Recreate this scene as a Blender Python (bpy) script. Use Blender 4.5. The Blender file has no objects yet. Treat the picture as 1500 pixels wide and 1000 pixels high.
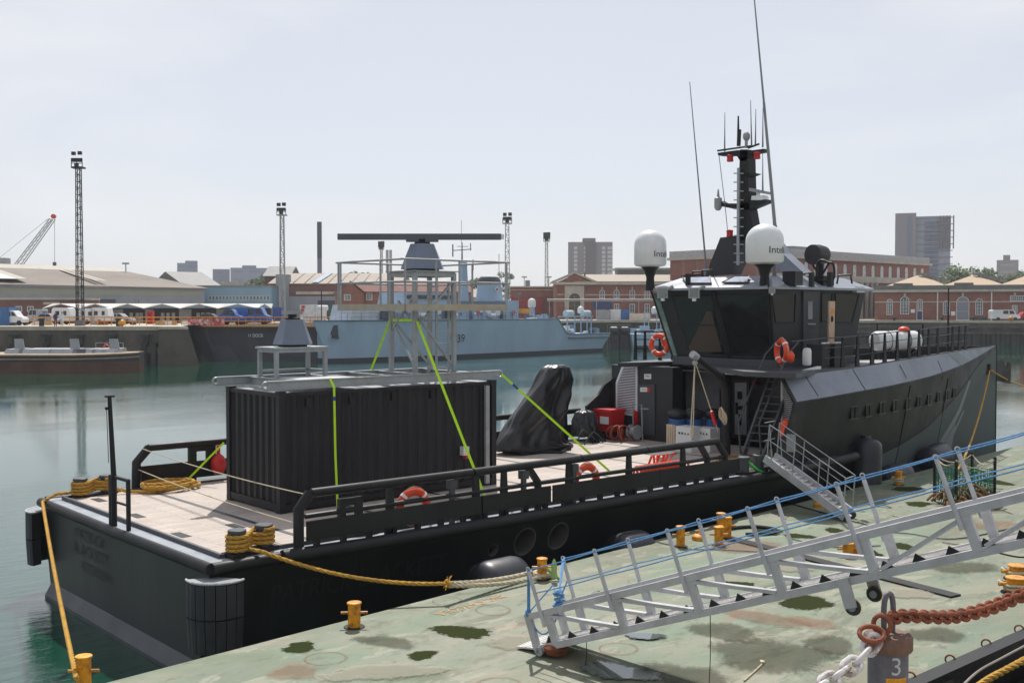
import bpy, bmesh, math, random
from mathutils import Vector as V, Matrix
random.seed(7)
C = bpy.context.scene
COL = C.collection
# ------------------------------------------------------------------ place and camera
# metres; x runs along the black vessel towards its bow, y to its port side, z = 0 on its work deck
F, PITCH, YAW = 1593.5, .0293, math.radians(41.3)
CAM = V((-11.485, -20.557, 4.389))
ZW, ZP, ZQ = -2.15, -.9, 2.35          # water, pontoon deck, quay
EX, EY = V((math.cos(YAW), math.sin(YAW), 0)), V((-math.sin(YAW), math.cos(YAW), 0))
FW, RT = V((EX.y, EY.y, 0)), V((EX.x, EY.x, 0))
cp, sp = math.cos(PITCH), math.sin(PITCH)
def ray(u, v):
    a, b = (u-750)/F, -(v-500)/F
    return RT*a + FW*(cp+b*sp) + V((0, 0, -sp+b*cp))
def A(u, v, x=None, y=None, z=None):      # sight line met with one plane
    D = ray(u, v)
    t = (x-CAM.x)/D.x if x is not None else (y-CAM.y)/D.y if y is not None else (z-CAM.z)/D.z
    return CAM + D*t
def ONP(u, v, p, n):
    D = ray(u, v); return CAM + D*((p-CAM).dot(n)/D.dot(n))
def Bp(r, d, z): return V((CAM.x, CAM.y, 0)) + RT*r + FW*d + V((0, 0, z))   # across / away / up
def BU(u, d, z): return Bp((u-750)/F*(d*cp-(z-CAM.z)*sp), d, z)
def VZ(v, d):
    b = -(v-500)/F; return CAM.z + d*(-sp+b*cp)/(cp+b*sp)
def BV(u, v, d): return BU(u, d, VZ(v, d))
Z = V((0, 0, 1))
# ------------------------------------------------------------------ materials
def L(c): return tuple((x/255/12.92 if x/255 <= .04045 else ((x/255+.055)/1.055)**2.4) for x in c)
MATS = {}
def M(name, col, rough=.55, metal=0, var=.18, sc=1.5, bump=0., bsc=30, spec=.5, dirt=None, dsc=.6, damt=.5, stretch=(1, 1, 1), dlo=.45, dhi=.7):
    if name in MATS: return MATS[name]
    m = bpy.data.materials.new(name); m.use_nodes = True
    N, K = m.node_tree.nodes, m.node_tree.links
    b = N['Principled BSDF']
    b.inputs['Roughness'].default_value = rough; b.inputs['Metallic'].default_value = metal
    b.inputs['Specular IOR Level'].default_value = spec
    g = N.new('ShaderNodeNewGeometry'); mp = N.new('ShaderNodeMapping'); mp.inputs['Scale'].default_value = stretch
    K.new(g.outputs['Position'], mp.inputs['Vector'])
    n = N.new('ShaderNodeTexNoise'); n.inputs['Scale'].default_value = sc; n.inputs['Detail'].default_value = 5; n.inputs['Roughness'].default_value = .65
    K.new(mp.outputs[0], n.inputs['Vector'])
    r = N.new('ShaderNodeMapRange'); r.inputs['From Min'].default_value = .3; r.inputs['From Max'].default_value = .7
    r.inputs['To Min'].default_value = 1-var; r.inputs['To Max'].default_value = 1+var
    K.new(n.outputs['Fac'], r.inputs['Value'])
    mx = N.new('ShaderNodeMix'); mx.data_type = 'RGBA'; mx.blend_type = 'MULTIPLY'; mx.inputs[0].default_value = 1
    mx.inputs[6].default_value = (*col, 1); K.new(r.outputs[0], mx.inputs[7])
    out = mx.outputs[2]
    if dirt:
        n2 = N.new('ShaderNodeTexNoise'); n2.inputs['Scale'].default_value = dsc; n2.inputs['Detail'].default_value = 7; n2.inputs['Roughness'].default_value = .7
        K.new(mp.outputs[0], n2.inputs['Vector'])
        r2 = N.new('ShaderNodeMapRange'); r2.inputs['From Min'].default_value = dlo; r2.inputs['From Max'].default_value = dhi
        r2.inputs['To Max'].default_value = damt; K.new(n2.outputs['Fac'], r2.inputs['Value'])
        m2 = N.new('ShaderNodeMix'); m2.data_type = 'RGBA'; K.new(r2.outputs[0], m2.inputs[0]); K.new(out, m2.inputs[6]); m2.inputs[7].default_value = (*dirt, 1)
        out = m2.outputs[2]
    K.new(out, b.inputs['Base Color'])
    rr = N.new('ShaderNodeMapRange'); rr.inputs['From Min'].default_value = .3; rr.inputs['From Max'].default_value = .7
    rr.inputs['To Min'].default_value = max(0, rough-.1); rr.inputs['To Max'].default_value = min(1, rough+.1)
    K.new(n.outputs['Fac'], rr.inputs['Value']); K.new(rr.outputs[0], b.inputs['Roughness'])
    if bump:
        n3 = N.new('ShaderNodeTexNoise'); n3.inputs['Scale'].default_value = bsc; n3.inputs['Detail'].default_value = 4
        K.new(mp.outputs[0], n3.inputs['Vector'])
        bp = N.new('ShaderNodeBump'); bp.inputs['Strength'].default_value = bump; bp.inputs['Distance'].default_value = .02
        K.new(n3.outputs['Fac'], bp.inputs['Height']); K.new(bp.outputs[0], b.inputs['Normal'])
    MATS[name] = m
    return m
def bricks(name, c1, c2, mort, w=.23, h=.075, ms=.012, rough=.85, axis='wall', off=.5, dirt=None, damt=.4, rot=0.):
    m = M(name, c1, rough, 0, .2, .5, dirt=dirt, damt=damt)
    N, K = m.node_tree.nodes, m.node_tree.links
    t = N.new('ShaderNodeTexBrick'); t.inputs['Color1'].default_value = (*c1, 1); t.inputs['Color2'].default_value = (*c2, 1)
    t.inputs['Mortar'].default_value = (*mort, 1); t.inputs['Scale'].default_value = 1; t.inputs['Brick Width'].default_value = w
    t.inputs['Row Height'].default_value = h; t.inputs['Mortar Size'].default_value = ms; t.offset = off
    g = N.new('ShaderNodeNewGeometry'); mp = N.new('ShaderNodeMapping')
    K.new(g.outputs['Position'], mp.inputs['Vector'])
    if axis == 'wall':
        vr = N.new('ShaderNodeVectorRotate'); vr.rotation_type = 'Z_AXIS'; vr.inputs['Angle'].default_value = YAW
        K.new(g.outputs['Position'], vr.inputs['Vector']); s = N.new('ShaderNodeSeparateXYZ'); K.new(vr.outputs[0], s.inputs[0])
        ad = N.new('ShaderNodeMath'); K.new(s.outputs[0], ad.inputs[0]); K.new(s.outputs[1], ad.inputs[1])
        c = N.new('ShaderNodeCombineXYZ'); K.new(ad.outputs[0], c.inputs[0]); K.new(s.outputs[2], c.inputs[1]); K.new(c.outputs[0], t.inputs['Vector'])
    else:
        mp.inputs['Rotation'].default_value = (0, 0, rot); K.new(mp.outputs[0], t.inputs['Vector'])
    mx = [x for x in N if x.bl_idname == 'ShaderNodeMix' and x.blend_type == 'MULTIPLY'][0]
    K.new(t.outputs['Color'], mx.inputs[6])
    return m
# ------------------------------------------------------------------ meshes and things
LOC = {}
class MB:
    def __init__(s): s.v, s.f, s.m, s.s = [], [], [], []
    def add(s, vs, fs, mi=0, sm=False):
        o = len(s.v); s.v += [V(p) for p in vs]
        for f in fs: s.f.append([o+i for i in f]); s.m.append(mi); s.s.append(sm)
        return s
    def poly(s, ps, mi=0): return s.add(ps, [list(range(len(ps)))], mi)
    def hexa(s, b, t, mi=0): return s.add(b+t, [(3,2,1,0),(4,5,6,7),(0,1,5,4),(1,2,6,5),(2,3,7,6),(3,0,4,7)], mi)
    def box(s, a, b, mi=0):
        (x0,y0,z0),(x1,y1,z1) = a, b
        return s.hexa([(x0,y0,z0),(x1,y0,z0),(x1,y1,z0),(x0,y1,z0)], [(x0,y0,z1),(x1,y0,z1),(x1,y1,z1),(x0,y1,z1)], mi)
    def obox(s, c, ax, sx, sy, sz, mi=0):       # box on centre c's underside, heading ax (flat)
        ax = V((ax[0], ax[1], 0)).normalized(); ay = V((-ax.y, ax.x, 0)); c = V(c); q = []
        for k in (0, sz): q.append([c+ax*(i*sx/2)+ay*(j*sy/2)+Z*k for i, j in ((-1,-1),(1,-1),(1,1),(-1,1))])
        return s.hexa(q[0], q[1], mi)
    def bar(s, p, q, w, h=None, mi=0, up=Z):
        p, q = V(p), V(q); h = h or w; d = (q-p).normalized()
        if abs(d.dot(up)) > .98: up = V((1, 0, 0))
        a = d.cross(up).normalized(); b = a.cross(d)
        e = [a*(i*w/2)+b*(j*h/2) for i, j in ((-1,-1),(1,-1),(1,1),(-1,1))]
        return s.hexa([p+x for x in e], [q+x for x in e], mi)
    def ext(s, ps, d, mi=0):                    # polygon pushed along d
        ps = [V(p) for p in ps]; d = V(d); n = len(ps)
        return s.add(ps+[p+d for p in ps], [list(range(n))[::-1], list(range(n, 2*n))]+[(i, (i+1) % n, n+(i+1) % n, n+i) for i in range(n)], mi)
    def loft(s, rings, mi=0, caps=True, sm=False, closed=True):
        n = len(rings[0]); vs = [p for r in rings for p in r]; fs = []
        for i in range(len(rings)-1):
            for j in range(n if closed else n-1):
                k = (j+1) % n; fs.append((i*n+j, i*n+k, (i+1)*n+k, (i+1)*n+j))
        s.add(vs, fs, mi, sm)
        if caps and closed: s.poly(rings[0][::-1], mi); s.poly(rings[-1], mi)
        return s
    def tube(s, pts, r, n=8, mi=0, closed=False, caps=True):
        pts = [V(p) for p in pts]; k = len(pts); rs = r if isinstance(r, (list, tuple)) else [r]*k
        rings = []; a = None
        for i, p in enumerate(pts):
            t = (pts[(i+1) % k]-pts[i-1]) if closed else (pts[min(i+1, k-1)]-pts[max(i-1, 0)])
            if t.length < 1e-9: t = V((0, 0, 1))
            t.normalize()
            if a is None: a = t.orthogonal().normalized()
            a = (a-t*a.dot(t))
            a = a.normalized() if a.length > 1e-6 else t.orthogonal().normalized()
            b = t.cross(a)
            rings.append([p+(a*math.cos(2*math.pi*j/n)+b*math.sin(2*math.pi*j/n))*rs[i] for j in range(n)])
        if closed: rings.append(rings[0])
        s.loft(rings, mi, caps and not closed, True)
        return s
    def lathe(s, prof, c, n=16, mi=0, axis=Z, sm=True):
        c = V(c); axis = V(axis).normalized(); a = axis.orthogonal().normalized(); b = axis.cross(a)
        rings = [[c+axis*z+(a*math.cos(2*math.pi*j/n)+b*math.sin(2*math.pi*j/n))*max(r, 1e-4) for j in range(n)] for r, z in prof]
        return s.loft(rings, mi, True, sm)
    def cyl(s, p, q, r, n=14, mi=0): return s.lathe([(r, 0), (r, (V(q)-V(p)).length)], p, n, mi, V(q)-V(p))
    def ball(s, c, r, n=10, mi=0, sq=1):
        return s.lathe([(r*math.sin(math.pi*i/n), -r*sq*math.cos(math.pi*i/n)) for i in range(n+1)], c, n*2, mi)
    def torus(s, c, R, r, ax=Z, n=28, k=10, mi=0, a0=0, a1=None, sx=1., t=None):
        ax = V(ax).normalized(); a = V(t).normalized() if t is not None else ax.orthogonal().normalized(); b = ax.cross(a); c = V(c)
        full = a1 is None; a1 = 2*math.pi if full else a1
        m = n if full else n+1
        return s.tube([c+a*(math.cos(a0+(a1-a0)*i/n)*R*sx)+b*(math.sin(a0+(a1-a0)*i/n)*R) for i in range(m)], r, k, mi, full)
    def build(s, name, mats, parent=None, loc=None):
        mats = mats if isinstance(mats, (list, tuple)) else [mats]
        if parent is not None: o0 = LOC[parent.name]
        elif loc is not None: o0 = V(loc)
        else:
            xs, ys, zs = zip(*s.v); o0 = V(((min(xs)+max(xs))/2, (min(ys)+max(ys))/2, min(zs)))
        me = bpy.data.meshes.new(name); me.from_pydata([tuple(p-o0) for p in s.v], [], s.f)
        for m in mats: me.materials.append(m)
        me.polygons.foreach_set('material_index', s.m); me.polygons.foreach_set('use_smooth', s.s)
        bm = bmesh.new(); bm.from_mesh(me); bmesh.ops.recalc_face_normals(bm, faces=bm.faces); bm.to_mesh(me); bm.free()
        if any(s.s): me.set_sharp_from_angle(angle=math.radians(42))
        o = bpy.data.objects.new(name, me); COL.objects.link(o)
        if parent is not None: o.parent = parent
        else: o.location = o0
        LOC[o.name] = o0
        return o
def tag(o, label=None, cat=None, group=None, kind=None):
    for k, x in (('label', label), ('category', cat), ('group', group), ('kind', kind)):
        if x: o[k] = x
    return o
def thing(name, label, cat, loc, group=None):
    o = bpy.data.objects.new(name, None); COL.objects.link(o); o.location = loc; o.empty_display_size = .2
    LOC[o.name] = V(loc); return tag(o, label, cat, group)
def kids(o): return [x for x in COL.objects if x.parent == o]
def copy_tree(o, loc=None, rz=None, label=None, parent=None, scale=None):
    c = o.copy(); COL.objects.link(c); LOC[c.name] = LOC[o.name]
    if parent: c.parent = parent
    if loc is not None: c.location = loc; LOC[c.name] = V(loc)
    if rz is not None: c.rotation_euler.z = rz
    if scale: c.scale = scale if isinstance(scale, tuple) else (scale,)*3
    if label: c['label'] = label
    for k in [x for x in COL.objects if x.parent == o]: copy_tree(k, parent=c)
    return c
def text(name, s, mat, parent, o, ax, ay, h, align='CENTER', ext=.004, width=None, bend=None):
    cu = bpy.data.curves.new(name, 'FONT'); cu.body = s; cu.size = 1; cu.extrude = 0; cu.align_x = align; cu.align_y = 'CENTER'
    t = bpy.data.objects.new(name+'_tmp', cu); COL.objects.link(t); bpy.context.view_layer.update()
    me = bpy.data.meshes.new_from_object(t.evaluated_get(bpy.context.evaluated_depsgraph_get())); bpy.data.objects.remove(t)
    ax, ay, o = V(ax).normalized(), V(ay).normalized(), V(o); az = ax.cross(ay); p0 = LOC[parent.name]
    ys = [q.co.y for q in me.vertices]; xs = [q.co.x for q in me.vertices]; k = h/(max(ys)-min(ys)); kx = width/(max(xs)-min(xs)) if width else k
    for q in me.vertices:
        if bend: q.co = bend(q.co.x*kx, q.co.y*k) - p0
        else: q.co = o + ax*(q.co.x*kx) + ay*(q.co.y*k) + az*ext - p0
    me.materials.clear(); me.materials.append(mat)
    ob = bpy.data.objects.new(name, me); COL.objects.link(ob); ob.parent = parent; LOC[ob.name] = p0
    return ob
def sag(p, q, drop, n=16): p, q = V(p), V(q); return [p.lerp(q, i/n)-Z*(drop*4*(i/n)*(1-i/n)) for i in range(n+1)]
def smooth_path(pts, n=6):
    pts = [V(p) for p in pts]; out = []
    for i in range(len(pts)-1):
        p0, p1, p2, p3 = pts[max(i-1, 0)], pts[i], pts[i+1], pts[min(i+2, len(pts)-1)]
        for k in range(n):
            t = k/n; out.append(.5*((2*p1)+(p2-p0)*t+(2*p0-5*p1+4*p2-p3)*t*t+(3*p1-p0-3*p2+p3)*t**3))
    return out+[pts[-1]]
def twist(mb, pts, r, mi=0, lay=5.):     # three laid strands
    path = [V(pts[0])]
    for p in pts[1:]:
        p = V(p); d = (p-path[-1]).length; n = max(1, int(d/(r*1.1))); q0 = path[-1].copy()
        for i in range(1, n+1): path.append(q0.lerp(p, i/n))
    a = None; s = 0.; st = [[], [], []]
    for i, p in enumerate(path):
        t = path[min(i+1, len(path)-1)]-path[max(i-1, 0)]
        if t.length < 1e-7: continue
        t.normalize(); a = t.orthogonal().normalized() if a is None else a-t*a.dot(t)
        a = a.normalized() if a.length > 1e-5 else t.orthogonal().normalized(); b = t.cross(a)
        if i: s += (p-path[i-1]).length
        for k in range(3):
            w_ = 2*math.pi*(s/(r*lay*2)+k/3); st[k].append(p+(a*math.cos(w_)+b*math.sin(w_))*r*.48)
    for q in st: mb.tube(q, r*.58, 6, mi)
def rope(mb, pts, r, mi=0, n=6, closed=False): mb.tube(pts, r, n, mi, closed); return mb
# ------------------------------------------------------------------ palette
black = M('black_paint', L((30, 31, 34)), .52, var=.25, sc=.8, dirt=L((54, 54, 53)), dsc=.9, damt=.35, spec=.3)
hullblk = M('black_hull_paint', L((23, 27, 28)), .42, var=.25, sc=.5, dirt=L((44, 50, 49)), dsc=.5, damt=.4, stretch=(1, 1, .25), spec=.4)
dkgrey = M('dark_grey_paint', L((62, 66, 72)), .5, var=.12, dirt=L((85, 85, 84)), damt=.3)
slate = M('slate_paint_sky_sheen', L((136, 142, 154)), .6, var=.08, sc=.6, dirt=L((70, 72, 76)), damt=.4)
gal = M('galvanised_steel', L((158, 163, 166)), .5, .25, .12, 4, dirt=L((120, 112, 98)), dsc=2.5, damt=.45)
alu = M('aluminium', L((186, 187, 190)), .45, .12, .1, 3, dirt=L((120, 118, 114)), dsc=2, damt=.4)
alud = M('aluminium_tread', L((216, 214, 212)), .5, .05, .1, 3, dirt=L((130, 120, 110)), dsc=5, damt=.5)
white = M('white_paint', L((226, 228, 228)), .35, var=.05, dirt=L((190, 188, 180)), damt=.35)
grey = M('grey_paint', L((150, 154, 158)), .5, var=.1, dirt=L((110, 110, 108)), damt=.4)
radargrey = M('blue_grey_paint', L((112, 122, 140)), .45, var=.06, dirt=L((80, 86, 96)), damt=.3)
lime = M('lime_webbing', L((186, 232, 24)), .7, var=.1, sc=8)
blueweb = M('blue_webbing', L((40, 70, 150)), .7)
orange = M('orange_plastic', L((226, 74, 34)), .45, var=.08, dirt=L((180, 60, 40)), damt=.4)
red = M('red_paint', L((186, 34, 36)), .45, var=.1)
yellow = M('yellow_paint', L((226, 152, 20)), .5, var=.12, sc=6, dirt=L((140, 84, 34)), dsc=7, damt=.85, dlo=.46, dhi=.62)
yrope = M('yellow_rope_fibre', L((196, 150, 58)), .85, var=.3, sc=25, bump=.8, bsc=60, dirt=L((130, 100, 50)), dsc=4, damt=.6)
wrope = M('pale_rope_fibre', L((196, 186, 160)), .9, var=.25, sc=25, bump=.8, bsc=60)
brope = M('blue_rope_fibre', L((92, 146, 196)), .8, var=.25, sc=30, bump=.6, bsc=70)
brownrope = M('brown_rope_fibre', L((128, 100, 70)), .95, var=.4, sc=18, bump=1, bsc=50)
rubber = M('black_rubber', L((40, 42, 48)), .5, var=.25, sc=2, dirt=L((74, 76, 80)), damt=.35)
rubberg = M('fender_rubber', L((34, 36, 43)), .42, var=.2, sc=1.5, dirt=L((90, 92, 98)), damt=.35)
glass = M('dark_glass', (.012, .014, .016), .03, var=.02, spec=.6)
rust = M('rusty_steel', L((134, 76, 52)), .85, 0, .35, 9, .5, 40, dirt=L((84, 50, 40)), dsc=6, damt=.7)
steelpost = M('worn_grey_steel', L((104, 104, 110)), .6, .2, .2, 6, .2, 50, dirt=L((70, 58, 52)), dsc=7, damt=.7)
whitechain = M('chipped_white_paint', L((206, 202, 200)), .6, var=.1, sc=20, dirt=L((128, 104, 92)), dsc=16, damt=.8, dlo=.5, dhi=.62)
tarp = M('black_tarpaulin', L((34, 35, 38)), .36, var=.2, sc=4, bump=.5, bsc=5)
lettergrey = M('faded_lettering', L((30, 34, 36)), .55)
ltwhite = M('white_lettering', L((225, 225, 225)), .6)
ltblack = M('black_lettering', L((30, 32, 36)), .6)
greencord = M('green_cord', L((70, 190, 80)), .7)
# ------------------------------------------------------------------ world, sun, camera
SUN = V((1.2, 1.47, 2.64)).normalized()
w = bpy.data.worlds.new('World'); C.world = w; w.use_nodes = True
N, K = w.node_tree.nodes, w.node_tree.links
sky = N.new('ShaderNodeTexSky'); sky.sky_type = 'NISHITA'; sky.sun_disc = False
sky.sun_elevation = math.asin(SUN.z); sky.sun_rotation = math.atan2(SUN.x, SUN.y)
sky.altitude = 0; sky.air_density = 1.0; sky.dust_density = .7; sky.ozone_density = 1.6
hs = N.new('ShaderNodeHueSaturation'); hs.inputs['Saturation'].default_value = .5
K.new(sky.outputs[0], hs.inputs['Color'])
# thin high cloud
tc = N.new('ShaderNodeTexCoord'); mp = N.new('ShaderNodeMapping'); mp.inputs['Scale'].default_value = (1, 1, 3.5)
K.new(tc.outputs['Generated'], mp.inputs['Vector'])
nz = N.new('ShaderNodeTexNoise'); nz.inputs['Scale'].default_value = 2.2; nz.inputs['Detail'].default_value = 6; nz.inputs['Distortion'].default_value = .4
K.new(mp.outputs[0], nz.inputs['Vector'])
mr = N.new('ShaderNodeMapRange'); mr.inputs['From Min'].default_value = .44; mr.inputs['From Max'].default_value = .7; mr.inputs['To Max'].default_value = .5
K.new(nz.outputs['Fac'], mr.inputs['Value'])
m2 = N.new('ShaderNodeMix'); m2.data_type = 'RGBA'; m2.inputs[0].default_value = .5; K.new(hs.outputs[0], m2.inputs[6]); m2.inputs[7].default_value = (9.0, 9.2, 10.1, 1)
mx = N.new('ShaderNodeMix'); mx.data_type = 'RGBA'; mx.inputs[7].default_value = (10.1, 10.1, 10.1, 1)
K.new(mr.outputs[0], mx.inputs[0]); K.new(m2.outputs[2], mx.inputs[6])
bg = N['Background']; K.new(mx.outputs[2], bg.inputs['Color']); bg.inputs['Strength'].default_value = .095
sl = bpy.data.lights.new('sun', 'SUN'); sl.energy = 4.6; sl.angle = math.radians(.5); sl.color = (1, .955, .89)
so = bpy.data.objects.new('sun', sl); COL.objects.link(so); so.rotation_euler = SUN.to_track_quat('Z', 'Y').to_euler(); so.location = (0, 0, 60)
cd = bpy.data.cameras.new('camera'); cd.sensor_width = 36; cd.lens = F*36/1500; cd.clip_start = .05; cd.clip_end = 6000
co = bpy.data.objects.new('camera', cd); COL.objects.link(co); co.location = CAM
fwd = FW*cp - Z*sp; co.rotation_euler = fwd.to_track_quat('-Z', 'Y').to_euler(); C.camera = co
C.view_settings.view_transform = 'Standard'; C.view_settings.look = 'None'; C.view_settings.exposure = 0; C.view_settings.gamma = 1
C.cycles.max_bounces = 6; C.cycles.volume_bounces = 0; C.cycles.use_adaptive_sampling = True; C.cycles.adaptive_threshold = .02
C.cycles.use_denoising = True; C.cycles.caustics_reflective = False; C.cycles.caustics_refractive = False
# ------------------------------------------------------------------ water
def water_mat():
    m = bpy.data.materials.new('harbour_water'); m.use_nodes = True
    N, K = m.node_tree.nodes, m.node_tree.links; b = N['Principled BSDF']
    b.inputs['Base Color'].default_value = (.004, .052, .03, 1); b.inputs['Roughness'].default_value = .03; b.inputs['IOR'].default_value = 2.1
    g = N.new('ShaderNodeNewGeometry'); mp = N.new('ShaderNodeMapping'); mp.inputs['Rotation'].default_value = (0, 0, YAW); mp.inputs['Scale'].default_value = (.55, 1.3, 1)
    K.new(g.outputs['Position'], mp.inputs['Vector'])
    n1 = N.new('ShaderNodeTexNoise'); n1.inputs['Scale'].default_value = 1.4; n1.inputs['Detail'].default_value = 7; n1.inputs['Roughness'].default_value = .62; K.new(mp.outputs[0], n1.inputs['Vector'])
    n2 = N.new('ShaderNodeTexNoise'); n2.inputs['Scale'].default_value = .045; n2.inputs['Detail'].default_value = 3; K.new(mp.outputs[0], n2.inputs['Vector'])
    r = N.new('ShaderNodeMapRange'); r.inputs['From Min'].default_value = .44; r.inputs['From Max'].default_value = .62; r.inputs['To Min'].default_value = .04; r.inputs['To Max'].default_value = .3
    K.new(n2.outputs['Fac'], r.inputs['Value'])
    bp = N.new('ShaderNodeBump'); bp.inputs['Distance'].default_value = .12; K.new(r.outputs[0], bp.inputs['Strength']); K.new(n1.outputs['Fac'], bp.inputs['Height'])
    K.new(bp.outputs[0], b.inputs['Normal']); return m
m = MB(); m.poly([Bp(-900, -60, ZW), Bp(900, -60, ZW), Bp(900, 260, ZW), Bp(-900, 260, ZW)])
tag(m.build('water', water_mat()), kind='structure')
# ------------------------------------------------------------------ pontoon
def pontoon_mat():
    m = M('pontoon_paint', L((104, 121, 100)), .65, 0, .16, .9, .25, 22, dirt=L((134, 130, 112)), stretch=(.6, 1.5, 1), dsc=.5, damt=.75, dlo=.42, dhi=.6)
    N, K = m.node_tree.nodes, m.node_tree.links; b = N['Principled BSDF']
    src = b.inputs['Base Color'].links[0].from_socket
    g = [x for x in N if x.bl_idname == 'ShaderNodeMapping'][0]
    for sc, lo, hi, amt, col, det in ((.2, .5, .64, .7, L((92, 96, 72)), 9), (.5, .58, .64, .6, L((72, 80, 54)), 10), (.75, .6, .68, .4, L((140, 90, 60)), 10), (3.2, .56, .64, .5, L((64, 62, 50)), 10), (1.3, .57, .6, .55, L((150, 148, 130)), 10), (9, .62, .68, .55, L((52, 50, 44)), 8)):
        n = N.new('ShaderNodeTexNoise'); n.inputs['Scale'].default_value = sc; n.inputs['Detail'].default_value = det; n.inputs['Roughness'].default_value = .68; n.inputs['Distortion'].default_value = .5
        mp = N.new('ShaderNodeMapping'); mp.inputs['Location'].default_value = (sc*17, sc*31, 0); K.new(g.outputs[0], mp.inputs[0]); K.new(mp.outputs[0], n.inputs['Vector'])
        r = N.new('ShaderNodeMapRange'); r.inputs['From Min'].default_value = lo; r.inputs['From Max'].default_value = hi; r.inputs['To Max'].default_value = amt; K.new(n.outputs['Fac'], r.inputs['Value'])
        x = N.new('ShaderNodeMix'); x.data_type = 'RGBA'; K.new(r.outputs[0], x.inputs[0]); K.new(src, x.inputs[6]); x.inputs[7].default_value = (*col, 1); src = x.outputs[2]
    K.new(src, b.inputs['Base Color']); return m
PM = pontoon_mat()
pe = lambda x: -5.27+(x+5.74)*(2.51/27.3)         # far edge of the pontoon
pon = thing('pontoon', 'pale green steel mooring pontoon with rust rings and dark damp patches', 'pontoon', (5, -9, ZW))
m = MB(); x0, x1 = -16, 46
m.hexa([(x0, -12.9, ZW-.6), (x1, -12.9, ZW-.6), (x1, pe(x1), ZW-.6), (x0, pe(x0), ZW-.6)], [(x0, -12.9, ZP), (x1, -12.9, ZP), (x1, pe(x1), ZP), (x0, pe(x0), ZP)])
m.build('deck', PM, pon)
m = MB(); m.box((x0, -13.15, ZP-.5), (x1, -12.903, ZP+.14)); m.build('edge_beam', black, pon)
for x in [i*1.15-3 for i in range(16)]: m = MB(); m.torus((x, -12.86, ZP+.12), .07, .014, (1, .3, 0), 12, 6); m.build('edge_ring', rust, pon)
def patch_mat(name, col, rough, amt=1.):
    m = bpy.data.materials.new(name); m.use_nodes = True; N, K = m.node_tree.nodes, m.node_tree.links; b = N['Principled BSDF']
    b.inputs['Base Color'].default_value = (*col, 1); b.inputs['Roughness'].default_value = rough
    a = N.new('ShaderNodeAttribute'); a.attribute_name = 'soft'; n = N.new('ShaderNodeTexNoise'); n.inputs['Scale'].default_value = 11; n.inputs['Detail'].default_value = 10; n.inputs['Roughness'].default_value = .7
    g = N.new('ShaderNodeNewGeometry'); K.new(g.outputs['Position'], n.inputs['Vector'])
    ad = N.new('ShaderNodeMath'); K.new(a.outputs['Fac'], ad.inputs[0]); K.new(n.outputs['Fac'], ad.inputs[1])
    r = N.new('ShaderNodeMapRange'); r.inputs['From Min'].default_value = .64; r.inputs['From Max'].default_value = .82; r.inputs['To Max'].default_value = amt; K.new(ad.outputs[0], r.inputs['Value'])
    t = N.new('ShaderNodeBsdfTransparent'); s = N.new('ShaderNodeMixShader'); K.new(r.outputs[0], s.inputs[0]); K.new(t.outputs[0], s.inputs[1]); K.new(b.outputs[0], s.inputs[2])
    K.new(s.outputs[0], N['Material Output'].inputs['Surface']); return m
damp = patch_mat('dark_green_damp', L((42, 50, 16)), .9, .97); puddle = patch_mat('puddle_water', L((96, 104, 104)), .03); puddle.node_tree.nodes['Principled BSDF'].inputs['IOR'].default_value = 2.1; rustp = patch_mat('rust_stain', L((140, 96, 68)), .8, .34); soot = patch_mat('dark_grime', L((70, 70, 52)), .8, .46)
damp.node_tree.nodes['Principled BSDF'].inputs['Specular IOR Level'].default_value = .1; soot.node_tree.nodes['Principled BSDF'].inputs['Specular IOR Level'].default_value = .15
pale = patch_mat('pale_dried_silt', L((156, 150, 132)), .8, .5)
lay = [.003]
def patch(name, mat, c, a, b, rz, seed, inner=None):
    rnd = random.Random(seed); n = 26; lay[0] += .0006; z = ZP+lay[0]; c = V((c[0], c[1], z)); ph = [rnd.uniform(0, 6.3) for _ in range(3)]
    f = lambda t: 1+.16*math.sin(2*t+ph[0])+.1*math.sin(3*t+ph[1])+.06*math.sin(5*t+ph[2]) if inner is None else 1+.03*math.sin(2*t+ph[0])
    vs, soft = [], []; ks = ((.0, .75), (.5, .42), (1.12, -.3)) if inner is None else ((inner-.09, -.2), (inner, .5), (1, -.1))
    for k, s_ in ks:
        for i in range(n):
            t = 2*math.pi*i/n; x, y = a*k*f(t)*math.cos(t), b*k*f(t)*math.sin(t)
            vs.append(c+V((x*math.cos(rz)-y*math.sin(rz), x*math.sin(rz)+y*math.cos(rz), 0))); soft.append(s_)
    mb = MB(); mb.add(vs, [(j*n+i, j*n+(i+1) % n, (j+1)*n+(i+1) % n, (j+1)*n+i) for j in range(2) for i in range(n)])
    o = mb.build(name, mat, pon); at = o.data.attributes.new('soft', 'FLOAT', 'POINT'); at.data.foreach_set('value', soft); return o
def pp(u, v): return A(u, v, z=ZP)
def patch_px(name, mat, u, v, du, dv, seed, tilt=0, inner=None):
    c = pp(u, v); a = (pp(u+du, v-tilt*du)-pp(u-du, v+tilt*du)); b = (pp(u, v-dv)-pp(u, v+dv))
    return patch(name, mat, c, a.length/2, b.length/2, math.atan2(a.y, a.x), seed, inner)
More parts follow.
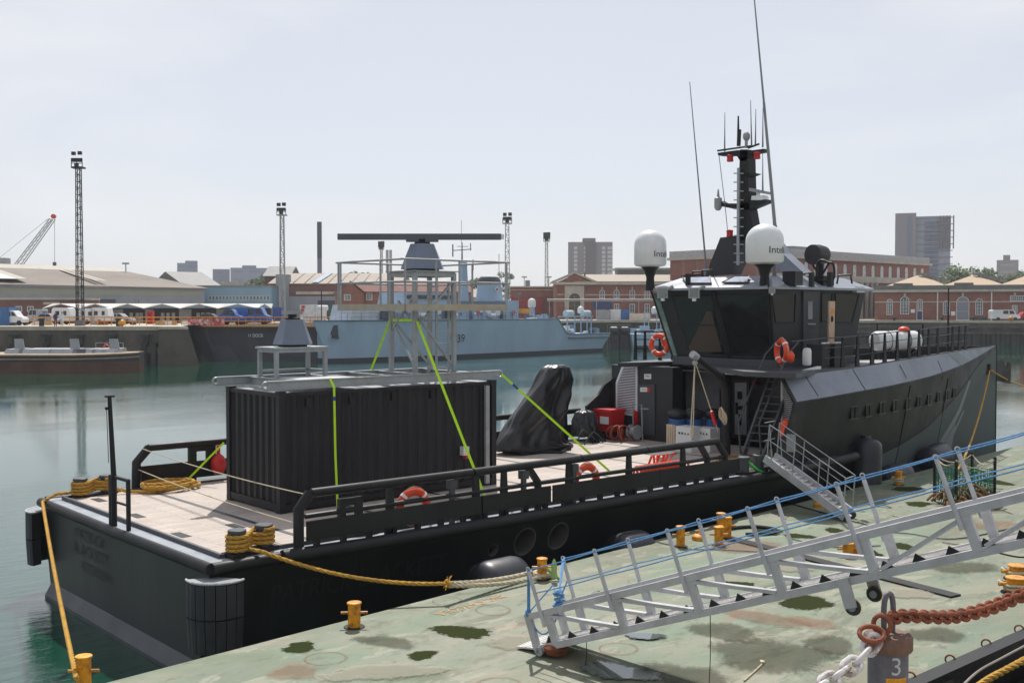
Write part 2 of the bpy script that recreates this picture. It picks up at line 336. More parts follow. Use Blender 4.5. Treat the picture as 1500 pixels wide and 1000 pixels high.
for i, (u, v, du, dv, t) in enumerate([(438, 948, 36, 11, .12), (676, 925, 46, 14, -.22), (618, 959, 32, 9, .1), (890, 871, 36, 10, .02), (1010, 843, 26, 7, .0), (1080, 855, 34, 6, -.02), (1180, 882, 62, 14, -.12), (1125, 778, 34, 6, -.15), (1170, 785, 30, 5, -.12), (1224, 777, 24, 5, -.05), (1275, 812, 26, 8, -.1), (1345, 738, 26, 5, 0), (1330, 716, 34, 5, -.05), (1460, 706, 24, 6, 0), (1320, 800, 30, 6, -.1), (1405, 720, 30, 5, 0)]):
    patch_px('damp_patch', damp, u, v, du, dv, 20+i, t)
for i, (u, v, du, dv) in enumerate([(722, 893, 29, 9), (477, 964, 34, 11), (906, 950, 33, 10), (935, 852, 18, 4), (730, 1004, 40, 14), (655, 880, 24, 7)]):
    patch_px('rust_ring', rustp, u, v, du, dv, 50+i, 0, .84)
for i, (u, v, du, dv, t, mt) in enumerate([(1060, 925, 60, 20, -.2, soot), (1215, 945, 46, 18, -.3, soot), (565, 940, 50, 12, -.2, soot), (845, 884, 34, 10, -.05, rustp), (1120, 905, 120, 10, -.18, rustp), (1190, 912, 40, 12, -.3, rustp), (1130, 960, 150, 30, -.1, soot), (1090, 800, 70, 14, 0, rustp), (1290, 990, 120, 30, 0, pale), (1370, 930, 60, 16, -.1, soot), (1400, 830, 80, 14, -.05, soot), (760, 940, 60, 16, 0, pale), (560, 985, 120, 18, .1, pale), (1330, 870, 60, 10, -.1, pale), (1150, 830, 60, 10, -.1, pale), (430, 985, 60, 14, 0, rustp), (1000, 990, 90, 26, -.1, soot), (1460, 770, 60, 10, 0, rustp), (960, 905, 40, 8, 0, rustp)]):
    patch_px('stain', mt, u, v, du, dv, 80+i, t)
patch_px('puddle', puddle, 905, 985, 78, 18, 7, -.12); patch_px('puddle', puddle, 945, 933, 36, 8, 8, -.05)
# worn raised letters near the edge, read from the vessel's side
lt = M('rusty_letters', L((190, 150, 104)), .8)
text('lettering', '3NC CATCOLA', lt, pon, V(((pp(640, 900).x+pp(738, 872).x)/2, (pp(640, 900).y+pp(738, 872).y)/2, ZP+.003)), pp(640, 900)-pp(738, 872), Z.cross(pp(640, 900)-pp(738, 872)), .22, width=(pp(640, 900)-pp(738, 872)).length, ext=.004)
m = MB(); a, b = pp(1062, 787), pp(1400, 874); m.bar(a+Z*.02, b+Z*.02, .3, .03); tag(m.build('cable_cover', black, loc=a), 'flat black cable cover strip laid across the green pontoon', 'cable cover')
# ------------------------------------------------------------------ the black vessel
CY, HB = 1.15, 4.35
YS, YPT = CY-HB, CY+HB                 # starboard / port deck edge
ship = thing('workboat', 'long black naval trials workboat with a flat work deck and raked wheelhouse', 'ship', (0, CY, ZW))
def deck_mat():
    m = bricks('deck_planks', L((190, 178, 168)), L((176, 165, 156)), L((128, 119, 112)), 1.7, .14, .006, .75, 'floor', .37, dirt=L((150, 136, 126)), damt=.5)
    return m
DK = deck_mat()
# hull: sections keel / waterline / knuckle / sheer (half breadth, height)
ST = [(14.3, 4.3, 1.8, 3.78, 2.6), (16, 4.27, 1.86, 3.74, 2.6), (18, 4.1, 1.92, 3.63, 2.62), (20, 3.86, 1.96, 3.44, 2.68), (22, 3.54, 2.02, 3.17, 2.74), (24, 3.16, 2.08, 2.85, 2.78), (26, 2.73, 2.18, 2.47, 2.82), (28, 2.25, 2.28, 2.05, 2.84), (30, 1.72, 2.42, 1.57, 2.85), (32, 1.15, 2.56, 1.05, 2.85), (34, .54, 2.7, .49, 2.82), (35.68, .02, 2.8, .02, 2.82)]
def stn(x):
    x = max(14.3, min(35.68, x))
    for a, b in zip(ST, ST[1:]):
        if x <= b[0]:
            t = (x-a[0])/(b[0]-a[0]); return [p+(q-p)*t for p, q in zip(a, b)]
def bwl(x):
    t = max(0, (x-12)/(35.68-12)); return 3.75*(1-t**1.35)+.02
def side(x, z, s=-1):                  # y of the shell
    _, bk, zk, bs, zs = stn(x); bw = bwl(x)
    if z >= zk: b = bk+(bs-bk)*(z-zk)/max(.02, zs-zk)
    else: b = bw+(bk-bw)*max(0, (z-ZW)/(zk-ZW))**.8
    return CY+s*b
m = MB()
def sect(x, deck): bw = bwl(x); return [(x, CY-bw*.8, -2.9), (x, CY-bw, ZW), (x, CY-HB+.04, deck), (x, CY+HB-.04, deck), (x, CY+bw, ZW), (x, CY+bw*.8, -2.9)]
m.loft([[V(p) for p in sect(x, -.02)] for x in (-3.1, 0, 4, 8, 12, 14.5)])
hull = m.build('hull', hullblk, ship)
m = MB(); m.hexa([(-3.26, CY-3.72, -2.4), (-3.098, CY-3.7, -2.4), (-3.098, CY+3.7, -2.4), (-3.26, CY+3.72, -2.4)], [(-3.26, CY-3.74, -2.08), (-3.098, CY-3.76, -1.82), (-3.098, CY+3.76, -1.82), (-3.26, CY+3.74, -2.08)]); m.build('transom_ledge', dkgrey, hull)  # sky light on the slope is put into its paler colour
# raised forward hull
def shell(s):
    m = MB(); xs = [14.3+i*.5 for i in range(43)]+[35.68]
    prof = {-1: [(14.26, 2.62), (14.26, 1.8), (14.05, 1.2), (13.65, .75), (13.35, .35), (13.2, 0)], 1: [(16.4, 2.52), (15.9, 2.3), (15.4, 1.7), (15.0, 1.35), (14.55, 1.15), (14.5, 0)]}[s]
    def x0(z):
        if z <= 0: return prof[-1][0]
        for (a, za), (b, zb) in zip(prof, prof[1:]):
            if zb <= z <= za: return a+(b-a)*(za-z)/(za-zb)
        return prof[0][0]
    rings = []
    lv = [-2.9, ZW, -1.2, -.5, 0, .35, .75, 1.15, 1.5, 'k', 's']
    for i, x in enumerate(xs):
        r = []
        for z in lv:
            _, bk, zk, bs, zs = stn(x); zz = zk if z == 'k' else zs if z == 's' else z
            zz = min(zz, zs); xx = x
            if i == 0: xx = x0(min(zz, 2.62)) if zz > -.2 else 13.9
            elif x < x0(min(zz, 2.5))+.05 and s > 0: xx = x0(min(zz, 2.5))+.02*i
            y = side(xx, zz, s) if zz > ZW else (CY+s*bwl(xx)*(1 if zz == ZW else .8))
            if xx < 14.3 and zz < 1.8: y = CY+s*(HB-.05)*(1) if zz >= 0 else y
            r.append(V((xx, y, zz)))
        rings.append(r)
    n = len(lv)
    m.loft(rings, 0, False, False, False)
    inn = [[p+V((0, -s*.09, 0)) for p in r] for r in rings]
    m.loft(inn, 0, False, False, False)
    m.loft([[r[-1] for r in rings], [r[-1] for r in inn]], 0, False, False, False)
    m.loft([rings[0][4:], inn[0][4:]], 0, False, False, False)
    return m
for s in (-1, 1):
    fs = shell(s).build('forward_hull', black, ship)
    if s < 0: FS = fs
# painted camouflage on the starboard bow
camo = M('pale_grey_green_paint', L((84, 93, 93)), .7, spec=.25, var=.14, sc=.7, dirt=L((80, 86, 84)), damt=.4)
camo2 = M('pale_stripe_paint', L((126, 134, 136)), .65, var=.08, dirt=L((110, 116, 118)), damt=.3)
slate2 = slate
def strip(top, bot, mat, name, off=.012, n=24, k=6):
    def ev(pl, t):
        t *= len(pl)-1; i = min(int(t), len(pl)-2); f = t-i; return pl[i][0]+(pl[i+1][0]-pl[i][0])*f, pl[i][1]+(pl[i+1][1]-pl[i][1])*f
    g = []
    for i in range(n+1):
        (xa, za), (xb, zb) = ev(top, i/n), ev(bot, i/n)
        g.append([V((xa+(xb-xa)*j/k, side(xa+(xb-xa)*j/k, za+(zb-za)*j/k)-off, za+(zb-za)*j/k)) for j in range(k+1)])
    m = MB(); m.loft(g, 0, False, False, False); return m.build(name, mat, FS)
strip([(19.5, -.35), (22, -.12), (24.5, .25), (27, .9), (29, 1.5), (31, 2.1), (33, 2.45), (35.6, 2.7)], [(18.2, -2.1), (22, -2.1), (24.5, -2.1), (27, -2.1), (29, -2.1), (31, -2.1), (33, -2.1), (35.6, -2.1)], camo, 'camouflage_patch')
strip([(23.6, -1.95), (26.2, -.55), (28.4, .6), (29.6, 1.65)], [(24.3, -2.0), (26.9, -.65), (28.9, .55), (29.9, 1.6)], camo2, 'camouflage_stripe', .02)
strip([(24.9, -2.0), (27.4, -.7), (29.2, .5)], [(25.2, -2.05), (27.7, -.75), (29.45, .45)], camo2, 'camouflage_stripe', .02)
strip([(27.2, -.5), (28.3, .1)], [(27.3, -1.75), (28.2, -1.5)], camo2, 'camouflage_stripe', .022)
def upper(x0, x1, x2, x3, mat, name, off=.008):
    f = lambda t: (stn(t)[2]+.03, stn(t)[4]-.03)
    g = []
    for i in range(25):
        t = i/24; xa, xb = x0+(x1-x0)*t, x2+(x3-x2)*t; za, zb = f(xa)[1], f(xb)[0]
        g.append([V((xa+(xb-xa)*j/4, side(xa+(xb-xa)*j/4, za+(zb-za)*j/4)-off, za+(zb-za)*j/4)) for j in range(5)])
    m = MB(); m.loft(g, 0, False, False, False); return m.build(name, mat, FS)
upper(14.35, 35.2, 14.35, 35.2, slate, 'upper_panel')  # paler than the hull: light from the sky is painted into this panel
upper(26.6, 28.1, 28.0, 29.4, camo2, 'camouflage_stripe', .016); upper(31.0, 31.9, 31.6, 32.4, camo2, 'camouflage_stripe', .016)
for x in (15.4, 18.2, 21.6, 25.3):
    m = MB(); m.tube([(x+(2.6-z)*.12, side(x+(2.6-z)*.12, z)-.01, z) for z in (2.58, 2.2, 1.93)], .014, 4); m.build('plate_seam', black, FS)
for x in (21.9, 26.2):
    m = MB(); m.tube([(x, side(x, z)-.012, z) for z in (1.9, 1.2, .5, -.2, -1, -1.9)], .018, 4); m.build('plate_seam', hullblk, FS)
for u, v in [(1250, 604), (1271, 601), (1291, 597), (1310, 594), (1329, 591), (1345, 588), (1360, 585), (1374, 581), (1386, 578), (1397, 575)]:
    p = A(u, v, y=-2)                       # walk along the sight line to the shell
    D = ray(u, v); t = 20.
    while t < 60 and (CAM+D*t).y < side((CAM+D*t).x, (CAM+D*t).z): t += .02
    p = CAM+D*t; m = MB(); tx = (V((p.x+.1, side(p.x+.1, p.z), p.z))-V((p.x, side(p.x, p.z), p.z))).normalized(); nn = V((tx.y, -tx.x, 0))
    for q in (-.14, .14): m.bar(p+tx*q-Z*.16-nn*.06, p+tx*q+Z*.16-nn*.06, .22, .2, 0, tx)
    m.bar(p-tx*.27+nn*.045-Z*.19, p+tx*.27+nn*.03-Z*.18, .022, .022, 1); m.bar(p-tx*.27+nn*.045+Z*.19, p+tx*.27+nn*.03+Z*.18, .022, .022, 1)
    m.build('porthole', [M('porthole_dark', L((20, 20, 22)), .5, spec=.2), dkgrey], FS)
# foredeck, upper deck, bow fairlead
m = MB(); xs = [17.2+i*.7 for i in range(26)]
m.ext([(x, side(x, 2.4, -1)+.1, 2.3) for x in xs]+[(x, side(x, 2.4, 1)-.1, 2.3) for x in xs[::-1]], (0, 0, .06)); m.build('foredeck', M('foredeck_paint', L((150, 150, 150)), .6, dirt=L((120, 120, 120))), ship)
bowx = 35.6
m = MB(); m.ext([(35.0, CY-.05, 2.2), (36.3, CY-.05, 2.15), (36.75, CY-.05, 1.75), (36.9, CY-.05, 2.05), (37.1, CY-.05, 1.95), (37.05, CY-.05, 1.1), (36.0, CY-.05, 1.25), (35.2, CY-.05, 1.3)], (0, .1, 0)); m.build('bow_fairlead', black, ship)
m = MB(); p = V((33.3, side(33.3, 1.9)-.03, 1.9)); m.box(p+V((-.22, -.05, -.22)), p+V((-.08, .06, .22))); m.box(p+V((.1, -.05, -.22)), p+V((.24, .06, .22))); m.build('mooring_port', black, FS)
# work deck with waterway and dark steel strips
m = MB(); m.box((-3.1, YS+.02, -.06), (17.2, YPT-.02, -.0)); m.build('deck_margin', M('waterway_paint', L((150, 156, 164)), .45, dirt=L((100, 104, 110)), damt=.5), ship)
m = MB(); m.box((-2.72, YS+.42, -.02), (16.9, YPT-.42, .035)); dk = m.build('deck', DK, ship)
m = MB()
for x in (-.9, 1.55, 4.0, 6.5, 9.0, 11.5, 14.0): m.box((x, YS+.42, .0), (x+.12, YPT-.42, .039))
for y in (YS+.36, YPT-.42): m.box((-2.72, y, 0), (16.9, y+.06, .07))
m.box((-2.78, YS+.36, 0), (-2.72, YPT-.36, .08)); m.build('deck_strip', dkgrey, dk)
for u, v in ((265, 783), (200, 755), (145, 732), (345, 770)):
    p = A(u, v, z=.037); m = MB(); m.box((p.x-.1, p.y-.27, .03), (p.x+.1, p.y+.27, .041)); m.build('lashing_pocket', black, dk)
m = MB(); p = A(965, 663, z=.04); m.lathe([(.55, 0), (.55, .012), (.5, .016)], p, 24); m.build('manhole', dkgrey, dk)
# rubbing bar
m = MB(); m.tube([(-1.75, YS-.02, -.06), (0, YS-.04, -.08), (13.4, YS-.04, -.08), (17.3, YS+.0, .06)], .13, 12); m.build('rubbing_bar', black, ship)
m = MB(); m.tube([(-3.0, YPT+.04, -.08), (14.4, YPT+.04, -.08)], .13, 12); m.build('rubbing_bar', black, ship)
m = MB(); m.tube([(-3.12, YPT, -.07), (-3.16, CY, -.07), (-3.12, YS, -.07)], .11, 10); m.tube([(-3.1, YS, -.07), (-1.8, YS+.02, -.07)], .11, 10); m.build('transom_bar', black, ship)
# name on the stern and the side, and draught marks
text('stern_name', 'PATRICK\nBLACKETT', lettergrey, ship, (-3.135, 2.55, -.62), (0, -1, 0), (.02, 0, 1), .55, width=2.0)
text('stern_name', 'PORTSMOUTH', lettergrey, ship, (-3.13, 2.2, -1.12), (0, -1, 0), (.02, 0, 1), .2, width=1.7)
sh = ZW+.0; yy = lambda z: CY-(3.75+(HB-.04-3.75)*(z-ZW)/(-.02-ZW))
text('side_name', 'PATRICK BLACKETT', lettergrey, ship, (.15, yy(-.8)-.008, -.8), (1, 0, 0), (0, -.28, 1), .4, width=4.0, ext=.008)
text('draught_mark', '8\n6\n4', lettergrey, ship, (-1.75, yy(-1.55)-.008, -1.55), (1, 0, 0), (0, -.28, 1), .7, ext=.008)
for u, v in ((163, 779), (227, 807), (110, 757)):
    p = A(u, v, x=-3.11); m = MB(); m.box((-3.135, p.y-.07, p.z-.025), (-3.1, p.y+.07, p.z+.025)); m.build('stern_light', white, ship)
# thruster tunnels (real recesses cut into the side) and overflow pipe
tunm = M('tunnel_paint', L((104, 102, 100)), .7, dirt=L((70, 68, 66)), damt=.6)
for u, v, r, dp in ((770, 793, .3, .55), (819, 785, .3, .55), (724, 806, .13, .2)):
    p = A(u, v, y=-3.02); n = V((0, -1, 0)); p.y = yy(p.z)
    m = MB(); m.cyl(p-n*-.3, p-n*dp, r, 32); cut = m.build('cutter', black, None, p)
    md = hull.modifiers.new('cut', 'BOOLEAN'); md.operation = 'DIFFERENCE'; md.object = cut; md.solver = 'EXACT'
    bpy.context.view_layer.update(); me = bpy.data.meshes.new_from_object(hull.evaluated_get(bpy.context.evaluated_depsgraph_get()))
    hull.modifiers.clear(); hull.data = me; bpy.data.objects.remove(cut)
    m = MB(); k = 32; rg = lambda rr, yo: [p+V((math.cos(2*math.pi*q/k)*rr, yo, math.sin(2*math.pi*q/k)*rr)) for q in range(k)]
    o_ = [V((q.x, yy(q.z)-.012, q.z)) for q in rg(r*1.06, 0)]; i_ = [V((q.x, yy(q.z)-.012, q.z)) for q in rg(r*.985, 0)]
    m.loft([o_, i_, rg(r*.985, dp-.01)], 0, False, True); m.poly(rg(r*.985, dp-.012), 1); m.build('thruster_tunnel' if r > .2 else 'overflow_pipe', [tunm, black], ship)
# corner fenders
def corner_fender(cx, cyy, a0, a1, nm):
    m = MB(); R = .53; n = 7
    for k in range(n):
        b0, b1 = a0+(a1-a0)*(k+.04)/n, a0+(a1-a0)*(k+.96)/n
        for z0, z1 in ((-.86, -.28), (-1.46, -.88)):
            ring = [V((cx+R*math.cos(t)*q, cyy+R*math.sin(t)*q, 0)) for q, t in ((1, b0), (1.015, (b0+b1)/2), (1, b1), (.55, b1), (.55, b0))]
            sh_ = .94 if z0 < -1 else 1
            m.loft([[V((cx+(p.x-cx)*sh_, cyy+(p.y-cyy)*sh_, z0)) for p in ring], [p+Z*z1 for p in ring]])
    o = m.build('corner_fender', rubber, ship)
    m = MB(); pts = [V((cx+R*.99*math.cos(a0+(a1-a0)*i/14), cyy+R*.99*math.sin(a0+(a1-a0)*i/14), -.27)) for i in range(15)]
    m.ext(pts+[V((cx, cyy, -.27))], (0, 0, .03)); m.build('fender_plate', grey, o)
    m = MB(); m.tube([p+Z*.03 for p in pts], .022, 6); m.build('fender_rim', M('studded_rim', L((190, 192, 194)), .5, .2, .5, 40), o)
corner_fender(-2.95, YS+.1, math.radians(160), math.radians(300), 's'); corner_fender(-2.95, YPT-.1, math.radians(50), math.radians(205), 'p')
# ------------------------------------------------------------------ deck rails
def rail(y, s, xa, xb, gaps):
    r = thing
    m = MB(); T = .085
    for a, b in gaps:
        m.tube([(a, y, 1.0), (b, y, 1.0)], T, 12)
    o = m.build('top_rail', black, ship)
    m = MB(); m.tube([(xa+.1, y, .58), (xb-.1, y, .58)], .05, 8); m.build('lower_rail', black, o)
    return o
tr = rail(-3.05, -1, -1.28, 11.4, [(-1.05, 2.78), (2.82, 5.95), (5.98, 8.2), (8.23, 10.95)])
m = MB(); m.tube([(-1.08, -3.05, 1.0), (-1.32, -3.05, .72), (-1.32, -3.05, -.02)], .1, 10); m.build('rail_end', black, tr); m = MB(); m.tube([(10.9, -3.05, 1.0), (11.25, -3.05, .62), (11.3, -3.05, .02)], .09, 10); m.build('rail_end', black, tr)
def post(u, w=.12, y=-3.05):
    x = A(u, 700, y=y).x; m = MB(); m.ext([(x-w, y-.03, .0), (x+w, y-.03, .0), (x+w*.55, y-.03, .95), (x-w*.55, y-.03, .95)], (0, .06, 0)); return m.build('rail_post', black, tr)
for u in (571, 697, 738, 833, 921, 1000): post(u)
for u in (783, 1032):
    x = A(u, 700, y=-3.05).x; m = MB(); m.bar((x+.1, -3.05, 0), (x+.1, -3.05, .62), .1, .13); m.bar((x+.1, -3.05, .6), (x-.2, -3.05, .97), .1, .13); m.build('rail_post', black, tr)
m = MB(); x = A(510, 700, y=-3.05).x
for a, b in (((x-.22, .3), (x-.08, .82)), ((x+.16, .3), (x+.3, .82)), ((x-.078, .68), (x+.158, .816))): m.box((a[0], -3.1, a[1]), (b[0], -3.0, b[1]))
m.build('fairlead_frame', black, tr)
for a, b in ((-1.2, 2.95), (2.99, 4.95), (5.03, 8.55), (8.59, 11.75)):
    m = MB(); m.box((a, -3.16, .14), (b, -3.11, .5)); m.build('side_panel', black, tr)
for u in (662, 767, 840): 
    m = MB(); x = A(u, 740, y=-3.05).x; m.box((x-.05, -3.09, 0), (x+.05, -3.01, .72)); m.box((x-.09, -3.13, .722), (x+.09, -2.97, .9)); m.build('rail_lamp', dkgrey, tr)
for i in range(22): m = MB(); x = -1+i*.58; m.box((x, -3.13, -.0), (x+.09, -3.02, .137)); m.build('panel_foot', black, tr)
yp = 5.35
tp = MB(); tp.tube([(-.62, yp, 1.0), (14.3, yp, 1.0)], .09, 12); tp = tp.build('top_rail', black, ship)
m = MB(); m.tube([(-.6, yp, 1.0), (-.92, yp, .66), (-.94, yp, -.02)], .11, 10); m.build('rail_end', black, tp)
m = MB(); m.box((-.8, yp-.02, .14), (14.3, yp+.04, .56)); m.build('side_panel', black, tp)
for x in (2.4, 5.2, 8.2, 11.2, 13.6):
    m = MB(); m.ext([(x-.15, yp-.03, 0), (x+.15, yp-.03, 0), (x+.09, yp-.03, .95), (x-.09, yp-.03, .95)], (0, .06, 0)); m.build('rail_post', black, tp)
m = MB()
for a, b in (((.42, .56), (.62, .8)), ((.9, .56), (1.14, .8)), ((.42, .802), (1.14, .92))): m.box((a[0], yp-.05, a[1]), (b[0], yp+.05, b[1]))
m.box((.7, yp-.04, .922), (.8, yp+.04, 1.0)); m.build('fairlead_frame', black, tp)
for x in (-.5, -.2, .1, .5, 1.6): m = MB(); m.box((x, yp-.03, 0), (x+.12, yp+.038, .138)); m.build('panel_foot', black, tp)
# bitts
def bitts(ax, ay, bx, by, nm):
    m = MB(); m.obox(((ax+bx)/2, (ay+by)/2, .0), (bx-ax, by-ay), 1.05, .34, .08)
    o = m.build('bitts', black, ship)
    for x, y in ((ax, ay), (bx, by)):
        m = MB(); m.lathe([(.14, 0), (.14, .36), (.165, .36), (.165, .41), (.15, .42)], (x, y, .06), 18); m.build('bitt_post', dkgrey, o)
    return o
SB = ((-2.45, -2.85), (-1.85, -2.72)); PB = ((-2.4, 5.0), (-1.75, 5.1))
bitts(*SB[0], *SB[1], 's'); bitts(*PB[0], *PB[1], 'p')
SB2 = ((12.2, -2.95), (12.85, -2.95)); bitts(*SB2[0], *SB2[1], 'f')
# stern hand rails and ensign staff
def staffrail():
    m = MB()
    a, b = V((-3.05, 1.45, 0)), V((-3.02, .62, 0))
    for p, h in ((a, 1.02), (b, 1.02)): m.bar(p, p+Z*h, .07)
    m.bar(a+Z*1.0, b+Z*1.0, .06); m.bar(a+Z*.5, b+Z*.5, .04); m.build('stern_rail', black, ship)
    m = MB(); c = V((-3.06, 1.26, 0)); m.tube([c, c+Z*1.05], .06, 10); m.tube([c+Z*1.0, c+Z*2.65+V((-.07, .0, 0))], [.055, .04], 10); m.box(c+V((-.15, -.05, 2.62)), c+V((0.02, .05, 2.66)))
    m.tube([c+V((-.13, 0, 2.4)), c+V((-.1, 0, 1.3))], .008, 4); m.ball(c+V((-.13, 0, 2.4)), .035, 6); m.build('ensign_staff', black, ship)
staffrail()
# ------------------------------------------------------------------ deckhouse, upper deck, wheelhouse, mast
dkd = M('deckhouse_black', L((36, 38, 42)), .5, var=.2, dirt=L((56, 56, 56)), damt=.3)
roofm = M('roof_paint', L((150, 156, 166)), .35, var=.06, dirt=L((110, 114, 122)), damt=.35)
dhouse = MB(); yw = A(985, 600, x=15.8).y; dhouse.box((15.8, yw, .0), (16.3, YPT-.2, 2.497)); dhouse.box((18.6, 3.9, 0), (21, YPT-.3, 2.49)); dhouse.box((18.6, -1.9, 0), (20.5, 3.88, 2.49)); dhouse.box((15.2, -2.5, 0), (17.4, -1.75, 2.48))
dh = dhouse.build('deckhouse', dkd, ship)
m = MB(); ud = [A(905, 533, z=2.6), A(985, 531, z=2.6), A(1000, 531, z=2.6), A(1090, 546, z=2.6), A(1166, 549, z=2.6)]
ring = [V((p.x, p.y, 2.5)) for p in ud]+[V((16, side(16, 2.5)+.02, 2.5)), V((18, side(18, 2.5)+.05, 2.5)), V((21, side(21, 2.5)+.08, 2.5)), V((21, side(21, 2.5, 1)-.08, 2.5)), V((18, side(18, 2.5, 1)-.05, 2.5))]
m.ext(ring, (0, 0, .14)); m.build('upper_deck', dkgrey, ship)
def plate(pxs, p, n, th, name, mat, parent, off=.0, mb=None, mi=0):
    n = V(n).normalized(); p = V(p); q = [ONP(u, v, p, n)+n*off for u, v in pxs]; m = mb or MB(); m.ext(q, n*th, mi)
    return m if mb else m.build(name, mat, parent)
def rectpx(a, b, c, d): return [(a, b), (c, b), (c, d), (a, d)]
# port side of the aft wall: louvre vent, door, signs
W1 = V((15.8, 4, 0)); NX = V((-1, 0, 0))
def louvre(pxs, p, name):
    q = [ONP(u, v, V(p), NX) for u, v in pxs]; m = MB(); m.ext([x+NX*.005 for x in q], NX*.02, 1)
    zs = [x.z for x in q]; z0, z1 = min(zs), max(zs); n = int((z1-z0)/.055)
    for i in range(n):
        z = z0+(i+.5)*(z1-z0)/n; ys = []
        for a, b in zip(q, q[1:]+q[:1]):
            if (a.z-z)*(b.z-z) < 0: ys.append(a.y+(b.y-a.y)*(z-a.z)/(b.z-a.z))
        if len(ys) >= 2: m.bar((p[0]-.05, min(ys)+.02, z), (p[0]-.05, max(ys)-.02, z), .05, .022)
    for a, b in zip(q, q[1:]+q[:1]): m.bar(a+NX*.04, b+NX*.04, .05, .07)
    return m.build('louvre_vent', [M('vent_grey', L((222, 224, 228)), .4, .0), black], dh)
louvre([(914, 536), (934, 536), (934, 608), (905, 604), (905, 560)], W1, 'port')
d = plate(rectpx(936, 563, 960, 637), W1, NX, .04, 'door', dkgrey, dh)
plate(rectpx(940, 597.5, 952, 599.5), W1, NX, .03, 'door_handle', grey, d, .045)
s = plate(rectpx(944, 547.5, 954, 555), W1, NX, .012, 'sign', white, dh, .002); c = ONP(949, 551, W1, NX)
text('sign_lettering', 'M02', ltblack, dh, c+NX*.016, (0, -1, 0), Z, .07, ext=.001)
s = plate(rectpx(939.5, 567, 949.5, 573.5), W1, NX, .012, 'sign', white, dh, .045); plate(rectpx(949.6, 567, 954.5, 574), W1, NX, .012, 'sign', red, dh, .045)
text('sign_lettering', 'CO2 ▬', ltblack, dh, ONP(944.5, 570.2, W1, NX)+NX*.06, (0, -1, 0), Z, .05, width=.18, ext=.002)
s = plate(rectpx(929, 629, 934.5, 636), W1, NX, .012, 'sign', white, dh, .002)
# recess: roller door, open cabinet, door
W2 = V((18.6, 0, 0))
plate(rectpx(1006, 545, 1058, 625), W2, NX, .05, 'roller_door', M('roller_door', L((196, 196, 204)), .6), dh)
d = plate(rectpx(1075, 556, 1099, 640), W2, NX, .07, 'door', dkgrey, dh); plate(rectpx(1079, 560, 1096, 636), W2, NX, .03, 'door_panel', M('panel_pale', L((186, 188, 192)), .5), d, .072)
m = MB()
for a, b, c_, e in ((1084, 573, 1090, 584), (1085, 594, 1091, 599), (1081, 589, 1084, 606), (1086, 606, 1089, 622)): plate(rectpx(a, b, c_, e), W2, NX, .05, '', None, None, .103, m)
m.build('door_fitting', black, d)
plate(rectpx(1062, 540, 1071, 640), W2, NX, .3, 'frame_post', black, dh); plate(rectpx(995, 542, 1005, 640), W2, NX, .12, 'frame_post', black, dh)
for a in (969, 1072): 
    m = MB(); c = A(a, 537 if a < 1000 else 546, x=16.6); m.box(c+V((0, -.28, -.06)), c+V((.1, .28, .05))); m.build('strip_light', white, dh)
louvre([(1147, 550), (1163, 551), (1168, 575), (1166, 600), (1155, 622), (1147, 622)], (15.18, 0, 0), 'stbd')
# wheelhouse
z0, z1 = 2.6, 5.02
b4 = [V((16.3, 2.68, z0)), V((16.3, -1.05, z0)), V((20.5, -1.05, z0)), V((21.2, 0, z0)), V((21.2, 1.7, z0)), V((20.5, 2.68, z0))]
t4 = [V((15.75, 3.2, z1)), V((15.75, -1.3, z1)), V((20.9, -1.3, z1)), V((21.9, -.1, z1)), V((21.9, 1.9, z1)), V((20.9, 3.25, z1))]
m = MB(); m.loft([b4, t4]); wh = m.build('wheelhouse', dkd, ship)
m = MB(); m.ext([p+(p-V((18.5, .8, z0))).normalized()*.25 for p in b4], (0, 0, .26)); m.build('coaming', dkgrey, wh)
def wn(i): 
    a, b, c = b4[i], b4[(i+1) % 6], t4[i]; n = (b-a).cross(c-a).normalized(); return n if n.dot(a-V((18.5, .8, 3))) > 0 else -n
NA, NS = wn(0), wn(1)
for pxs in ([(985, 434), (1043, 432), (1064, 521), (1012, 519)], [(1049, 432), (1126, 430), (1131, 523), (1071, 522)]):
    f = MB(); plate(pxs, b4[0], NA, .02, '', None, None, .0, f); o = f.build('window', glass, wh)
    q = [ONP(u, v, b4[0], NA)+NA*.02 for u, v in pxs]; f = MB()
    for a, b in zip(q, q[1:]+q[:1]): f.bar(a, b, .05, .05)
    f.build('window_frame', black, o)
m = MB(); a = ONP(1045, 428, b4[0], NA)+NA*.03; b = ONP(1067, 524, b4[0], NA)+NA*.03; m.bar(a, b, .2, .06); m.bar(ONP(990, 475, b4[0], NA)+NA*.04, ONP(1050, 476, b4[0], NA)+NA*.04, .03, .03); m.build('mullion', black, wh)
# tan sheet laid on the aft glass as a painted reflection; also the see-through port quarter pane
m = MB(); plate([(1036, 456), (1043, 456), (1058, 515), (1006, 515)], b4[0], NA, .006, '', None, None, .022, m); m.build('window_reflection', M('tan_reflection', L((64, 56, 50)), .5), wh)
tg = M('teal_glass', L((96, 128, 122)), .08, var=.35, sc=3, dirt=L((170, 190, 184)), dsc=2.5, damt=.6)
e0, e1 = t4[0].lerp(b4[0], .04), t4[0].lerp(b4[0], .97); n0 = V((-.72, .7, 0))
m = MB(); m.ext([e0+V((-.06, .16, 0)), e0+V((.18, -.06, 0))+n0*.02, e1+V((.16, -.05, 0))+n0*.02, e1+V((-.06, .12, 0))], n0*.03); m.build('quarter_pane', tg, wh)
m = MB()
for q in (V((-.09, .2, 0)), V((.2, -.08, 0))): m.bar(t4[0]+q, b4[0]+q*.8, .05, .06)
m.build('window_frame', black, wh)
refl = glass
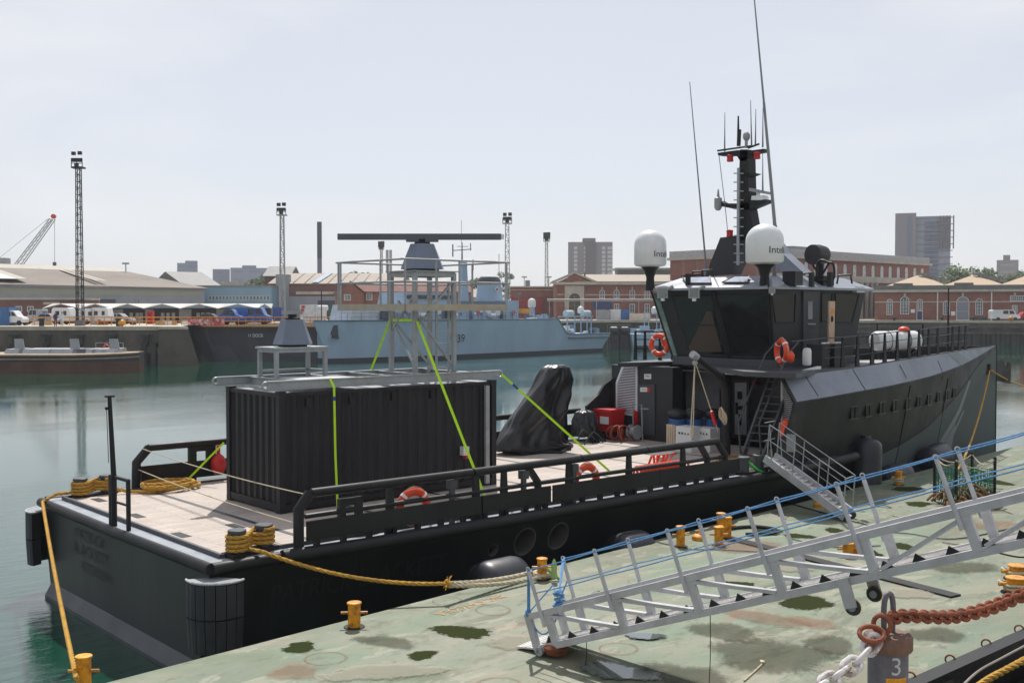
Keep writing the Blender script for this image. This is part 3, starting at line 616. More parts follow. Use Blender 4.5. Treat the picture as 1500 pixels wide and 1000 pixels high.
for k, pxs in enumerate(([(1130, 430), (1165, 430), (1163, 472), (1136, 472)], [(1203, 430), (1218, 430), (1218, 471), (1203, 471)], [(1223, 430), (1258, 430), (1247, 472), (1223, 472)])):
    f = MB(); plate(pxs, b4[1], NS, .012, '', None, None, .0, f); o = f.build('window', refl, wh)
    q = [ONP(u, v, b4[1], NS)+NS*.015 for u, v in pxs]; f = MB()
    for a, b in zip(q, q[1:]+q[:1]): f.bar(a, b, .035, .035)
    f.build('window_frame', black, o)
d = plate([(1175, 426), (1199, 426), (1196, 513), (1175, 513)], b4[1], NS, .05, 'door', dkgrey, wh)
plate(rectpx(1181, 441, 1187.5, 467), b4[1], NS, .015, 'door_window', M('pale_glass', L((150, 152, 158)), .1), d, .052)
plate(rectpx(1180, 473, 1191, 475), b4[1], NS, .05, 'door_handle', grey, d, .052)
# roof
ro = [p+(p-V((18.5, .9, z1))).normalized()*.3 for p in t4]
for p in ro: p.z = 5.0
m = MB(); c = V((18.5, .9, 0)); mid = [c+(p-c)*.72 for p in ro]
for p in mid: p.z = 5.42
m.loft([ro, [p+Z*.07 for p in ro], mid]); rf = m.build('roof', roofm, wh)
def onroof(u, v):
    n = ((ro[1]-ro[0]).cross(mid[0]-ro[0])).normalized(); n = n if n.z > 0 else -n; return ONP(u, v, ro[0]+Z*.07, n), n
m = MB()
for pxs in ([(1006, 416), (1042, 416), (1040, 406), (1000, 407)], [(1058, 415), (1096, 415), (1098, 405.5), (1077, 405.5)]):
    q = [onroof(*p)[0] for p in pxs]; n = onroof(1040, 410)[1]; m.ext([p+n*.004 for p in q], n*.03)
    for a, b in zip(q, q[1:]+q[:1]): m.bar(a+n*.03, b+n*.03, .04, .04, 1)
m.build('roof_window', [M('sky_glass', L((170, 176, 190)), .05), black], rf)
m = MB()
for u in (999, 1180, 1207): p = A(u, 419, x=15.5); m.obox(p+V((.3, 0, -.02)), (1, 0), .12, .12, .42)
m.build('roof_stanchion', black, rf)
# flood lights under the eave
for u, v in ((971, 429), (1017, 429), (1131, 425)):
    p = A(u, v, x=15.4); s_ = 1 if u < 1100 else .55; m = MB(); m.obox(p+V((0, 0, -.17*s_)), (-1, -.6), .14*s_, .34*s_, .34*s_); k = V((-1, -.6, 0)).normalized()
    m.obox(p+k*.075*s_+Z*-.13*s_, (-1, -.6), .02, .26*s_, .26*s_, 1); m.bar(p+V((.05, -.14, .12)), p+V((.15, -.3, .22)), .1, .08); m.obox(p+V((0, 0, -.26*s_)), (-1, -.6), .1*s_, .12*s_, .09*s_, 2)
    m.build('flood_light', [gal, M('lamp_lens', L((120, 130, 122)), .1), white], rf)
# radomes
def radome(u, v0, v1, vb, x, wpx, nm):
    c = A(u, v1, x=x); dd = (c-CAM).dot(FW); s_ = dd/F; r = wpx*s_/2; h = (v1-v0)*s_
    o = MB(); o.lathe([(r*.62, 0), (r*.93, .04), (r, .1), (r*1.0, h-r*.92)]+[(r*math.cos(t*math.pi/16), h-r*.92+r*.92*math.sin(t*math.pi/16)) for t in range(1, 9)], c, 32)
    ob = o.build('radome', white, ship)
    m = MB(); zb = c.z-(vb-v1)*s_; m.lathe([(.16, zb-c.z-.1), (.13, -.35), (.2, -.12), (r*.6, .02)], c, 14); m.build('radome_mount', black, ob)
    az = CAM-c; a0 = math.atan2(az.y, az.x)+.2
    def bend(x_, y_): a = a0+x_/r; return c+V((math.cos(a)*(r+.006), math.sin(a)*(r+.006), h*.33+y_))
    text('radome_lettering', 'Intellian', ltblack, ob, c, (1, 0, 0), Z, .2, bend=bend, align='LEFT', width=.95)
radome(952.5, 337, 391, 421, 15.55, 47, 'a'); radome(1120, 328, 387, 421, 15.7, 55, 'b')
m = MB()
for q in (-1, 1): p = A(1120, 390, x=15.7); m.bar(p+V((0, q*.03, 0)), p+V((q*.25, q*.35, -.72)), .05)
m.build('radome_strut', black, rf)
# mast: arched legs, column with ladder, arms
XM = 17.5
def T(u, v, x=XM): return A(u, v, x=x)
m = MB(); m.ext([T(1033, 404), T(1071, 402), T(1092, 350), T(1083, 345), T(1055, 348)], (.55, 0, 0)); mast = m.build('mast', dkd, ship)
m = MB(); m.ext([T(1128, 345), T(1146, 371), T(1181, 403), T(1146, 403), T(1120, 362), T(1092, 350), T(1096, 342)], (.5, 0, 0)); m.build('mast_leg', slate, mast)
m = MB(); m.ext([T(1080, 352), T(1106, 352), T(1097, 300), T(1095, 219), T(1084, 219), T(1081, 300)], (.42, 0, 0)); m.build('mast_column', black, mast)
m = MB(); m.ext([T(1054, 294), T(1060, 298), T(1082, 298), T(1096, 296), T(1121, 292), T(1122, 297), T(1098, 307), T(1080, 307), T(1060, 303), T(1053, 302)], (.3, 0, 0)); m.build('mast_arm', black, mast)
m = MB(); m.ext([T(1051, 224), T(1080, 220), T(1096, 221), T(1119, 218), T(1120, 222), T(1098, 226), T(1093, 236), T(1084, 236), T(1079, 228), T(1052, 228)], (.3, 0, 0))
m.bar(T(1051, 221), T(1100, 214), .05); m.bar(T(1096, 217), T(1112, 211), .05); m.ext([T(1095, 252), T(1109, 254), T(1103, 257), T(1095, 259)], (.25, 0, 0)); m.build('mast_arm', black, mast)
m = MB()
for i in range(11): v = 254+i*13; m.bar(T(1075, v, XM-.12), T(1089, v, XM-.12), .035)
m.bar(T(1082, 246, XM-.14), T(1081, 388, XM-.14), .09, .05); m.build('mast_ladder', gal, mast)
for u, v in ((1069.5, 232), (1109, 228), (1069, 342)):
    m = MB(); p = T(u, v, XM-.05); m.lathe([(.09, -.11), (.11, -.1), (.1, .02), (.11, .04), (.11, .1), (.05, .12)], p, 12); m.build('navigation_light', red, mast)
m = MB(); m.ext([T(1097, 275), T(1126, 281), T(1126, 285), T(1097, 280)], (.12, 0, 0)); m.build('radar_scanner', grey, mast)
m = MB(); m.ext([T(1101, 287), T(1117, 286), T(1119, 293), T(1100, 293)], (.3, 0, 0)); m.tube([T(1111, 281, XM+.1), T(1111, 288, XM+.1)], .06, 8); m.build('radar_gearbox', white, mast)
m = MB(); m.tube([T(1081.5, 214), T(1081.5, 170)], [.05, .025], 8); m.tube([T(1082, 214), T(1083, 190)], .07, 6); m.build('mast_spire', black, mast)
m = MB(); m.tube([T(1093, 217), T(1093.5, 202)], .05, 8); m.ball(T(1093.5, 200), .12, 6, 0, 1.3); m.tube([T(1093.5, 198), T(1093.5, 193)], .03, 6); m.build('mast_sensor', grey, mast)
m = MB(); p = T(1052, 295); m.lathe([(.07, -.3), (.13, -.2), (.13, .1), (.05, .16), (.02, .4)], p, 10); m.build('mast_sensor', grey, mast)
thin = M('antenna_grey', L((110, 114, 118)), .5)
for u, v0, v1, u2 in ((1061.5, 222, 165, 1061.8), (1101, 214, 147, 1099.5), (1106.5, 214, 160, 1107.2), (1117.3, 216, 158, 1117.6), (1117.3, 280, 222, 1117.3)):
    m = MB(); m.tube([T(u, v0), T((u+u2)/2, (v0+v1)/2), T(u2, v1)], [.03, .018, .01], 6); m.build('whip_antenna', thin, mast)
m = MB(); m.tube([T(1053, 226), T(1062, 300), T(1066, 340)], .012, 4); m.build('mast_stay', thin, mast)
m = MB(); a, b, c = A(1135, 330, x=16.6), A(1119, 150, x=16.6), A(1104.3, -8, x=16.6); d_ = (c-b); m.tube([a-Z*1.6, a], .07, 8); m.tube([a, b], [.055, .04], 8); m.tube([b, c+d_*.3], [.035, .015], 6); m.build('long_whip_antenna', M('whip_grey', L((126, 130, 134)), .5), ship)
m = MB(); a, b = A(1034, 388, x=18), A(1010.3, 120, x=18); m.tube([a-Z*.35, a], .07, 8); m.tube([a, b], [.035, .014], 6); m.build('long_whip_antenna', thin, ship)
# camera drum, guard frame, horn box, vents on the roof
m = MB(); p = A(1193, 373, x=18.6); ax = RT*.8+FW*.6; m.lathe([(.2, -.02), (.32, 0), (.33, .3), (.29, .55), (.1, .56)], p-ax*.1, 20, 0, ax); m.build('searchlight', dkd, rf)
m = MB(); q = A(1202, 386, x=18.6); m.tube([q, q-Z*.6], .1, 8); m.obox(q-Z*.7, (1, 0), .6, .6, .3); m.bar(q+V((0, .3, 0)), q+V((0, .1, -.3)), .05); m.bar(q+V((0, -.3, 0)), q+V((0, -.1, -.3)), .05); m.build('searchlight_mount', black, rf)
m = MB(); m.tube(smooth_path([A(u, v, x=18.2) for u, v in ((1196, 408), (1197, 388), (1203, 381), (1213, 384), (1221, 388), (1220, 410), (1198, 410))], 4), .04, 6); m.build('guard_frame', black, rf)
m = MB(); p = A(1161, 418, x=16.6); m.obox(p, (1, 0), .4, .45, .42); m.build('horn_box', dkd, rf)
m = MB()
for u, v in ((1022, 402), (1036, 400), (1180, 405), (1237, 408)): p = A(u, v, x=17); m.tube([p+V((0, .25, -.15)), p+V((0, .2, .1)), p+V((0, -.2, .1)), p+V((0, -.25, -.15))], .03, 6)
m.bar(A(998, 405, x=16.2), A(1030, 402, x=16.6), .05); m.build('roof_handrail', black, rf)
m = MB(); p = A(1255, 424, x=20.4); m.obox(p-Z*.1, (1, 0), .5, .3, .2); m.build('side_light', white, rf)
# ladder to the upper deck
lad = MB()
def stile(u0, v0, u1, v1, y): a, b = A(u0, v0, y=y), A(u1, v1, y=y); return a, b+(b-a)*(b.z/(a.z-b.z))
sa, sb = stile(1131, 548, 1097, 644, -1.5), stile(1163, 549, 1126, 650, -2.15)
for a, b in (sa, sb): lad.bar(a, b, .07, .16)
for i in range(1, 12): t = i/12; lad.bar(sa[0].lerp(sa[1], t), sb[0].lerp(sb[1], t), .16, .03)
ld = lad.build('ladder', M('ladder_grey', L((84, 86, 90)), .5), ship)
for (a, b) in (sa, sb):
    m = MB(); o_ = V((-.5, 0, .55)); m.tube([a+V((.2, 0, .95)), a+o_*.7+Z*.2, b.lerp(a, .25)+o_, b.lerp(a, .06)+o_*.2], .028, 8); m.build('ladder_handrail', dkgrey, ld)
# davit arm
m = MB(); a = A(1064, 640, y=-1); a.z = 0; b = A(1063, 572, y=-1); c = A(1056, 553, y=-1); e = A(1018, 521, y=-1)
m.tube([a, b, c.lerp(b, .3), c, e], [.13, .13, .12, .11, .09], 10); dv = m.build('davit', black, ship)
m = MB(); m.tube([e+V((-.12, 0, .05)), e+V((.08, 0, -.05))], .11, 10); m.ball(e-Z*.2, .08, 6); m.build('davit_sheave', gal, dv)
# rails round the upper deck and foredeck
m = MB(); pts = [A(930, 527, z=2.62), A(944, 527, z=2.62), A(966, 528, z=2.62), A(985, 528, z=2.62)]
for p in pts: m.ext([p+V((0, -.07, 0)), p+V((0, .07, 0)), p+V((0, .03, 1.0)), p+V((0, -.03, 1.0))], (.05, 0, 0))
for h in (.4, .72, 1.0): m.tube([p+Z*h for p in pts], .016 if h < 1 else .025, 5)
m.tube([pts[0]+Z, pts[0]+V((1.2, .2, 1))], .02, 5); m.build('upper_deck_rail', black, ship)
BS = [(1209, 541), (1236, 540), (1258, 537), (1279, 534), (1298, 531.5), (1316, 529.5), (1333, 527.5), (1348, 525.5), (1362, 523), (1375, 521), (1397, 517.5), (1407, 516), (1416, 514)]
pts = []
for u, v in BS:
    x = next(x_ for x_ in [14.5+i*.05 for i in range(400)] if (lambda q: (q-CAM).dot(RT)/((q-CAM).dot(FW))*F/1+750)(V((x_, side(x_, 2.5)+.12, 2.6))) >= u)
    pts.append(V((x, side(x, 2.5)+.14, stn(x)[4]-.04)))
for p in pts[1:]:
    m = MB(); m.ext([p+V((-.11, 0, 0)), p+V((.11, 0, 0)), p+V((.025, 0, .98)), p+V((-.025, 0, .98))], (0, .05, 0)); m.build('rail_stanchion', black, ship)
for h in (.38, .68, .97):
    m = MB(); st_ = [A(1160, 500+ (0.97-h)*38, y=-2.3)] if h > .9 else []; m.tube(st_+[p+Z*h+V((0, .03, 0)) for p in pts]+[pts[-1]+V((.4, .1, h))], .014 if h < .9 else .02, 5); m.build('rail_wire', dkgrey, ship)
m = MB()
far = [V((x, side(x, 2.5, 1)-.14, stn(x)[4])) for x in (19, 21.5, 24, 26.5, 29, 31.5)]
for p in far: m.bar(p, p+Z*.95, .05)
for h in (.45, .95): m.tube([p+Z*h for p in far], .016, 5)
m.build('foredeck_rail', black, ship)
m = MB(); p = pts[-3]+V((.2, .3, 0)); m.tube([p, p+Z*2.4], [.05, .025], 6); m.build('jack_staff', black, ship)
# ------------------------------------------------------------------ things on the vessel
H = 2.641
def corr(m, a, b, z0, z1, n, depth, out, mi=0):      # corrugated sheet between a and b
    a, b, out = V(a), V(b), V(out); pts = []
    for i in range(n):
        for t, k in ((.0, 0), (.28, 0), (.42, 1), (.78, 1), (.92, 0)): pts.append(a.lerp(b, (i+t)/n)-out*(depth*k))
    pts.append(b.copy()); m.loft([[p+Z*z0 for p in pts], [p+Z*z1 for p in pts]], mi, False, False, False)
contm = M('container_black', L((32, 32, 36)), .5, var=.14, sc=.7, dirt=L((52, 52, 54)), dsc=.8, damt=.35, spec=.35)
cont = thing('shipping_container', 'black corrugated shipping container lashed down on the work deck', 'shipping container', (3.03, 1.22, .04))
LX, LY = 6.058, 2.438
m = MB(); m.box((.16, .12, .14), (LX-.1, LY-.04, H-.06)); corr(m, (.1, .06, 0), (LX-.1, .06, 0), .2, H-.1, 21, .035, (0, -1, 0)); corr(m, (.05, LY-.12, 0), (.05, .12, 0), .22, H-.12, 8, .05, (-1, 0, 0))
m.build('body', contm, cont)
m = MB()
for x in (0, LX-.15):
    for y in (0, LY-.15): m = MB(); m.box((x, y, .16), (x+.15, y+.15, H-.12)); m.build('corner_post', contm, cont)
m = MB()
for y in (.015, LY-.115): m.box((.151, y, H-.1), (LX-.151, y+.1, H-.03)); m.box((.151, y, .08), (LX-.151, y+.1, .22))
for x in (.015, LX-.115): m.box((x, .151, H-.12), (x+.1, LY-.151, H-.03)); m.box((x, .151, .08), (x+.1, LY-.151, .24))
m.build('edge_rail', contm, cont)
for x in (0, LX-.17):
    for y in (0, LY-.17):
        for z in (.04, H-.118):
            m = MB(); m.box((x-.003, y-.003, z), (x+.173, y+.173, z+.118)); k = -.005 if x == 0 else .175; m.box((x+k, y+.06, z+.035), (x+k+.003, y+.11, z+.085), 1); m.box((x+.06, y-.006, z+.035), (x+.11, y-.004, z+.085), 1); m.build('corner_casting', [contm, black], cont)
m = MB(); m.box((.12, .12, H-.055), (LX-.12, LY-.12, H-.035)); m.build('roof_panel', grey, cont)
x = A(713, 600, y=-.03).x; m = MB(); m.box((x-.06, -.07, .1), (x+.06, -.002, H-.12)); m.build('conduit', gal, cont)
p = A(679, 660, y=0); m = MB(); m.box((p.x-.09, -.11, p.z-.1), (p.x+.09, .03, p.z+.11)); m.box((p.x-.04, -.13, p.z-.18), (p.x+.1, -.02, p.z-.1), 1); m.build('socket_box', [white, red], cont)
m = MB()
for u, v in ((452, 589), (515, 586), (577, 580), (634, 577)): p = A(u, v, y=0); m.box((p.x-.06, -.02, p.z-.09), (p.x+.06, .04, p.z+.09))
m.build('vent_slot', black, cont)
# lifting frame with two radars
fr = thing('radar_support_frame', 'galvanised steel support frame and walkway tower bolted over the black container roof', 'steel frame', (3, 1.2, H))
def ibeam(m, a, b, h=.2): 
    a, b = V(a), V(b); m.bar(a+Z*.012, b+Z*.012, .12, .024); m.bar(a+Z*(h-.012), b+Z*(h-.012), .12, .024); m.bar(a+Z*h/2, b+Z*h/2, .05, h-.05)
zb = H+.03
m = MB(); ibeam(m, (-.2, .15, zb), (LX+.2, .15, zb)); m.build('beam', gal, fr)
m = MB(); ibeam(m, (-.28, LY-.15, zb), (LX+.1, LY-.15, zb)); m.build('beam', gal, fr)
for x in (.55, 2.0, 3.2, 4.1, 5.5):
    m = MB(); ibeam(m, (x, .22, zb), (x, LY-.22, zb), .18); m.build('cross_beam', gal, fr)
for x, y in ((-.24, .15), (-.32, LY-.15), (LX+.24, .15), (LX+.14, LY-.15)):
    m = MB(); m.torus((x, y, zb+.1), .075, .028, (0, 1, 0), 16, 6); m.build('lifting_eye', gal, fr)
m = MB(); m.box((.62, .25, zb+.182), (2.1, 1.1, zb+.2)); m.build('cover_plate', alu, fr)
zt = zb+.2
def legs(xs, ys, za, zc, w_, name, par):
    for x in xs:
        for y in ys: m = MB(); m.bar((x, y, za), (x, y, zc), w_); m.build(name, gal, par)
T0 = (.62, 1.88, 1.22, 1.98)             # small stand
tb = MB(); tb.box((T0[0]-.08, T0[2]-.08, 3.5), (T0[1]+.08, T0[3]+.08, 3.54)); tb.box((T0[0]-.04, T0[2]-.04, 3.42), (T0[1]+.04, T0[3]+.04, 3.497)); tb = tb.build('stand_top', gal, fr)
legs((T0[0], T0[1]), (T0[2], T0[3]), zb+.1, 3.42, .085, 'stand_leg', fr)
m = MB(); m.bar((T0[0], T0[3], 2.98), (T0[1], T0[3], 2.98), .06); m.bar((T0[1], T0[2], 2.98), (T0[1], T0[3], 2.98), .06); m.build('stand_brace', gal, fr)
X0, X1, Y0, Y1 = 4.22, 5.42, .9, 1.9      # tower
legs((X0, X1), (Y0, Y1), zt-.1, 5.3, .1, 'tower_leg', fr)
m = MB()
for a, b in (((X0, Y1), (X0, Y0)), ((X1, Y1), (X1, Y0)), ((X0, Y0), (X1, Y0)), ((X0, Y1), (X1, Y1))): m.bar((*a, 5.26), (*b, 5.26), .09, .12); 
m.box((X0-.1, Y0-.1, 5.32), (X1+.1, Y1+.1, 5.345)); m.build('tower_head', gal, fr)
for a, b in (((X0, Y1, 3.85), (X0, Y0, 4.75)), ((X0, Y0-.02, 3.9), (X1, Y0-.02, 5.15)), ((X1, Y0, 2.95), (X0+.1, Y0, 4.2)), ((X0, Y1, 4.15), (X0+.02, Y0, 2.95)), ((X0, Y1, 4.2), (X1, Y1, 2.95)), ((X0+.05, Y0, 3.9), (X0, Y1-.3, 4.6))):
    m = MB(); m.bar(a, b, .05); m.build('brace', gal, fr)
P0, P1, Q0, Q1, zp_ = 3.25, 6.35, -.05, 2.8, 4.44
m = MB()
for a, b in (((P0, Q0), (P1, Q0)), ((P1, Q0), (P1, Q1)), ((P1, Q1), (P0, Q1)), ((P0, Q1), (P0, Q0)), ((P0, Y0), (P1, Y0)), ((P0, Y1), (P1, Y1))): m.bar((*a, zp_), (*b, zp_), .07, .16)
for k in range(20): x = P0+.08+k*.157; m.box((x, Q0+.04, zp_+.04), (x+.03, Y0-.06, zp_+.07)); m.box((x, Y1+.06, zp_+.04), (x+.03, Q1-.04, zp_+.07))
m.build('walkway', M('weathered_galvanised', L((168, 164, 150)), .6, .2, .15, 4, dirt=L((176, 140, 96)), dsc=2.2, damt=.6), fr)
for x, y in ((P0, Q0), (P0+.9, Q0), (P0+1.6, Q0), (P1, Q0), (P0, .95), (P0, Q1-.1), (P0, Q1), (P1, Q1), (P0+1.5, Q1), (P1, 1.3)):
    m = MB(); m.tube([(x, y, zp_+.08), (x, y, zp_+1.12)], .026, 8); m.build('railing_post', gal, fr)
for h in (.6, 1.12):
    m = MB()
    for a, b in (((P0-.1, Q0), (P1+.1, Q0)), ((P0, Q0), (P0, Q1+.1)), ((P0, Q1), (P1, Q1)), ((P1, Q0), (P1, Q1))): m.tube([(*a, zp_+h), (*b, zp_+h)], .024, 8)
    m.build('railing_tube', gal, fr)
m = MB(); xl = X1-.35
for x in (xl-.18, xl+.2): m.bar((x, Y0+.02, zb+.1), (x, Y0+.02, 5.1), .045)
for i in range(7): z = 2.95+i*.3; m.bar((xl-.18, Y0+.02, z), (xl+.2, Y0+.02, z), .03)
m.build('tower_ladder', gal, fr)
def pedestal(name, label, c, w0, w1, h, sx=1.):
    r = thing(name, label, 'radar', c); m = MB(); c = V(c)
    def oct(w_, z): 
        k = w_*.22; q = w_/2; return [c+V((x*sx, y, z)) for x, y in ((-q+k, -q), (q-k, -q), (q, -q+k), (q, q-k), (q-k, q), (-q+k, q), (-q, q-k), (-q, -q+k))]
    m.loft([oct(w0, .05), oct(w0*.97, .1), oct(w1, h)]); m.build('pedestal', radargrey, r)
    m = MB(); m.lathe([(w0*.44, 0), (w0*.44, .05)], c, 12); m.lathe([(w1*.38, h), (w1*.38, h+.04), (w1*.22, h+.05), (w1*.22, h+.12)], c, 14); m.build('turning_ring', black, r)
    return r
c1 = A(426, 506, x=1.25); c1 = V((1.25, 1.6, 3.54)); r1 = pedestal('radar', 'small blue grey radar on the low stand above the aft end of the container', c1, .78, .46, .62)
m = MB(); a = A(411, 461.5, y=1.6); b = A(436, 460, y=1.6); cc = c1+Z*.78; dr = V((.75, .5, 0)).normalized(); m.bar(cc-dr*.42, cc+dr*.42, .12, .08); m.build('antenna', grey, r1)
m = MB(); m.bar(c1+V((.42, -.1, .05)), c1+V((.2, -.05, .66)), .07); m.build('stay_bar', white, r1)
c2 = V(((X0+X1)/2, (Y0+Y1)/2, 5.345)); r2 = pedestal('radar', 'large blue grey radar with a long bar antenna on top of the tower', c2, .95, .52, .68)
m = MB(); cc = c2+Z*.86; m.bar(cc-RT*2.03+RT*-.08, cc+RT*1.97, .16, .15); m.bar(cc+RT*1.97, cc+RT*2.04, .12, .12, 1); m.bar(cc-Z*.1-RT*.4, cc-Z*.1+RT*.4, .16, .06); m.build('antenna', [M('antenna_bar_grey', L((86, 90, 98)), .5), white], r2)
# lashing straps
def strap(label, pts, w_=.05, blue=None):
    m = MB()
    for a, b in zip(pts, pts[1:]):
        a, b = V(a), V(b); sd = (b-a).cross(V(CAM)-a).normalized(); m.bar(a, b, w_, .006, 0, (b-a).cross(sd))
    if blue: a, b = V(pts[blue[0]]), V(pts[blue[0]+1]); m.bar(a.lerp(b, blue[1]), a.lerp(b, blue[2]), w_*1.05, .012, 1, (b-a).cross((b-a).cross(V(CAM)-a)))
    return tag(m.build('lashing_strap', [lime, blueweb], loc=pts[0]), label, 'lashing strap', 'lime straps holding the container and tower')
x = A(491, 600, y=-.12).x; strap('lime ratchet strap hanging straight down the long side of the container', [(x, .1, H+.24), (x, -.08, H+.05), (x, -.12, 1.2), (x, -.2, .06)], .05, (1, .14, .2))
b = A(712, 712, y=-2.2); strap('long lime strap running from the tower down past the container to the near rail', [(X0+.02, Y0-.06, 4.1), (b.x, b.y, .2)], .06)
strap('lime strap from the tower slanting away to the far side of the container', [(X0-.05, Y1, 4.1), A(543, 543, y=2.45)], .055)
strap('lime strap wrapped level between the tower legs', [(X0, Y1, 4.12), (X0-.03, Y0, 4.13)], .06)
b = A(893, 690, y=-2.6); strap('lime strap from the forward container corner slanting over the covered machine to the rail', [(LX+.25, .1, zb+.1), b], .055, (0, .11, .16))
a = A(272, 705, z=.1); b = A(328, 648, y=4.6); strap('lime strap at the far aft corner of the container leading to the port rail', [a, b], .05)
strap('coil of lime strap lying on the frame over the container', [(2.6, .9, zb+.02), (2.9, 1.15, zb+.06)], .08)
# wire ropes across the stern
def line(label, pts, r, mat, cat='rope', group=None, name='rope'):
    m = MB(); m.tube(pts, r, 6); return tag(m.build(name, mat, loc=pts[0]), label, cat, group)
line('upper pale guard wire slung across the stern from rail end to rail end', sag((-.75, yp, .98), (-1.14, -3.05, .98), .06), .012, wrope, 'wire', 'guard wires across the stern')
line('lower pale guard wire slung across the stern from rail end to rail end', sag((-.9, yp, .5), (-1.3, -3.05, .45), .06), .012, wrope, 'wire', 'guard wires across the stern')
# life buoys
def buoy(label, c, ax, tilt_up=Z, R=.3, sx=1.):
    c, ax = V(c), V(ax).normalized(); r = thing('life_buoy', label, 'life buoy', c, 'orange life buoys')
    t = tilt_up-ax*tilt_up.dot(ax); t.normalize(); m = MB(); m.torus(c, R, .085, ax, 36, 12, 0, t=t, sx=sx); m.build('ring', orange, r)
    m = MB()
    for k in range(4): a0 = math.pi/4+k*math.pi/2-.09; m.torus(c, R, .088, ax, 3, 12, 0, a0, a0+.18, sx, t)
    m.build('band', white, r)
    m = MB(); pts = []; b = ax.cross(t)
    for k in range(33): a_ = 2*math.pi*k/32; q = .11+.02*math.cos(a_*4); pts.append(c+(t*math.cos(a_)*sx+b*math.sin(a_))*(R+q*.8)+ax*.0)
    m.tube(pts, .011, 5); m.build('grab_line', wrope, r)
    n = V(CAM)-c; n = ax if ax.dot(n) > 0 else -ax; rt_ = t.cross(n)
    def bend(x_, y_): a_ = -x_/R; q = R+y_; return c+t*(math.cos(a_)*q)*sx-rt_*(math.sin(a_)*q)*1+n*.082
    text('buoy_lettering', 'BLACKETT', ltblack, r, c, t, n, .05, bend=bend, width=.34)
    return r
buoy('orange life buoy hung behind the side panel beside the container', A(605, 741, y=-2.96), (.12, 1, .1))
buoy('orange life buoy hung behind the side panel on the rail forward of the container', A(858, 702, y=-2.96), (.12, 1, .1))
buoy('orange life buoy on the upper deck rail under the left radome', V(A(966, 505, x=16.15)), (1, .2, 0), R=.31)
buoy('orange life buoy half hidden behind the wheelhouse port quarter', V(A(984, 497, x=16.6)), (.45, 1, 0), R=.3)
buoy('orange life buoy at the head of the black ladder', V(A(1145, 515, x=15.3)), (1, -.55, 0), R=.31)
bl = MB(); c = A(1158, 523, x=15.2); bl.lathe([(.04, -.16), (.1, -.1), (.12, .06), (.07, .14), (.02, .18)], c, 12); tag(bl.build('buoy_light', orange, loc=c), 'small orange light float beside the life buoy at the ladder head', 'buoy light')
m = MB(); c = A(320, 680, y=5.2); m.ball(c, .2, 8, 0, 1.4); m.tube([c+Z*.2, c+Z*.5], .05, 6); tag(m.build('marker_buoy', red, loc=c), 'red float stowed against the port rail behind the container', 'float')
# covered machines
from mathutils import noise
def shroud(label, c, secs, seed):
    m = MB(); rings = []; n = 120; zt_ = secs[-1][0]; off = V((seed*3.1, seed*1.7, 0))
    fine = []
    for a, b in zip(secs, secs[1:]):
        for k in range(3): fine.append([p+(q-p)*k/3 for p, q in zip(a, b)])
    fine.append(list(secs[-1]))
    for k, (z, cx, cy_, a, b, e) in enumerate(fine):
        ring = []; dz = max(0, 1-z/zt_)
        for i in range(n):
            t = 2*math.pi*i/n; q = (abs(math.cos(t))**e+abs(math.sin(t))**e)**(-1/e); d_ = V((math.cos(t), math.sin(t), 0))
            fold = 1-2*abs(noise.noise(V((d_.x*1.0+z*.55, d_.y*1.3-z*.7, z*.55))+off)); fold2 = 1-2*abs(noise.noise(V((d_.x*2.6-z*.9, d_.y*2.2+z*.7, z*1.3))+off*2)); big = noise.noise(V((d_.x*1.2, d_.y*1.2, z*.9))+off)
            f = (.07+.12*dz)*(fold-.5)+(.04+.04*dz)*(fold2-.5)+.1*big
            ring.append(V((c[0]+cx+q*a*math.cos(t)+d_.x*f, c[1]+cy_+q*b*math.sin(t)+d_.y*f, z+(.07*noise.noise(d_*3+off) if k < 3 else .02*big))))
        rings.append(ring)
    m.loft(rings, 0, True, True); return m
p1 = A(788, 655, z=.03)
t1 = thing('covered_machine', 'tall slanted machine shrouded in a black tarpaulin on the deck', 'covered machine', (11.0, 4.1, .035))
sec = []
for i in range(13):
    t = i/12; v = 645-t*107
    ul = [734, 731, 730, 731, 734, 738, 744, 749, 756, 767, 779, 790, 801][i]; ur = [842, 839, 833, 830, 829, 828, 828, 828, 831, 832, 834, 836, 834][i]
    yc = 3.9; L0, R0 = A(ul, v, y=yc), A(ur, v, y=yc); z = .16+t*((L0.z+R0.z)/2-.16)
    cxm = (L0.x+R0.x)/2; hw = abs(R0.x-L0.x)/2
    bb = .5-.2*t; sec.append((z, cxm-11.0, 0.0, max(.2, hw-bb*.22), bb, 3.4))
sec.append((sec[-1][0]+.07, sec[-1][1], 0, sec[-1][3]*.6, .22, 2.5))
shroud('', (11.0, 4.0), sec, 3).build('tarpaulin', tarp, t1)
m = MB(); m.box((10.05, 3.5, .04), (12.1, 4.4, .16)); m.tube([A(u, v, z=.08) for u, v in ((762, 655), (790, 662), (822, 662), (838, 652))], .05, 6); m.build('base_skid', black, t1)
m = MB(); rnd = random.Random(5)
for k in range(7): a = A(836+rnd.uniform(-6, 20), 640+rnd.uniform(-6, 14), z=.12); m.tube(smooth_path([a, a+V((.35, rnd.uniform(-.2, .2), .2+rnd.random()*.2)), a+V((.8, rnd.uniform(-.3, .1), .05))], 5), .025, 5)
m.build('cable', rubber, t1)
p2 = A(856, 634, z=.3); t2 = thing('covered_machine', 'low lumpy object under a black tarpaulin beside the red chest', 'covered machine', (p2.x, p2.y, .035))
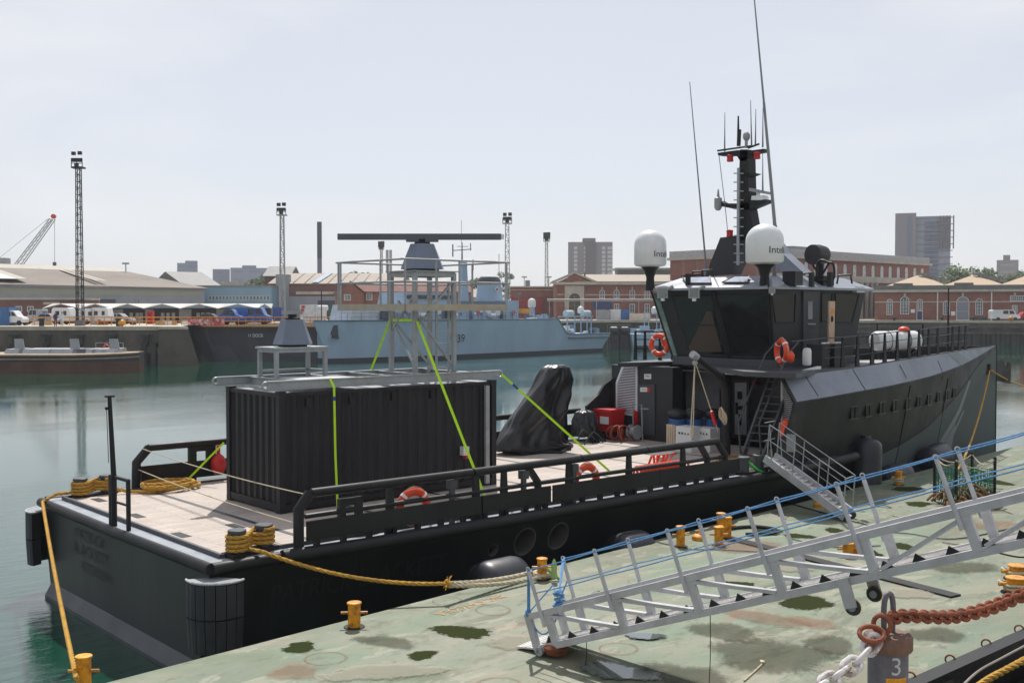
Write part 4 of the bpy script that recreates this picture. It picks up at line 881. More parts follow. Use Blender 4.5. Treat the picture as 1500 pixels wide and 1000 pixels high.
shroud('', (p2.x, p2.y), [(.22, 0, 0, .42, .4, 2.6), (.5, 0, 0, .43, .42, 2.6), (.8, -.02, 0, .36, .36, 2.6), (1.0, -.04, 0, .26, .26, 2.4), (1.06, -.05, 0, .12, .12, 2.2)], 9).build('tarpaulin', tarp, t2)
m = MB(); rnd = random.Random(8)
for k in range(5): a = p2+V((-.4+.15*k, -.5, -.2)); m.tube(smooth_path([a+Z*.3, a+V((.1, -.12, .05)), a+V((.3, -.1, -.22)), a+V((.2, .1, .1))], 4), .03, 5)
m.build('trolley_frame', black, t2)
# stowage by the deckhouse
c = V((15.2, 4.85, 0)); r = thing('red_chest', 'red plastic chest with a white label standing by the port bulwark', 'chest', c+Z*.04)
m = MB(); m.hexa([c+V((-.28, -.36, .3)), c+V((.28, -.36, .3)), c+V((.28, .36, .3)), c+V((-.28, .36, .3))], [c+V((-.34, -.42, .95)), c+V((.34, -.42, .95)), c+V((.34, .42, .95)), c+V((-.34, .42, .95))]); m.build('body', red, r)
m = MB(); m.box(c+V((-.37, -.45, .95)), c+V((.37, .45, 1.05))); m.build('lid', red, r)
m = MB(); m.box(c+V((-.335, -.3, .55)), c+V((-.325, .1, .8))); m.build('paper_label', white, r)
m = MB(); m.box(c+V((-.28, -.36, .04)), c+V((.28, .36, .3))); m.build('stand', black, r)
c = V((14.9, 4.1, .04)); m = MB(); rnd = random.Random(3)
for k in range(9): m.torus(c+V((rnd.uniform(-.15, .15), rnd.uniform(-.2, .2), .28)), .2+.05*rnd.random(), .026, (rnd.uniform(-1, 1), .6, rnd.uniform(-.3, .3)), 16, 6)
tag(m.build('hose_coil', M('orange_hose', L((150, 66, 46)), .6), loc=c), 'tangled heap of red and orange hose beside the red chest', 'hose')
c = V((15.3, 3.8, .04)); r = thing('hose_trolley', 'small grey hose drum trolley with an upright handle by the louvre vent', 'trolley', c)
m = MB(); m.lathe([(.24, -.16), (.24, -.13), (.16, -.12), (.16, .12), (.24, .13), (.24, .16)], c+Z*.3, 18, 0, (0, 1, 0)); m.build('drum', grey, r)
m = MB(); m.tube([c+V((.2, -.2, 0)), c+V((.15, -.2, 1.2)), c+V((.15, .2, 1.2)), c+V((.2, .2, 0))], .025, 6); m.build('handle', gal, r)
c = V((15.72, 4.1, .04)); m = MB(); m.box(c+V((-.04, -.1, .5)), c+V((.0, .1, .95))); m.tube([c+V((-.02, 0, 0)), c+V((-.02, 0, .6))], .03, 6); tag(m.build('red_tool', red, loc=c), 'red handled tool clipped to the black wall under the louvre', 'tool')
for k, (u, w_, s1, s2) in enumerate(((1009, .62, 'DO NOT', 'STACK'), (1036, .6, 'NIPPON', 'PAINT'))):
    c = A(u, 660, z=.04); r = thing('printed_box', ['white printed carton with upright pale slats at its left, behind the rail', 'white printed carton with purple lettering, right beside the other carton'][k], 'carton', c)
    m = MB(); m.box(c+V((-.24, -.3, 0)), c+V((.24, .32, .76-.04*k))); m.build('carton_body', white, r)
    for j, tx in enumerate(('■ ■ ▲ ▲',)):
        text('carton_print', tx, ltblack, r, c+V((-.243, 0, .55-.2*j)), (0, -1, 0), Z, .07, ext=.002, width=.42)
    if k == 0:
        m = MB()
        for j in range(4): m.box(c+V((-.25, .36+.09*j, 0)), c+V((-.2, .42+.09*j, .78)))
        m.build('pale_slat', M('pale_wood', L((186, 172, 150)), .8), r)
blue = M('blue_drum', L((52, 96, 150)), .45); bag = M('black_bag', L((46, 47, 50)), .45, var=.3, bump=.6, bsc=8)
for k, u in enumerate((992, 1017, 1045)):
    c = V((A(u, 650, z=.04).x+.0, A(u, 650, z=.04).y, .04)); r = thing('drum', ['blue drum piled with black bags, left of three', 'blue drum piled with black bags, middle of three', 'blue drum piled with black bags, nearest the davit post'][k], 'drum', c, 'blue drums by the roller door')
    m = MB(); m.lathe([(.28, 0), (.29, .04), (.28, .3), (.295, .32), (.28, .34), (.28, .76), (.29, .8), (.27, .82)], c, 20); m.build('barrel', blue, r)
    m = MB(); m.ball(c+V((.02, .03, .98)), .33, 8, 0, .55); m.build('bag', bag, r)
# orange folding barrier by the rail
a, b = A(962, 672, z=.3), A(1046, 662, z=.3); r = thing('folding_barrier', 'orange folded plastic barrier lying along the deck inside the rail', 'barrier', (a.x, -2.3, .04))
n = 14
for k in range(n):
    x = 8.7+k*.135; m = MB(); m.torus((x, -2.35, .34), .14, .035, (1, .15, 0), 14, 6); m.bar((x, -2.35, .2), (x, -2.3, .04), .03); m.build('hoop', orange, r)
m = MB(); c = V((9.9, -2.0, .04)); rnd = random.Random(2)
for k in range(9): m.bar(c+V((rnd.uniform(-.4, .4), .2, .05)), c+V((rnd.uniform(-.5, .5), -.1, .62)), .06, .02)
m.build('slat_fan', orange, r)
# rope coils
def coil(label, c, R, n, r, mat, seed, sq=1., name='rope_coil', group=None, tail=None):
    rnd = random.Random(seed); c = V(c); pts = []
    for k in range(n*16):
        t = 2*math.pi*k/16; q = R*(.72+.3*math.sin(t*.61+seed)*.6); pts.append(c+V((q*math.cos(t)*sq+.1*math.sin(t*.23), q*math.sin(t)+.08*math.cos(t*.31), r+r*1.5*(k/16)*.55+.02*rnd.random())))
    m = MB(); twist(m, (tail or [])+pts, r); return tag(m.build(name, mat, loc=c), label, 'rope', group)
coil('loose heap of yellow mooring rope on the planks by the port rail', (-.45, 4.55, .035), .55, 4, .045, yrope, 3, 1.5, tail=smooth_path([(-1.9, 5.0, .3), (-1.5, 4.75, .12), (-1.1, 4.45, .08), (-.9, 4.3, .08)], 4))
coil('brown rope heaped at the ship end of the gangway', V((13.0, -1.9, .04)), .42, 6, .04, brownrope, 6, 1.2)
coil('yellow rope end lying behind the starboard bitts', (.2, -2.6, .035), .3, 2, .04, yrope, 5, 1.6)
def wraps(a, b, n, lead, label):
    pts = []; R = .175
    a, b = V((*a, 0)), V((*b, 0)); d = (b-a).normalized(); nn = V((-d.y, d.x, 0))
    for k in range(n):
        z = .13+k*.078
        for c_, sg, dz in ((a, 1, 0), (b, -1, .039)):
            for i in range(15): ph = math.radians(50+260*i/14); pts.append(c_+d*(math.cos(ph)*R*sg)+nn*(math.sin(ph)*R)+Z*(z+dz))
    m = MB(); twist(m, lead+pts, .038); return tag(m.build('mooring_rope', yrope, loc=lead[-1]), label, 'mooring rope', 'yellow mooring ropes of the workboat')
e = V((-3.25, 5.0, .02)); g = BU(112, 14.6, -.6)
wraps(*PB, 4, [g, A(107, 900, z=-.6).lerp(g, .0)][:1]+sag(g, e, .15, 14)[1:]+[V((-2.9, 5.15, .14))], 'yellow mooring rope from the port stern bitts down past the transom to the pontoon')
sp_ = A(655, 854, z=-.55); lead = sag(sp_, V((-2.2, -3.25, .12)), .18, 16)
wraps(*SB, 4, lead, 'yellow mooring rope from the starboard stern bitts towards the pontoon bollard')
m = MB(); bc = pp(794, 846); twist(m, sag(sp_, bc+V((-.15, .12, .12)), .06, 8), .048); twist(m, sag(sp_+V((0, 0, -.04)), bc+V((.05, -.16, .08)), .07, 8), .042); m.torus(bc+Z*.08, .16, .06, Z, 18, 8); tag(m.build('rope_eye', wrope, loc=bc), 'pale thick spliced eye of mooring rope round the yellow bollard', 'mooring rope')
m = MB(); rnd = random.Random(4)
for k in range(14): m.tube([sp_, sp_+V((rnd.uniform(-.15, .15), rnd.uniform(-.1, .1), rnd.uniform(-.16, .16)))], .008, 4)
m.torus(sp_, .05, .03, (1, 0, 0), 12, 6); m.build('frayed_end', yrope, None, sp_); tag(COL.objects[-1], 'frayed whipping where the yellow rope meets the pale eye', 'rope end')
line('yellow bow line from the stem fairlead slanting down to the pontoon', sag(V((33.5, side(33.5, 1.9)-.1, 1.85)), A(1402, 690, z=-.6), .5), .035, yrope, 'mooring rope', 'yellow mooring ropes of the workboat')
line('yellow bow line leading forward over the water from the stem', sag(V((33.5, side(33.5, 1.9)-.1, 1.9)), BV(1560, 555, 60), .6), .035, yrope, 'mooring rope', 'yellow mooring ropes of the workboat')
# tackle on the davit
e = A(1018, 526, y=-1)
for u, v, lb in ((1011, 640, 'left pale fall of rope hanging from the davit tip'), (1015, 640, 'second pale fall of rope hanging from the davit tip'), (1052, 632, 'pale rope slanting from the davit tip to its post')):
    line(lb, [e+V((0, 0, -.05)), A(u, v, y=-1)], .016, wrope, 'rope', 'ropes of the davit')
m = MB(); c = A(1056, 605, y=-1.1)
for k in range(5): m.torus(c+V((.02*k, -.02*k, -.04*k)), .09, .016, (1, -.3, 0), 16, 5, 0, sx=1.8, t=Z)
tag(m.build('rope_hank', wrope, loc=c), 'hank of pale rope hung on the davit post', 'rope')
m = MB(); c = A(1045, 612, y=-1.15); m.bar(c+V((-.1, 0, .2)), c+V((.1, 0, -.2)), .07); tag(m.build('fire_axe', red, loc=c), 'red tool lashed to the davit post', 'tool')
line('bright green cord sagging from the gangway head to the forward bitts', sag(V((12.25, -3.05, .35)), V((13.7, -3.35, .2)), .3), .04, greencord)
# life raft, stretcher board, crates
c = A(1312, 499, y=-.9); r = thing('life_raft', 'white life raft canister on its cradle on the foredeck', 'life raft', c-Z*.4); ax = V((.93, -.36, 0))
m = MB(); m.lathe([(.18, -.95), (.3, -.9), (.34, -.8), (.34, -.05), (.36, -.04), (.36, .04), (.34, .05), (.34, .8), (.3, .9), (.18, .95)], c, 24, 0, ax); m.build('canister', white, r)
m = MB()
for q in (-.55, .5): m.bar(c+ax*q+V((0, -.3, -.3)), c+ax*q+V((0, .1, -.62)), .1); m.bar(c+ax*q+V((0, .3, -.3)), c+ax*q+V((0, -.1, -.62)), .1)
m.bar(c-ax*.7-Z*.5, c+ax*.7-Z*.5, .2, .25); m.build('cradle', black, r)
m = MB(); m.ball(c+ax*.35+Z*.38, .2, 8, 0, .6); m.build('orange_cap', orange, r)
m = MB(); m.torus(c-ax*.4, .35, .012, ax, 24, 5); m.torus(c+ax*.4, .35, .012, ax, 24, 5); m.build('strap_band', black, r)
m = MB(); q = [A(u, v, y=-1.75) for u, v in ((1215, 441), (1223.5, 441), (1222, 505), (1214, 505))]; m.ext(q, (0, .05, 0)); r = thing('stretcher_board', 'tan rescue stretcher board standing upright against the wheelhouse side', 'stretcher', q[3]); m.build('board', M('tan_board', L((190, 164, 140)), .6), r)
m = MB(); q = [A(u, v, y=-1.76) for u, v in ((1217.5, 452), (1221.5, 452), (1221.5, 460), (1217.5, 460))]; m.ext(q, (0, .008, 0)); c = A(1219, 467, y=-1.76); m.torus(c, .08, .02, (0, 1, 0), 14, 5, 1, sx=.5, t=(1, 0, 0)); m.build('marking', [M('amber', L((206, 140, 40)), .5), black], r)
for k, (u, lb) in enumerate(((1199, 'black equipment crate on the upper deck beside the wheelhouse door'), (1217, 'black equipment crate on the upper deck below the stretcher board'))):
    c = V((*A(u, 538, z=2.64).xy, 2.64)); c = A(u, 536, y=-1.9); c.z = 2.64; m = MB(); m.box(c+V((-.2, -.25, 0)), c+V((.2, .25, .62))); m.box(c+V((-.22, -.27, .62)), c+V((.22, .27, .7))); m.box(c+V((-.18, -.28, .72)), c+V((-.06, -.2, .76)), 1); m.box(c+V((.02, -.28, .72)), c+V((.14, -.2, .76)), 1)
    for j in range(4): m.box(c+V((-.22, -.272, .08+.13*j)), c+V((.22, -.25, .12+.13*j)))
    tag(m.build('equipment_crate', [dkd, white], loc=c), lb, 'crate')
m = MB(); c = A(1182, 535, y=-2.2); m.lathe([(.1, 0), (.13, .04), (.13, .42), (.1, .5), (.03, .52)], c, 14); tag(m.build('flare_canister', white, loc=c), 'small white canister on the upper deck edge by the ladder', 'canister')
m = MB(); c = A(1186, 545, y=-2.5); m.bar(c+V((-.45, 0, 0)), c+V((.5, 0, .1)), .12); tag(m.build('tube_light', white, loc=c), 'short white tube lying on the hull edge by the ladder head', 'tube')
m = MB(); c = A(1152, 623, y=-2.9); m.ball(c, .17, 8, 0, 1.1); m.bar(c+V((-.2, 0, -.3)), c+V((-.05, 0, .05)), .12); tag(m.build('orange_bundle', orange, loc=c), 'orange bundle hung below the right louvre vent', 'bundle')
m = MB(); c = A(1105, 561, x=18.4); m.ball(c, .1, 8); tag(m.build('alarm_lamp', red, loc=c), 'red alarm lamp on the dark wall right of the open door', 'lamp')
# ------------------------------------------------------------------ things on the pontoon
# yellow mooring bollards
def bollard(c, h, r, label, bar_dir=V((.8, -.6, 0)), wrapped=False):
    c = V(c); t = thing('bollard', label, 'bollard', c, 'yellow bollards on the pontoon'); c = V((0, 0, 0))+c
    m = MB(); m.lathe([(r, .012), (r, h-.03), (r*1.16, h-.03), (r*1.2, h-.015), (r*1.14, h), (r*.8, h+.008)], c, 20); m.build('post', yellow, t)
    m = MB(); z = h*.58; m.cyl(c+Z*z-bar_dir*r*2.1, c+Z*z+bar_dir*r*2.1, r*.22, 8); m.build('cross_bar', yellow, t)
    m = MB(); m.lathe([(r*1.7, 0), (r*1.65, .014)], c+Z*.001, 20); m.build('base_plate', black, t)
    if wrapped:
        m = MB(); m.torus(c+Z*h*.3, r*1.25, .028, Z, 18, 6); m.torus(c+Z*(h*.3+.05), r*1.3, .028, (.1, .1, 1), 18, 6); m.torus(c+V((.06, .1, h*.3)), r*1.5, .026, (.3, -.3, 1), 18, 6); m.build('rope_turns', wrope, t)
    return t
for u, vb, h, r, lb, wr in [(123, 1012, .5, .1, 'yellow bollard at the near corner of the pontoon by the stern rope', 0), (519, 918, .42, .105, 'yellow bollard standing alone at the pontoon edge below the black hull', 0), (794, 848, .42, .095, 'yellow bollard holding the pale spliced rope eye', 0),
        (997, 800, .46, .095, 'yellow bollard just left of the orange lump and the bollard cluster', 0), (1065, 788, .5, .1, 'tall yellow bollard at the right of the cluster of three', 0), (1053, 798, .42, .1, 'front yellow bollard of the cluster of three', 0), (1056, 775, .4, .1, 'rear yellow bollard of the cluster of three, nearest the hull', 0),
        (1316, 710, .42, .1, 'yellow bollard with pale rope by the forward fenders', 1), (1242, 815, .3, .11, 'short yellow bollard behind the brow truss', 0), (1256, 813, .42, .11, 'taller yellow bollard behind the brow truss', 0),
        (1488, 868, .3, .16, 'yellow bollard with grey rope turns, front one at the right edge', 1), (1491, 848, .28, .16, 'yellow bollard with grey rope turns, rear one at the right edge', 1)]:
    bollard(pp(u, vb), h, r, lb, wrapped=wr)
def lump(u, v, r, label):
    c = pp(u, v); m = MB(); m.lathe([(r, 0), (r*.95, r*.5), (r*.6, r*.8), (r*.2, r*.85)], c, 14); m.torus(c+Z*r*.8, r*.4, r*.15, (1, 0, .2), 14, 6); tag(m.build('deck_eye', yellow, loc=c), label, 'deck fitting')
lump(1024, 790, .17, 'low orange lifting eye left of the bollard cluster'); lump(1200, 742, .16, 'low orange lifting eye under the gangway')
m = MB(); c = pp(1085, 780); m.tube(smooth_path([c+V((-.5, .2, .04)), c+V((.1, .35, .04)), c+V((.7, .1, .04)), c+V((.8, -.4, .04)), c+V((.3, -.6, .04)), c+V((-.2, -.3, .04))], 6), .045, 6); tag(m.build('hose', black, loc=c), 'thick dark hose curled behind the bollard cluster', 'hose')
for i, (pts, lb, mt, r_) in enumerate([([(1260, 778), (1330, 782), (1400, 790), (1500, 770)], 'thin black cable trailing along the pontoon behind the brow', black, .014), ([(1380, 795), (1425, 800), (1450, 790), (1395, 808), (1420, 815)], 'tangle of black cord beside the net cage', black, .012), ([(1130, 730), (1200, 750), (1275, 770), (1330, 775)], 'dark cable lying under the ship gangway', black, .016), ([(1160, 790), (1220, 802), (1290, 800)], 'thin dark line lying right of the bollard cluster', black, .012), ([(900, 778), (1000, 803), (1055, 806), (1160, 812)], 'thin dark line lying in front of the bollard cluster', black, .012)]):
    m = MB(); m.tube(smooth_path([pp(*p)+Z*.02 for p in pts], 6), r_, 5); tag(m.build('cable', mt, loc=pp(*pts[0])), lb, 'cable')
m = MB(); m.tube(smooth_path([pp(1090, 998)+Z*.015, pp(1110, 980)+Z*.015, pp(1120, 970)+Z*.02], 5), .014, 5); m.obox(pp(1116, 972)+Z*.01, (1, 1), .1, .05, .04); tag(m.build('cable', wrope, loc=pp(1110, 980)), 'short pale plugged lead lying on the stained pontoon', 'cable')
# fenders between hull and pontoon
def fender(c, ax, r, l, label):
    c = V(c); m = MB(); h = l/2; m.lathe([(r*.25, -h-.08), (r*.3, -h), (r*.75, -h+.05), (r*.95, -h+.16), (r, -h+.3), (r, h-.3), (r*.95, h-.16), (r*.75, h-.05), (r*.3, h), (r*.25, h+.08)], c, 28, 0, ax)
    tag(m.build('fender', rubberg, loc=c), label, 'fender', 'black rubber fenders between ship and pontoon')
fender((2.65, -4.1, -1.1), (1, .02, 0), .5, 1.25, 'black fender lying at the pontoon edge nearest the thruster tunnels')
fender((6.75, -3.9, -1.1), (1, .02, 0), .46, 1.1, 'black fender lying at the pontoon edge left of the bollard cluster')
c = A(1267, 690, y=-2.75); fender((c.x, -2.78, -.55), (.1, .05, 1), .47, 2.0, 'tall upright black fender beside the foot of the gangway')
c = A(1315, 690, y=-2.45); fender((c.x, -2.4, -1.0), (1, .1, 0), .4, 1.5, 'low black fender partly sunk behind the pontoon edge')
c = A(1367, 680, y=-1.9); fender((c.x, -1.95, -.75), (1, .12, .1), .46, 1.5, 'black fender against the grey green bow')
# gangway from the vessel's deck to the pontoon
f0, h0 = A(1237, 757, z=ZP+.12), A(1120, 671, y=-3.25); wv = V((.62, .12, 0)); up = V((0, 0, .95))
gw = thing('gangway', 'aluminium gangway with thin handrails sloping from the deck to the pontoon', 'gangway', f0)
for o_ in (V((0, 0, 0)), wv):
    m = MB(); m.bar(f0+o_, h0+o_, .06, .2); m.build('side_beam', alu, gw)
m = MB()
for i in range(1, 16): a = f0.lerp(h0, i/16); m.bar(a+wv*.06, a+wv*.94, .05, .03)
m.ext([f0+wv*.06-Z*.06, f0+wv*.94-Z*.06, h0+wv*.94-Z*.06, h0+wv*.06-Z*.06], (0, 0, .02)); m.build('tread', alud, gw)
for o_ in (V((0, 0, 0)), wv):
    m = MB(); tp_ = []
    for t in (.02, .33, .64, .97): a = f0.lerp(h0, t)+o_; b = a+up+V((.0, -.08, 0)); m.tube([a, b], .017, 6); tp_.append(b)
    m.tube([f0.lerp(h0, .9)+o_, tp_[-1]], .015, 6); m.tube(tp_, .014, 6); m.tube([p-Z*.42 for p in tp_], .01, 6); m.build('handrail', gal, gw)
m = MB(); m.tube([f0+up, f0+up+wv], .015, 6); m.tube([h0+up, h0+up+wv], .015, 6); m.tube([h0+up*.5, h0+up*.5+wv], .015, 6); m.build('handrail', gal, gw)
for o_ in (V((.05, 0, -.03)), wv+V((-.05, 0, -.03))):
    m = MB(); m.lathe([(.03, -.03), (.09, -.03), (.09, .03), (.03, .03)], f0+o_, 14, 0, (1, .2, 0)); m.build('wheel', rubber, gw)
c = h0.lerp(f0, .06)+wv*.9+Z*.45; m = MB(); c = A(1152, 661, y=c.y-.1); m.ext([c, c+RT*.25-Z*.02, c+RT*.25+Z*.46, c+Z*.48], FW*.012); m.build('notice_board', grey, gw)
# aluminium brow in the foreground
P0_, P1_ = (.675, 16.3, -.67), (5.84, 12.4, 1.71)
O_ = Bp(*P0_); AX = (Bp(*P1_)-O_).normalized(); NH = V((AX.y, -AX.x, 0)).normalized(); NH = NH if NH.dot(FW) > 0 else -NH
UPB = NH.cross(AX); UPB = UPB if UPB.z > 0 else -UPB
WB = .8
def br(s, w_, h): return O_+AX*s+NH*w_+UPB*h
brow = thing('boarding_brow', 'aluminium truss brow with blue rope handrails resting on the green pontoon', 'brow', Bp(.3, 16.5, ZP))
S0, S1 = -.42, 9.3; PS = [i*1.282 for i in range(8)]; HC = .5
for w_ in (0, WB):
    m = MB(); m.bar(br(S0, w_, 0), br(S1, w_, 0), .07, .1, 0, UPB); m.build('lower_chord', alu, brow)
    m = MB(); m.bar(br(S0+.02, w_, HC), br(S1, w_, HC), .09, .1, 0, UPB); m.build('upper_chord', alu, brow)
    for i, s in enumerate(PS):
        m = MB(); m.bar(br(s, w_, .02), br(s-.0, w_, HC-.03), .08, .11, 0, AX); m.tube([br(s-.08, w_-(.06 if w_ == 0 else -.06), .3), br(s-.08, w_-(.07 if w_ == 0 else -.07), 1.16)], .03, 8); m.torus(br(s-.08, w_-(.07 if w_ == 0 else -.07), 1.19), .03, .01, NH, 10, 5); m.build('stanchion', alu, brow)
        if i < 7:
            m = MB()
            if i < 4: m.bar(br(s+.06, w_, HC-.07), br(s+1.2, w_, .06), .05, .09, 0, NH)
            else: m.bar(br(s+.1, w_, .06), br(s+1.24, w_, HC-.07), .05, .09, 0, NH)
            m.build('diagonal', alu, brow)
m = MB()
for w_ in (0, WB): m.bar(br(S0+.04, w_, .0), br(S0+.04, w_, HC+.05), .08, .1, 0, AX)
m.bar(br(S0+.04, 0, .0), br(S0+.04, WB, 0), .08, .1); m.build('end_frame', alu, brow)
m = MB(); m.ext([br(S0, .06, .02), br(S1, .06, .02), br(S1, WB-.06, .02), br(S0, WB-.06, .02)], UPB*.02); 
for k in range(5): w_ = .14+k*.13; m.bar(br(S0, w_, .05), br(S1, w_, .05), .02, .02, 0, UPB)
m.build('walkway', alud, brow)
for k in range(30):
    s = S0+.3+k*.415
    if s > S1-.1: break
    m = MB(); m.ext([br(s-.03, .04, .04), br(s+.0, .04, .04), br(s-.015, .04, .055)], NH*(WB-.08)); 
    m.ext([br(s-.1, .034, .038), br(s+.1, .034, .038), br(s-.02, .034, .15)], NH*.02, 1); m.build('tread', [alud, black], brow)
e0, e1 = br(S0+.02, .04, -.02), br(S0+.02, WB-.04, -.02); tipd = -AX.copy(); tipd.z = 0; tipd.normalize()
q0, q1 = e0+tipd*.42, e1+tipd*.42; q0.z = q1.z = ZP+.02
m = MB(); m.ext([e0, e1, q1, q0], (0, 0, .025))
for k in range(6): t = (k+.5)/6; m.bar(e0.lerp(q0, t)+Z*.028, e1.lerp(q1, t)+Z*.028, .012, .012)
m.build('ramp_flap', alud, brow)
for w_ in (-.02, WB+.02):
    a = br(S0+.06, w_, -.02); b = V((a.x, a.y, ZP+.07))+AX*.05; m = MB(); m.bar(a, b, .1, .06, 0, AX); m.cyl(b-NH*.05, b+NH*.05, .07, 14); m.build('foot', gal, brow)
m = MB(); a = br(S0+.3, .1, -.08); m.lathe([(.02, -.04), (.16, .0), (.2, .1), (.15, .16)], V((a.x, a.y, ZP+.06)), 10); m.build('foot_pad', rust, brow)
for w_, off in ((-.06, 0), (WB+.06, .0)):
    a = br(4.72, w_, 0); b = a+V((0, 0, -.34))+AX*.1; m = MB(); m.bar(a+UPB*.05, b, .05, .15, 0, AX); m.build('wheel_bracket', alu, brow)
    m = MB(); cc = b+NH*(.06 if w_ < 0 else -.06); m.lathe([(.03, -.03), (.095, -.03), (.1, -.02), (.1, .02), (.095, .03), (.03, .03)], cc, 20, 0, NH); m.torus(cc, .095, .014, NH, 20, 6, 1); m.lathe([(.05, -.045), (.05, .045)], cc, 14, 2, NH); m.build('wheel', [rubber, M('tan_tyre', L((150, 96, 60)), .8), gal], brow)
# blue ropes threaded along the stanchions
k = 0
for h, nm in ((1.18, 'top'), (.82, 'middle')):
    for w_, sd in ((-.07, 'near'), (WB+.07, 'far')):
        m = MB(); pts = []
        for i in range(8):
            a = br(PS[i]-.08, w_, h); pts.append(a)
            if i < 7: b = br(PS[i+1]-.08, w_, h); pts += sag(a, b, .012, 4)[1:-1]
        m.tube(pts, .0095, 6); tag(m.build('handrail_rope', brope, loc=pts[0]), f'{nm} blue handrail rope on the {sd} side of the aluminium brow', 'rope', 'blue handrail ropes of the brow')
m = MB(); a = br(-.1, -.1, .8); rnd = random.Random(1)
a = br(-.08, .3, .62); a = BU(819, 16.4, VZ(880, 16.4))
for q in range(7): m.torus(a+Z*(.14-.045*q)+V((rnd.uniform(-.02, .02), rnd.uniform(-.02, .02), 0)), .055+.02*rnd.random(), .018, (.3*rnd.uniform(-1, 1), .3, 1), 14, 6)
e = br(S0+.06, 0, HC+.05); f_ = br(PS[0]-.08, WB+.07, 1.18); g_ = br(PS[0]-.08, -.07, 1.18)
m.tube([f_, a+Z*.15], .018, 6); m.tube([f_+Z*.02+AX*.03, a+Z*.14], .016, 6); m.tube([g_, e+V((-.01, 0, .02))], .018, 6); m.tube([g_+AX*.02, e+V((.02, 0, 0))], .016, 6); m.tube(sag(e, a-Z*.15, .34, 14), .014, 6); m.tube([e, br(-.0, WB*.4, .85), a], .012, 6); m.tube([a, br(PS[0]-.08, WB, .82)], .012, 6); m.torus(e, .05, .022, AX, 12, 6)
tag(m.build('knotted_rope', brope, loc=a), 'bright blue knotted rope bundle lashed at the foot of the brow', 'rope')
m = MB(); p = bc+V((-.05, -.2, .02)); m.lathe([(.02, -.16), (.07, -.12), (.05, .0), (.06, .1), (.03, .2), (.01, .24)], p+V((-.02, -.22, .2)), 8); m.tube(smooth_path([p+V((0, 0, .2)), p+V((.1, -.1, .1)), p+V((.12, -.25, .02))], 4), .04, 6); tag(m.build('green_rag', M('pale_green_cloth', L((150, 178, 110)), .9), loc=p), 'pale green mossy cloth hanging by the spliced rope eye', 'cloth')
for u, s_, lb in ((872, .55, 'thin dark cord hanging under the brow near its foot'), (1045, 2.7, 'thin dark cord hanging under the middle of the brow')):
    a = br(s_, 0, -.05); b = V((a.x, a.y, ZP+.01)); m = MB(); m.tube(smooth_path([a, a.lerp(b, .5)+V((.02, .01, 0)), b, b+V((.12, -.08, .01)), b+V((.3, -.22, .01))], 5), .006, 5); tag(m.build('cord', black, loc=a), lb, 'cord')
m = MB(); a = br(6.9, 0, -.04); m.tube(smooth_path([a+AX*-.3, a+V((0, 0, -.12)), a+AX*.25+Z*-.1, a+AX*.3], 6), .01, 5); tag(m.build('cord', black, loc=a), 'black cord loop drooping from the brow lower chord', 'cord')
# net cage with old rope
c = pp(1412, 738); nc = thing('net_cage', 'green netting cage with black corner posts standing on the pontoon', 'net cage', c)
R_ = .78; hh = 1.35; net = M('green_net', L((30, 120, 100)), .8); q4 = [c+V((math.cos(t)*R_, math.sin(t)*R_, 0)) for t in [.2+math.pi/2*i for i in range(4)]]
for p in q4:
    m = MB(); m.bar(p, p+Z*hh*(1 if p.x > c.x else .92), .06); m.build('corner_post', black, nc)
m = MB(); rnd = random.Random(2)
for a, b in zip(q4, q4[1:]+q4[:1]):
    n = 12
    for i in range(n+1): t = i/n; p = a.lerp(b, t); m.tube([p+Z*.05, p+(c-p)*.06*math.sin(t*math.pi)+Z*.6, p+(c-p)*.1*math.sin(t*math.pi)+Z*(hh*(.82-.14*math.sin(t*math.pi)))], .0105, 4)
    for j in range(1, 10): z = .05+hh*.078*j; m.tube([a+Z*z, a.lerp(b, .5)+(c-a.lerp(b, .5))*.08*z+Z*(z-.03), b+Z*z], .0105, 4)
for j in range(60): p = c+V((rnd.uniform(.1, .6), rnd.uniform(-.6, .5), rnd.uniform(.2, .9))); m.tube([p, p+V((rnd.uniform(-.3, .3), rnd.uniform(-.3, .3), rnd.uniform(-.3, .3)))], .012, 4)
m.build('netting', net, nc)
m = MB()
for a, b in zip(q4, q4[1:]+q4[:1]): m.tube(sag(a+Z*hh*.95, b+Z*hh*.95, .22, 8), .018, 5)
m.build('top_cord', wrope, nc)
m = MB(); rnd = random.Random(9); cc = c+V((-.2, -.2, 0))
for j in range(90): a_ = rnd.uniform(0, 6.28); r_ = rnd.uniform(.1, .72); p = cc+V((math.cos(a_)*r_, math.sin(a_)*r_, .06+.62*(1-r_/.8)*rnd.random())); a2 = a_+rnd.uniform(.8, 2); m.tube(smooth_path([p, p+V((math.cos(a2)*.2, math.sin(a2)*.2, .12)), p+V((math.cos(a2)*.42, math.sin(a2)*.42, -.04))], 4), .035, 5)
tag(m.build('rope_heap', brownrope, loc=cc), 'heap of matted brown rope inside the green net cage', 'rope')
m = MB(); m.ball(c+V((.2, .1, .95)), .1, 6); tag(m.build('net_float', yellow, loc=c), 'small orange float hanging in the net cage', 'float')
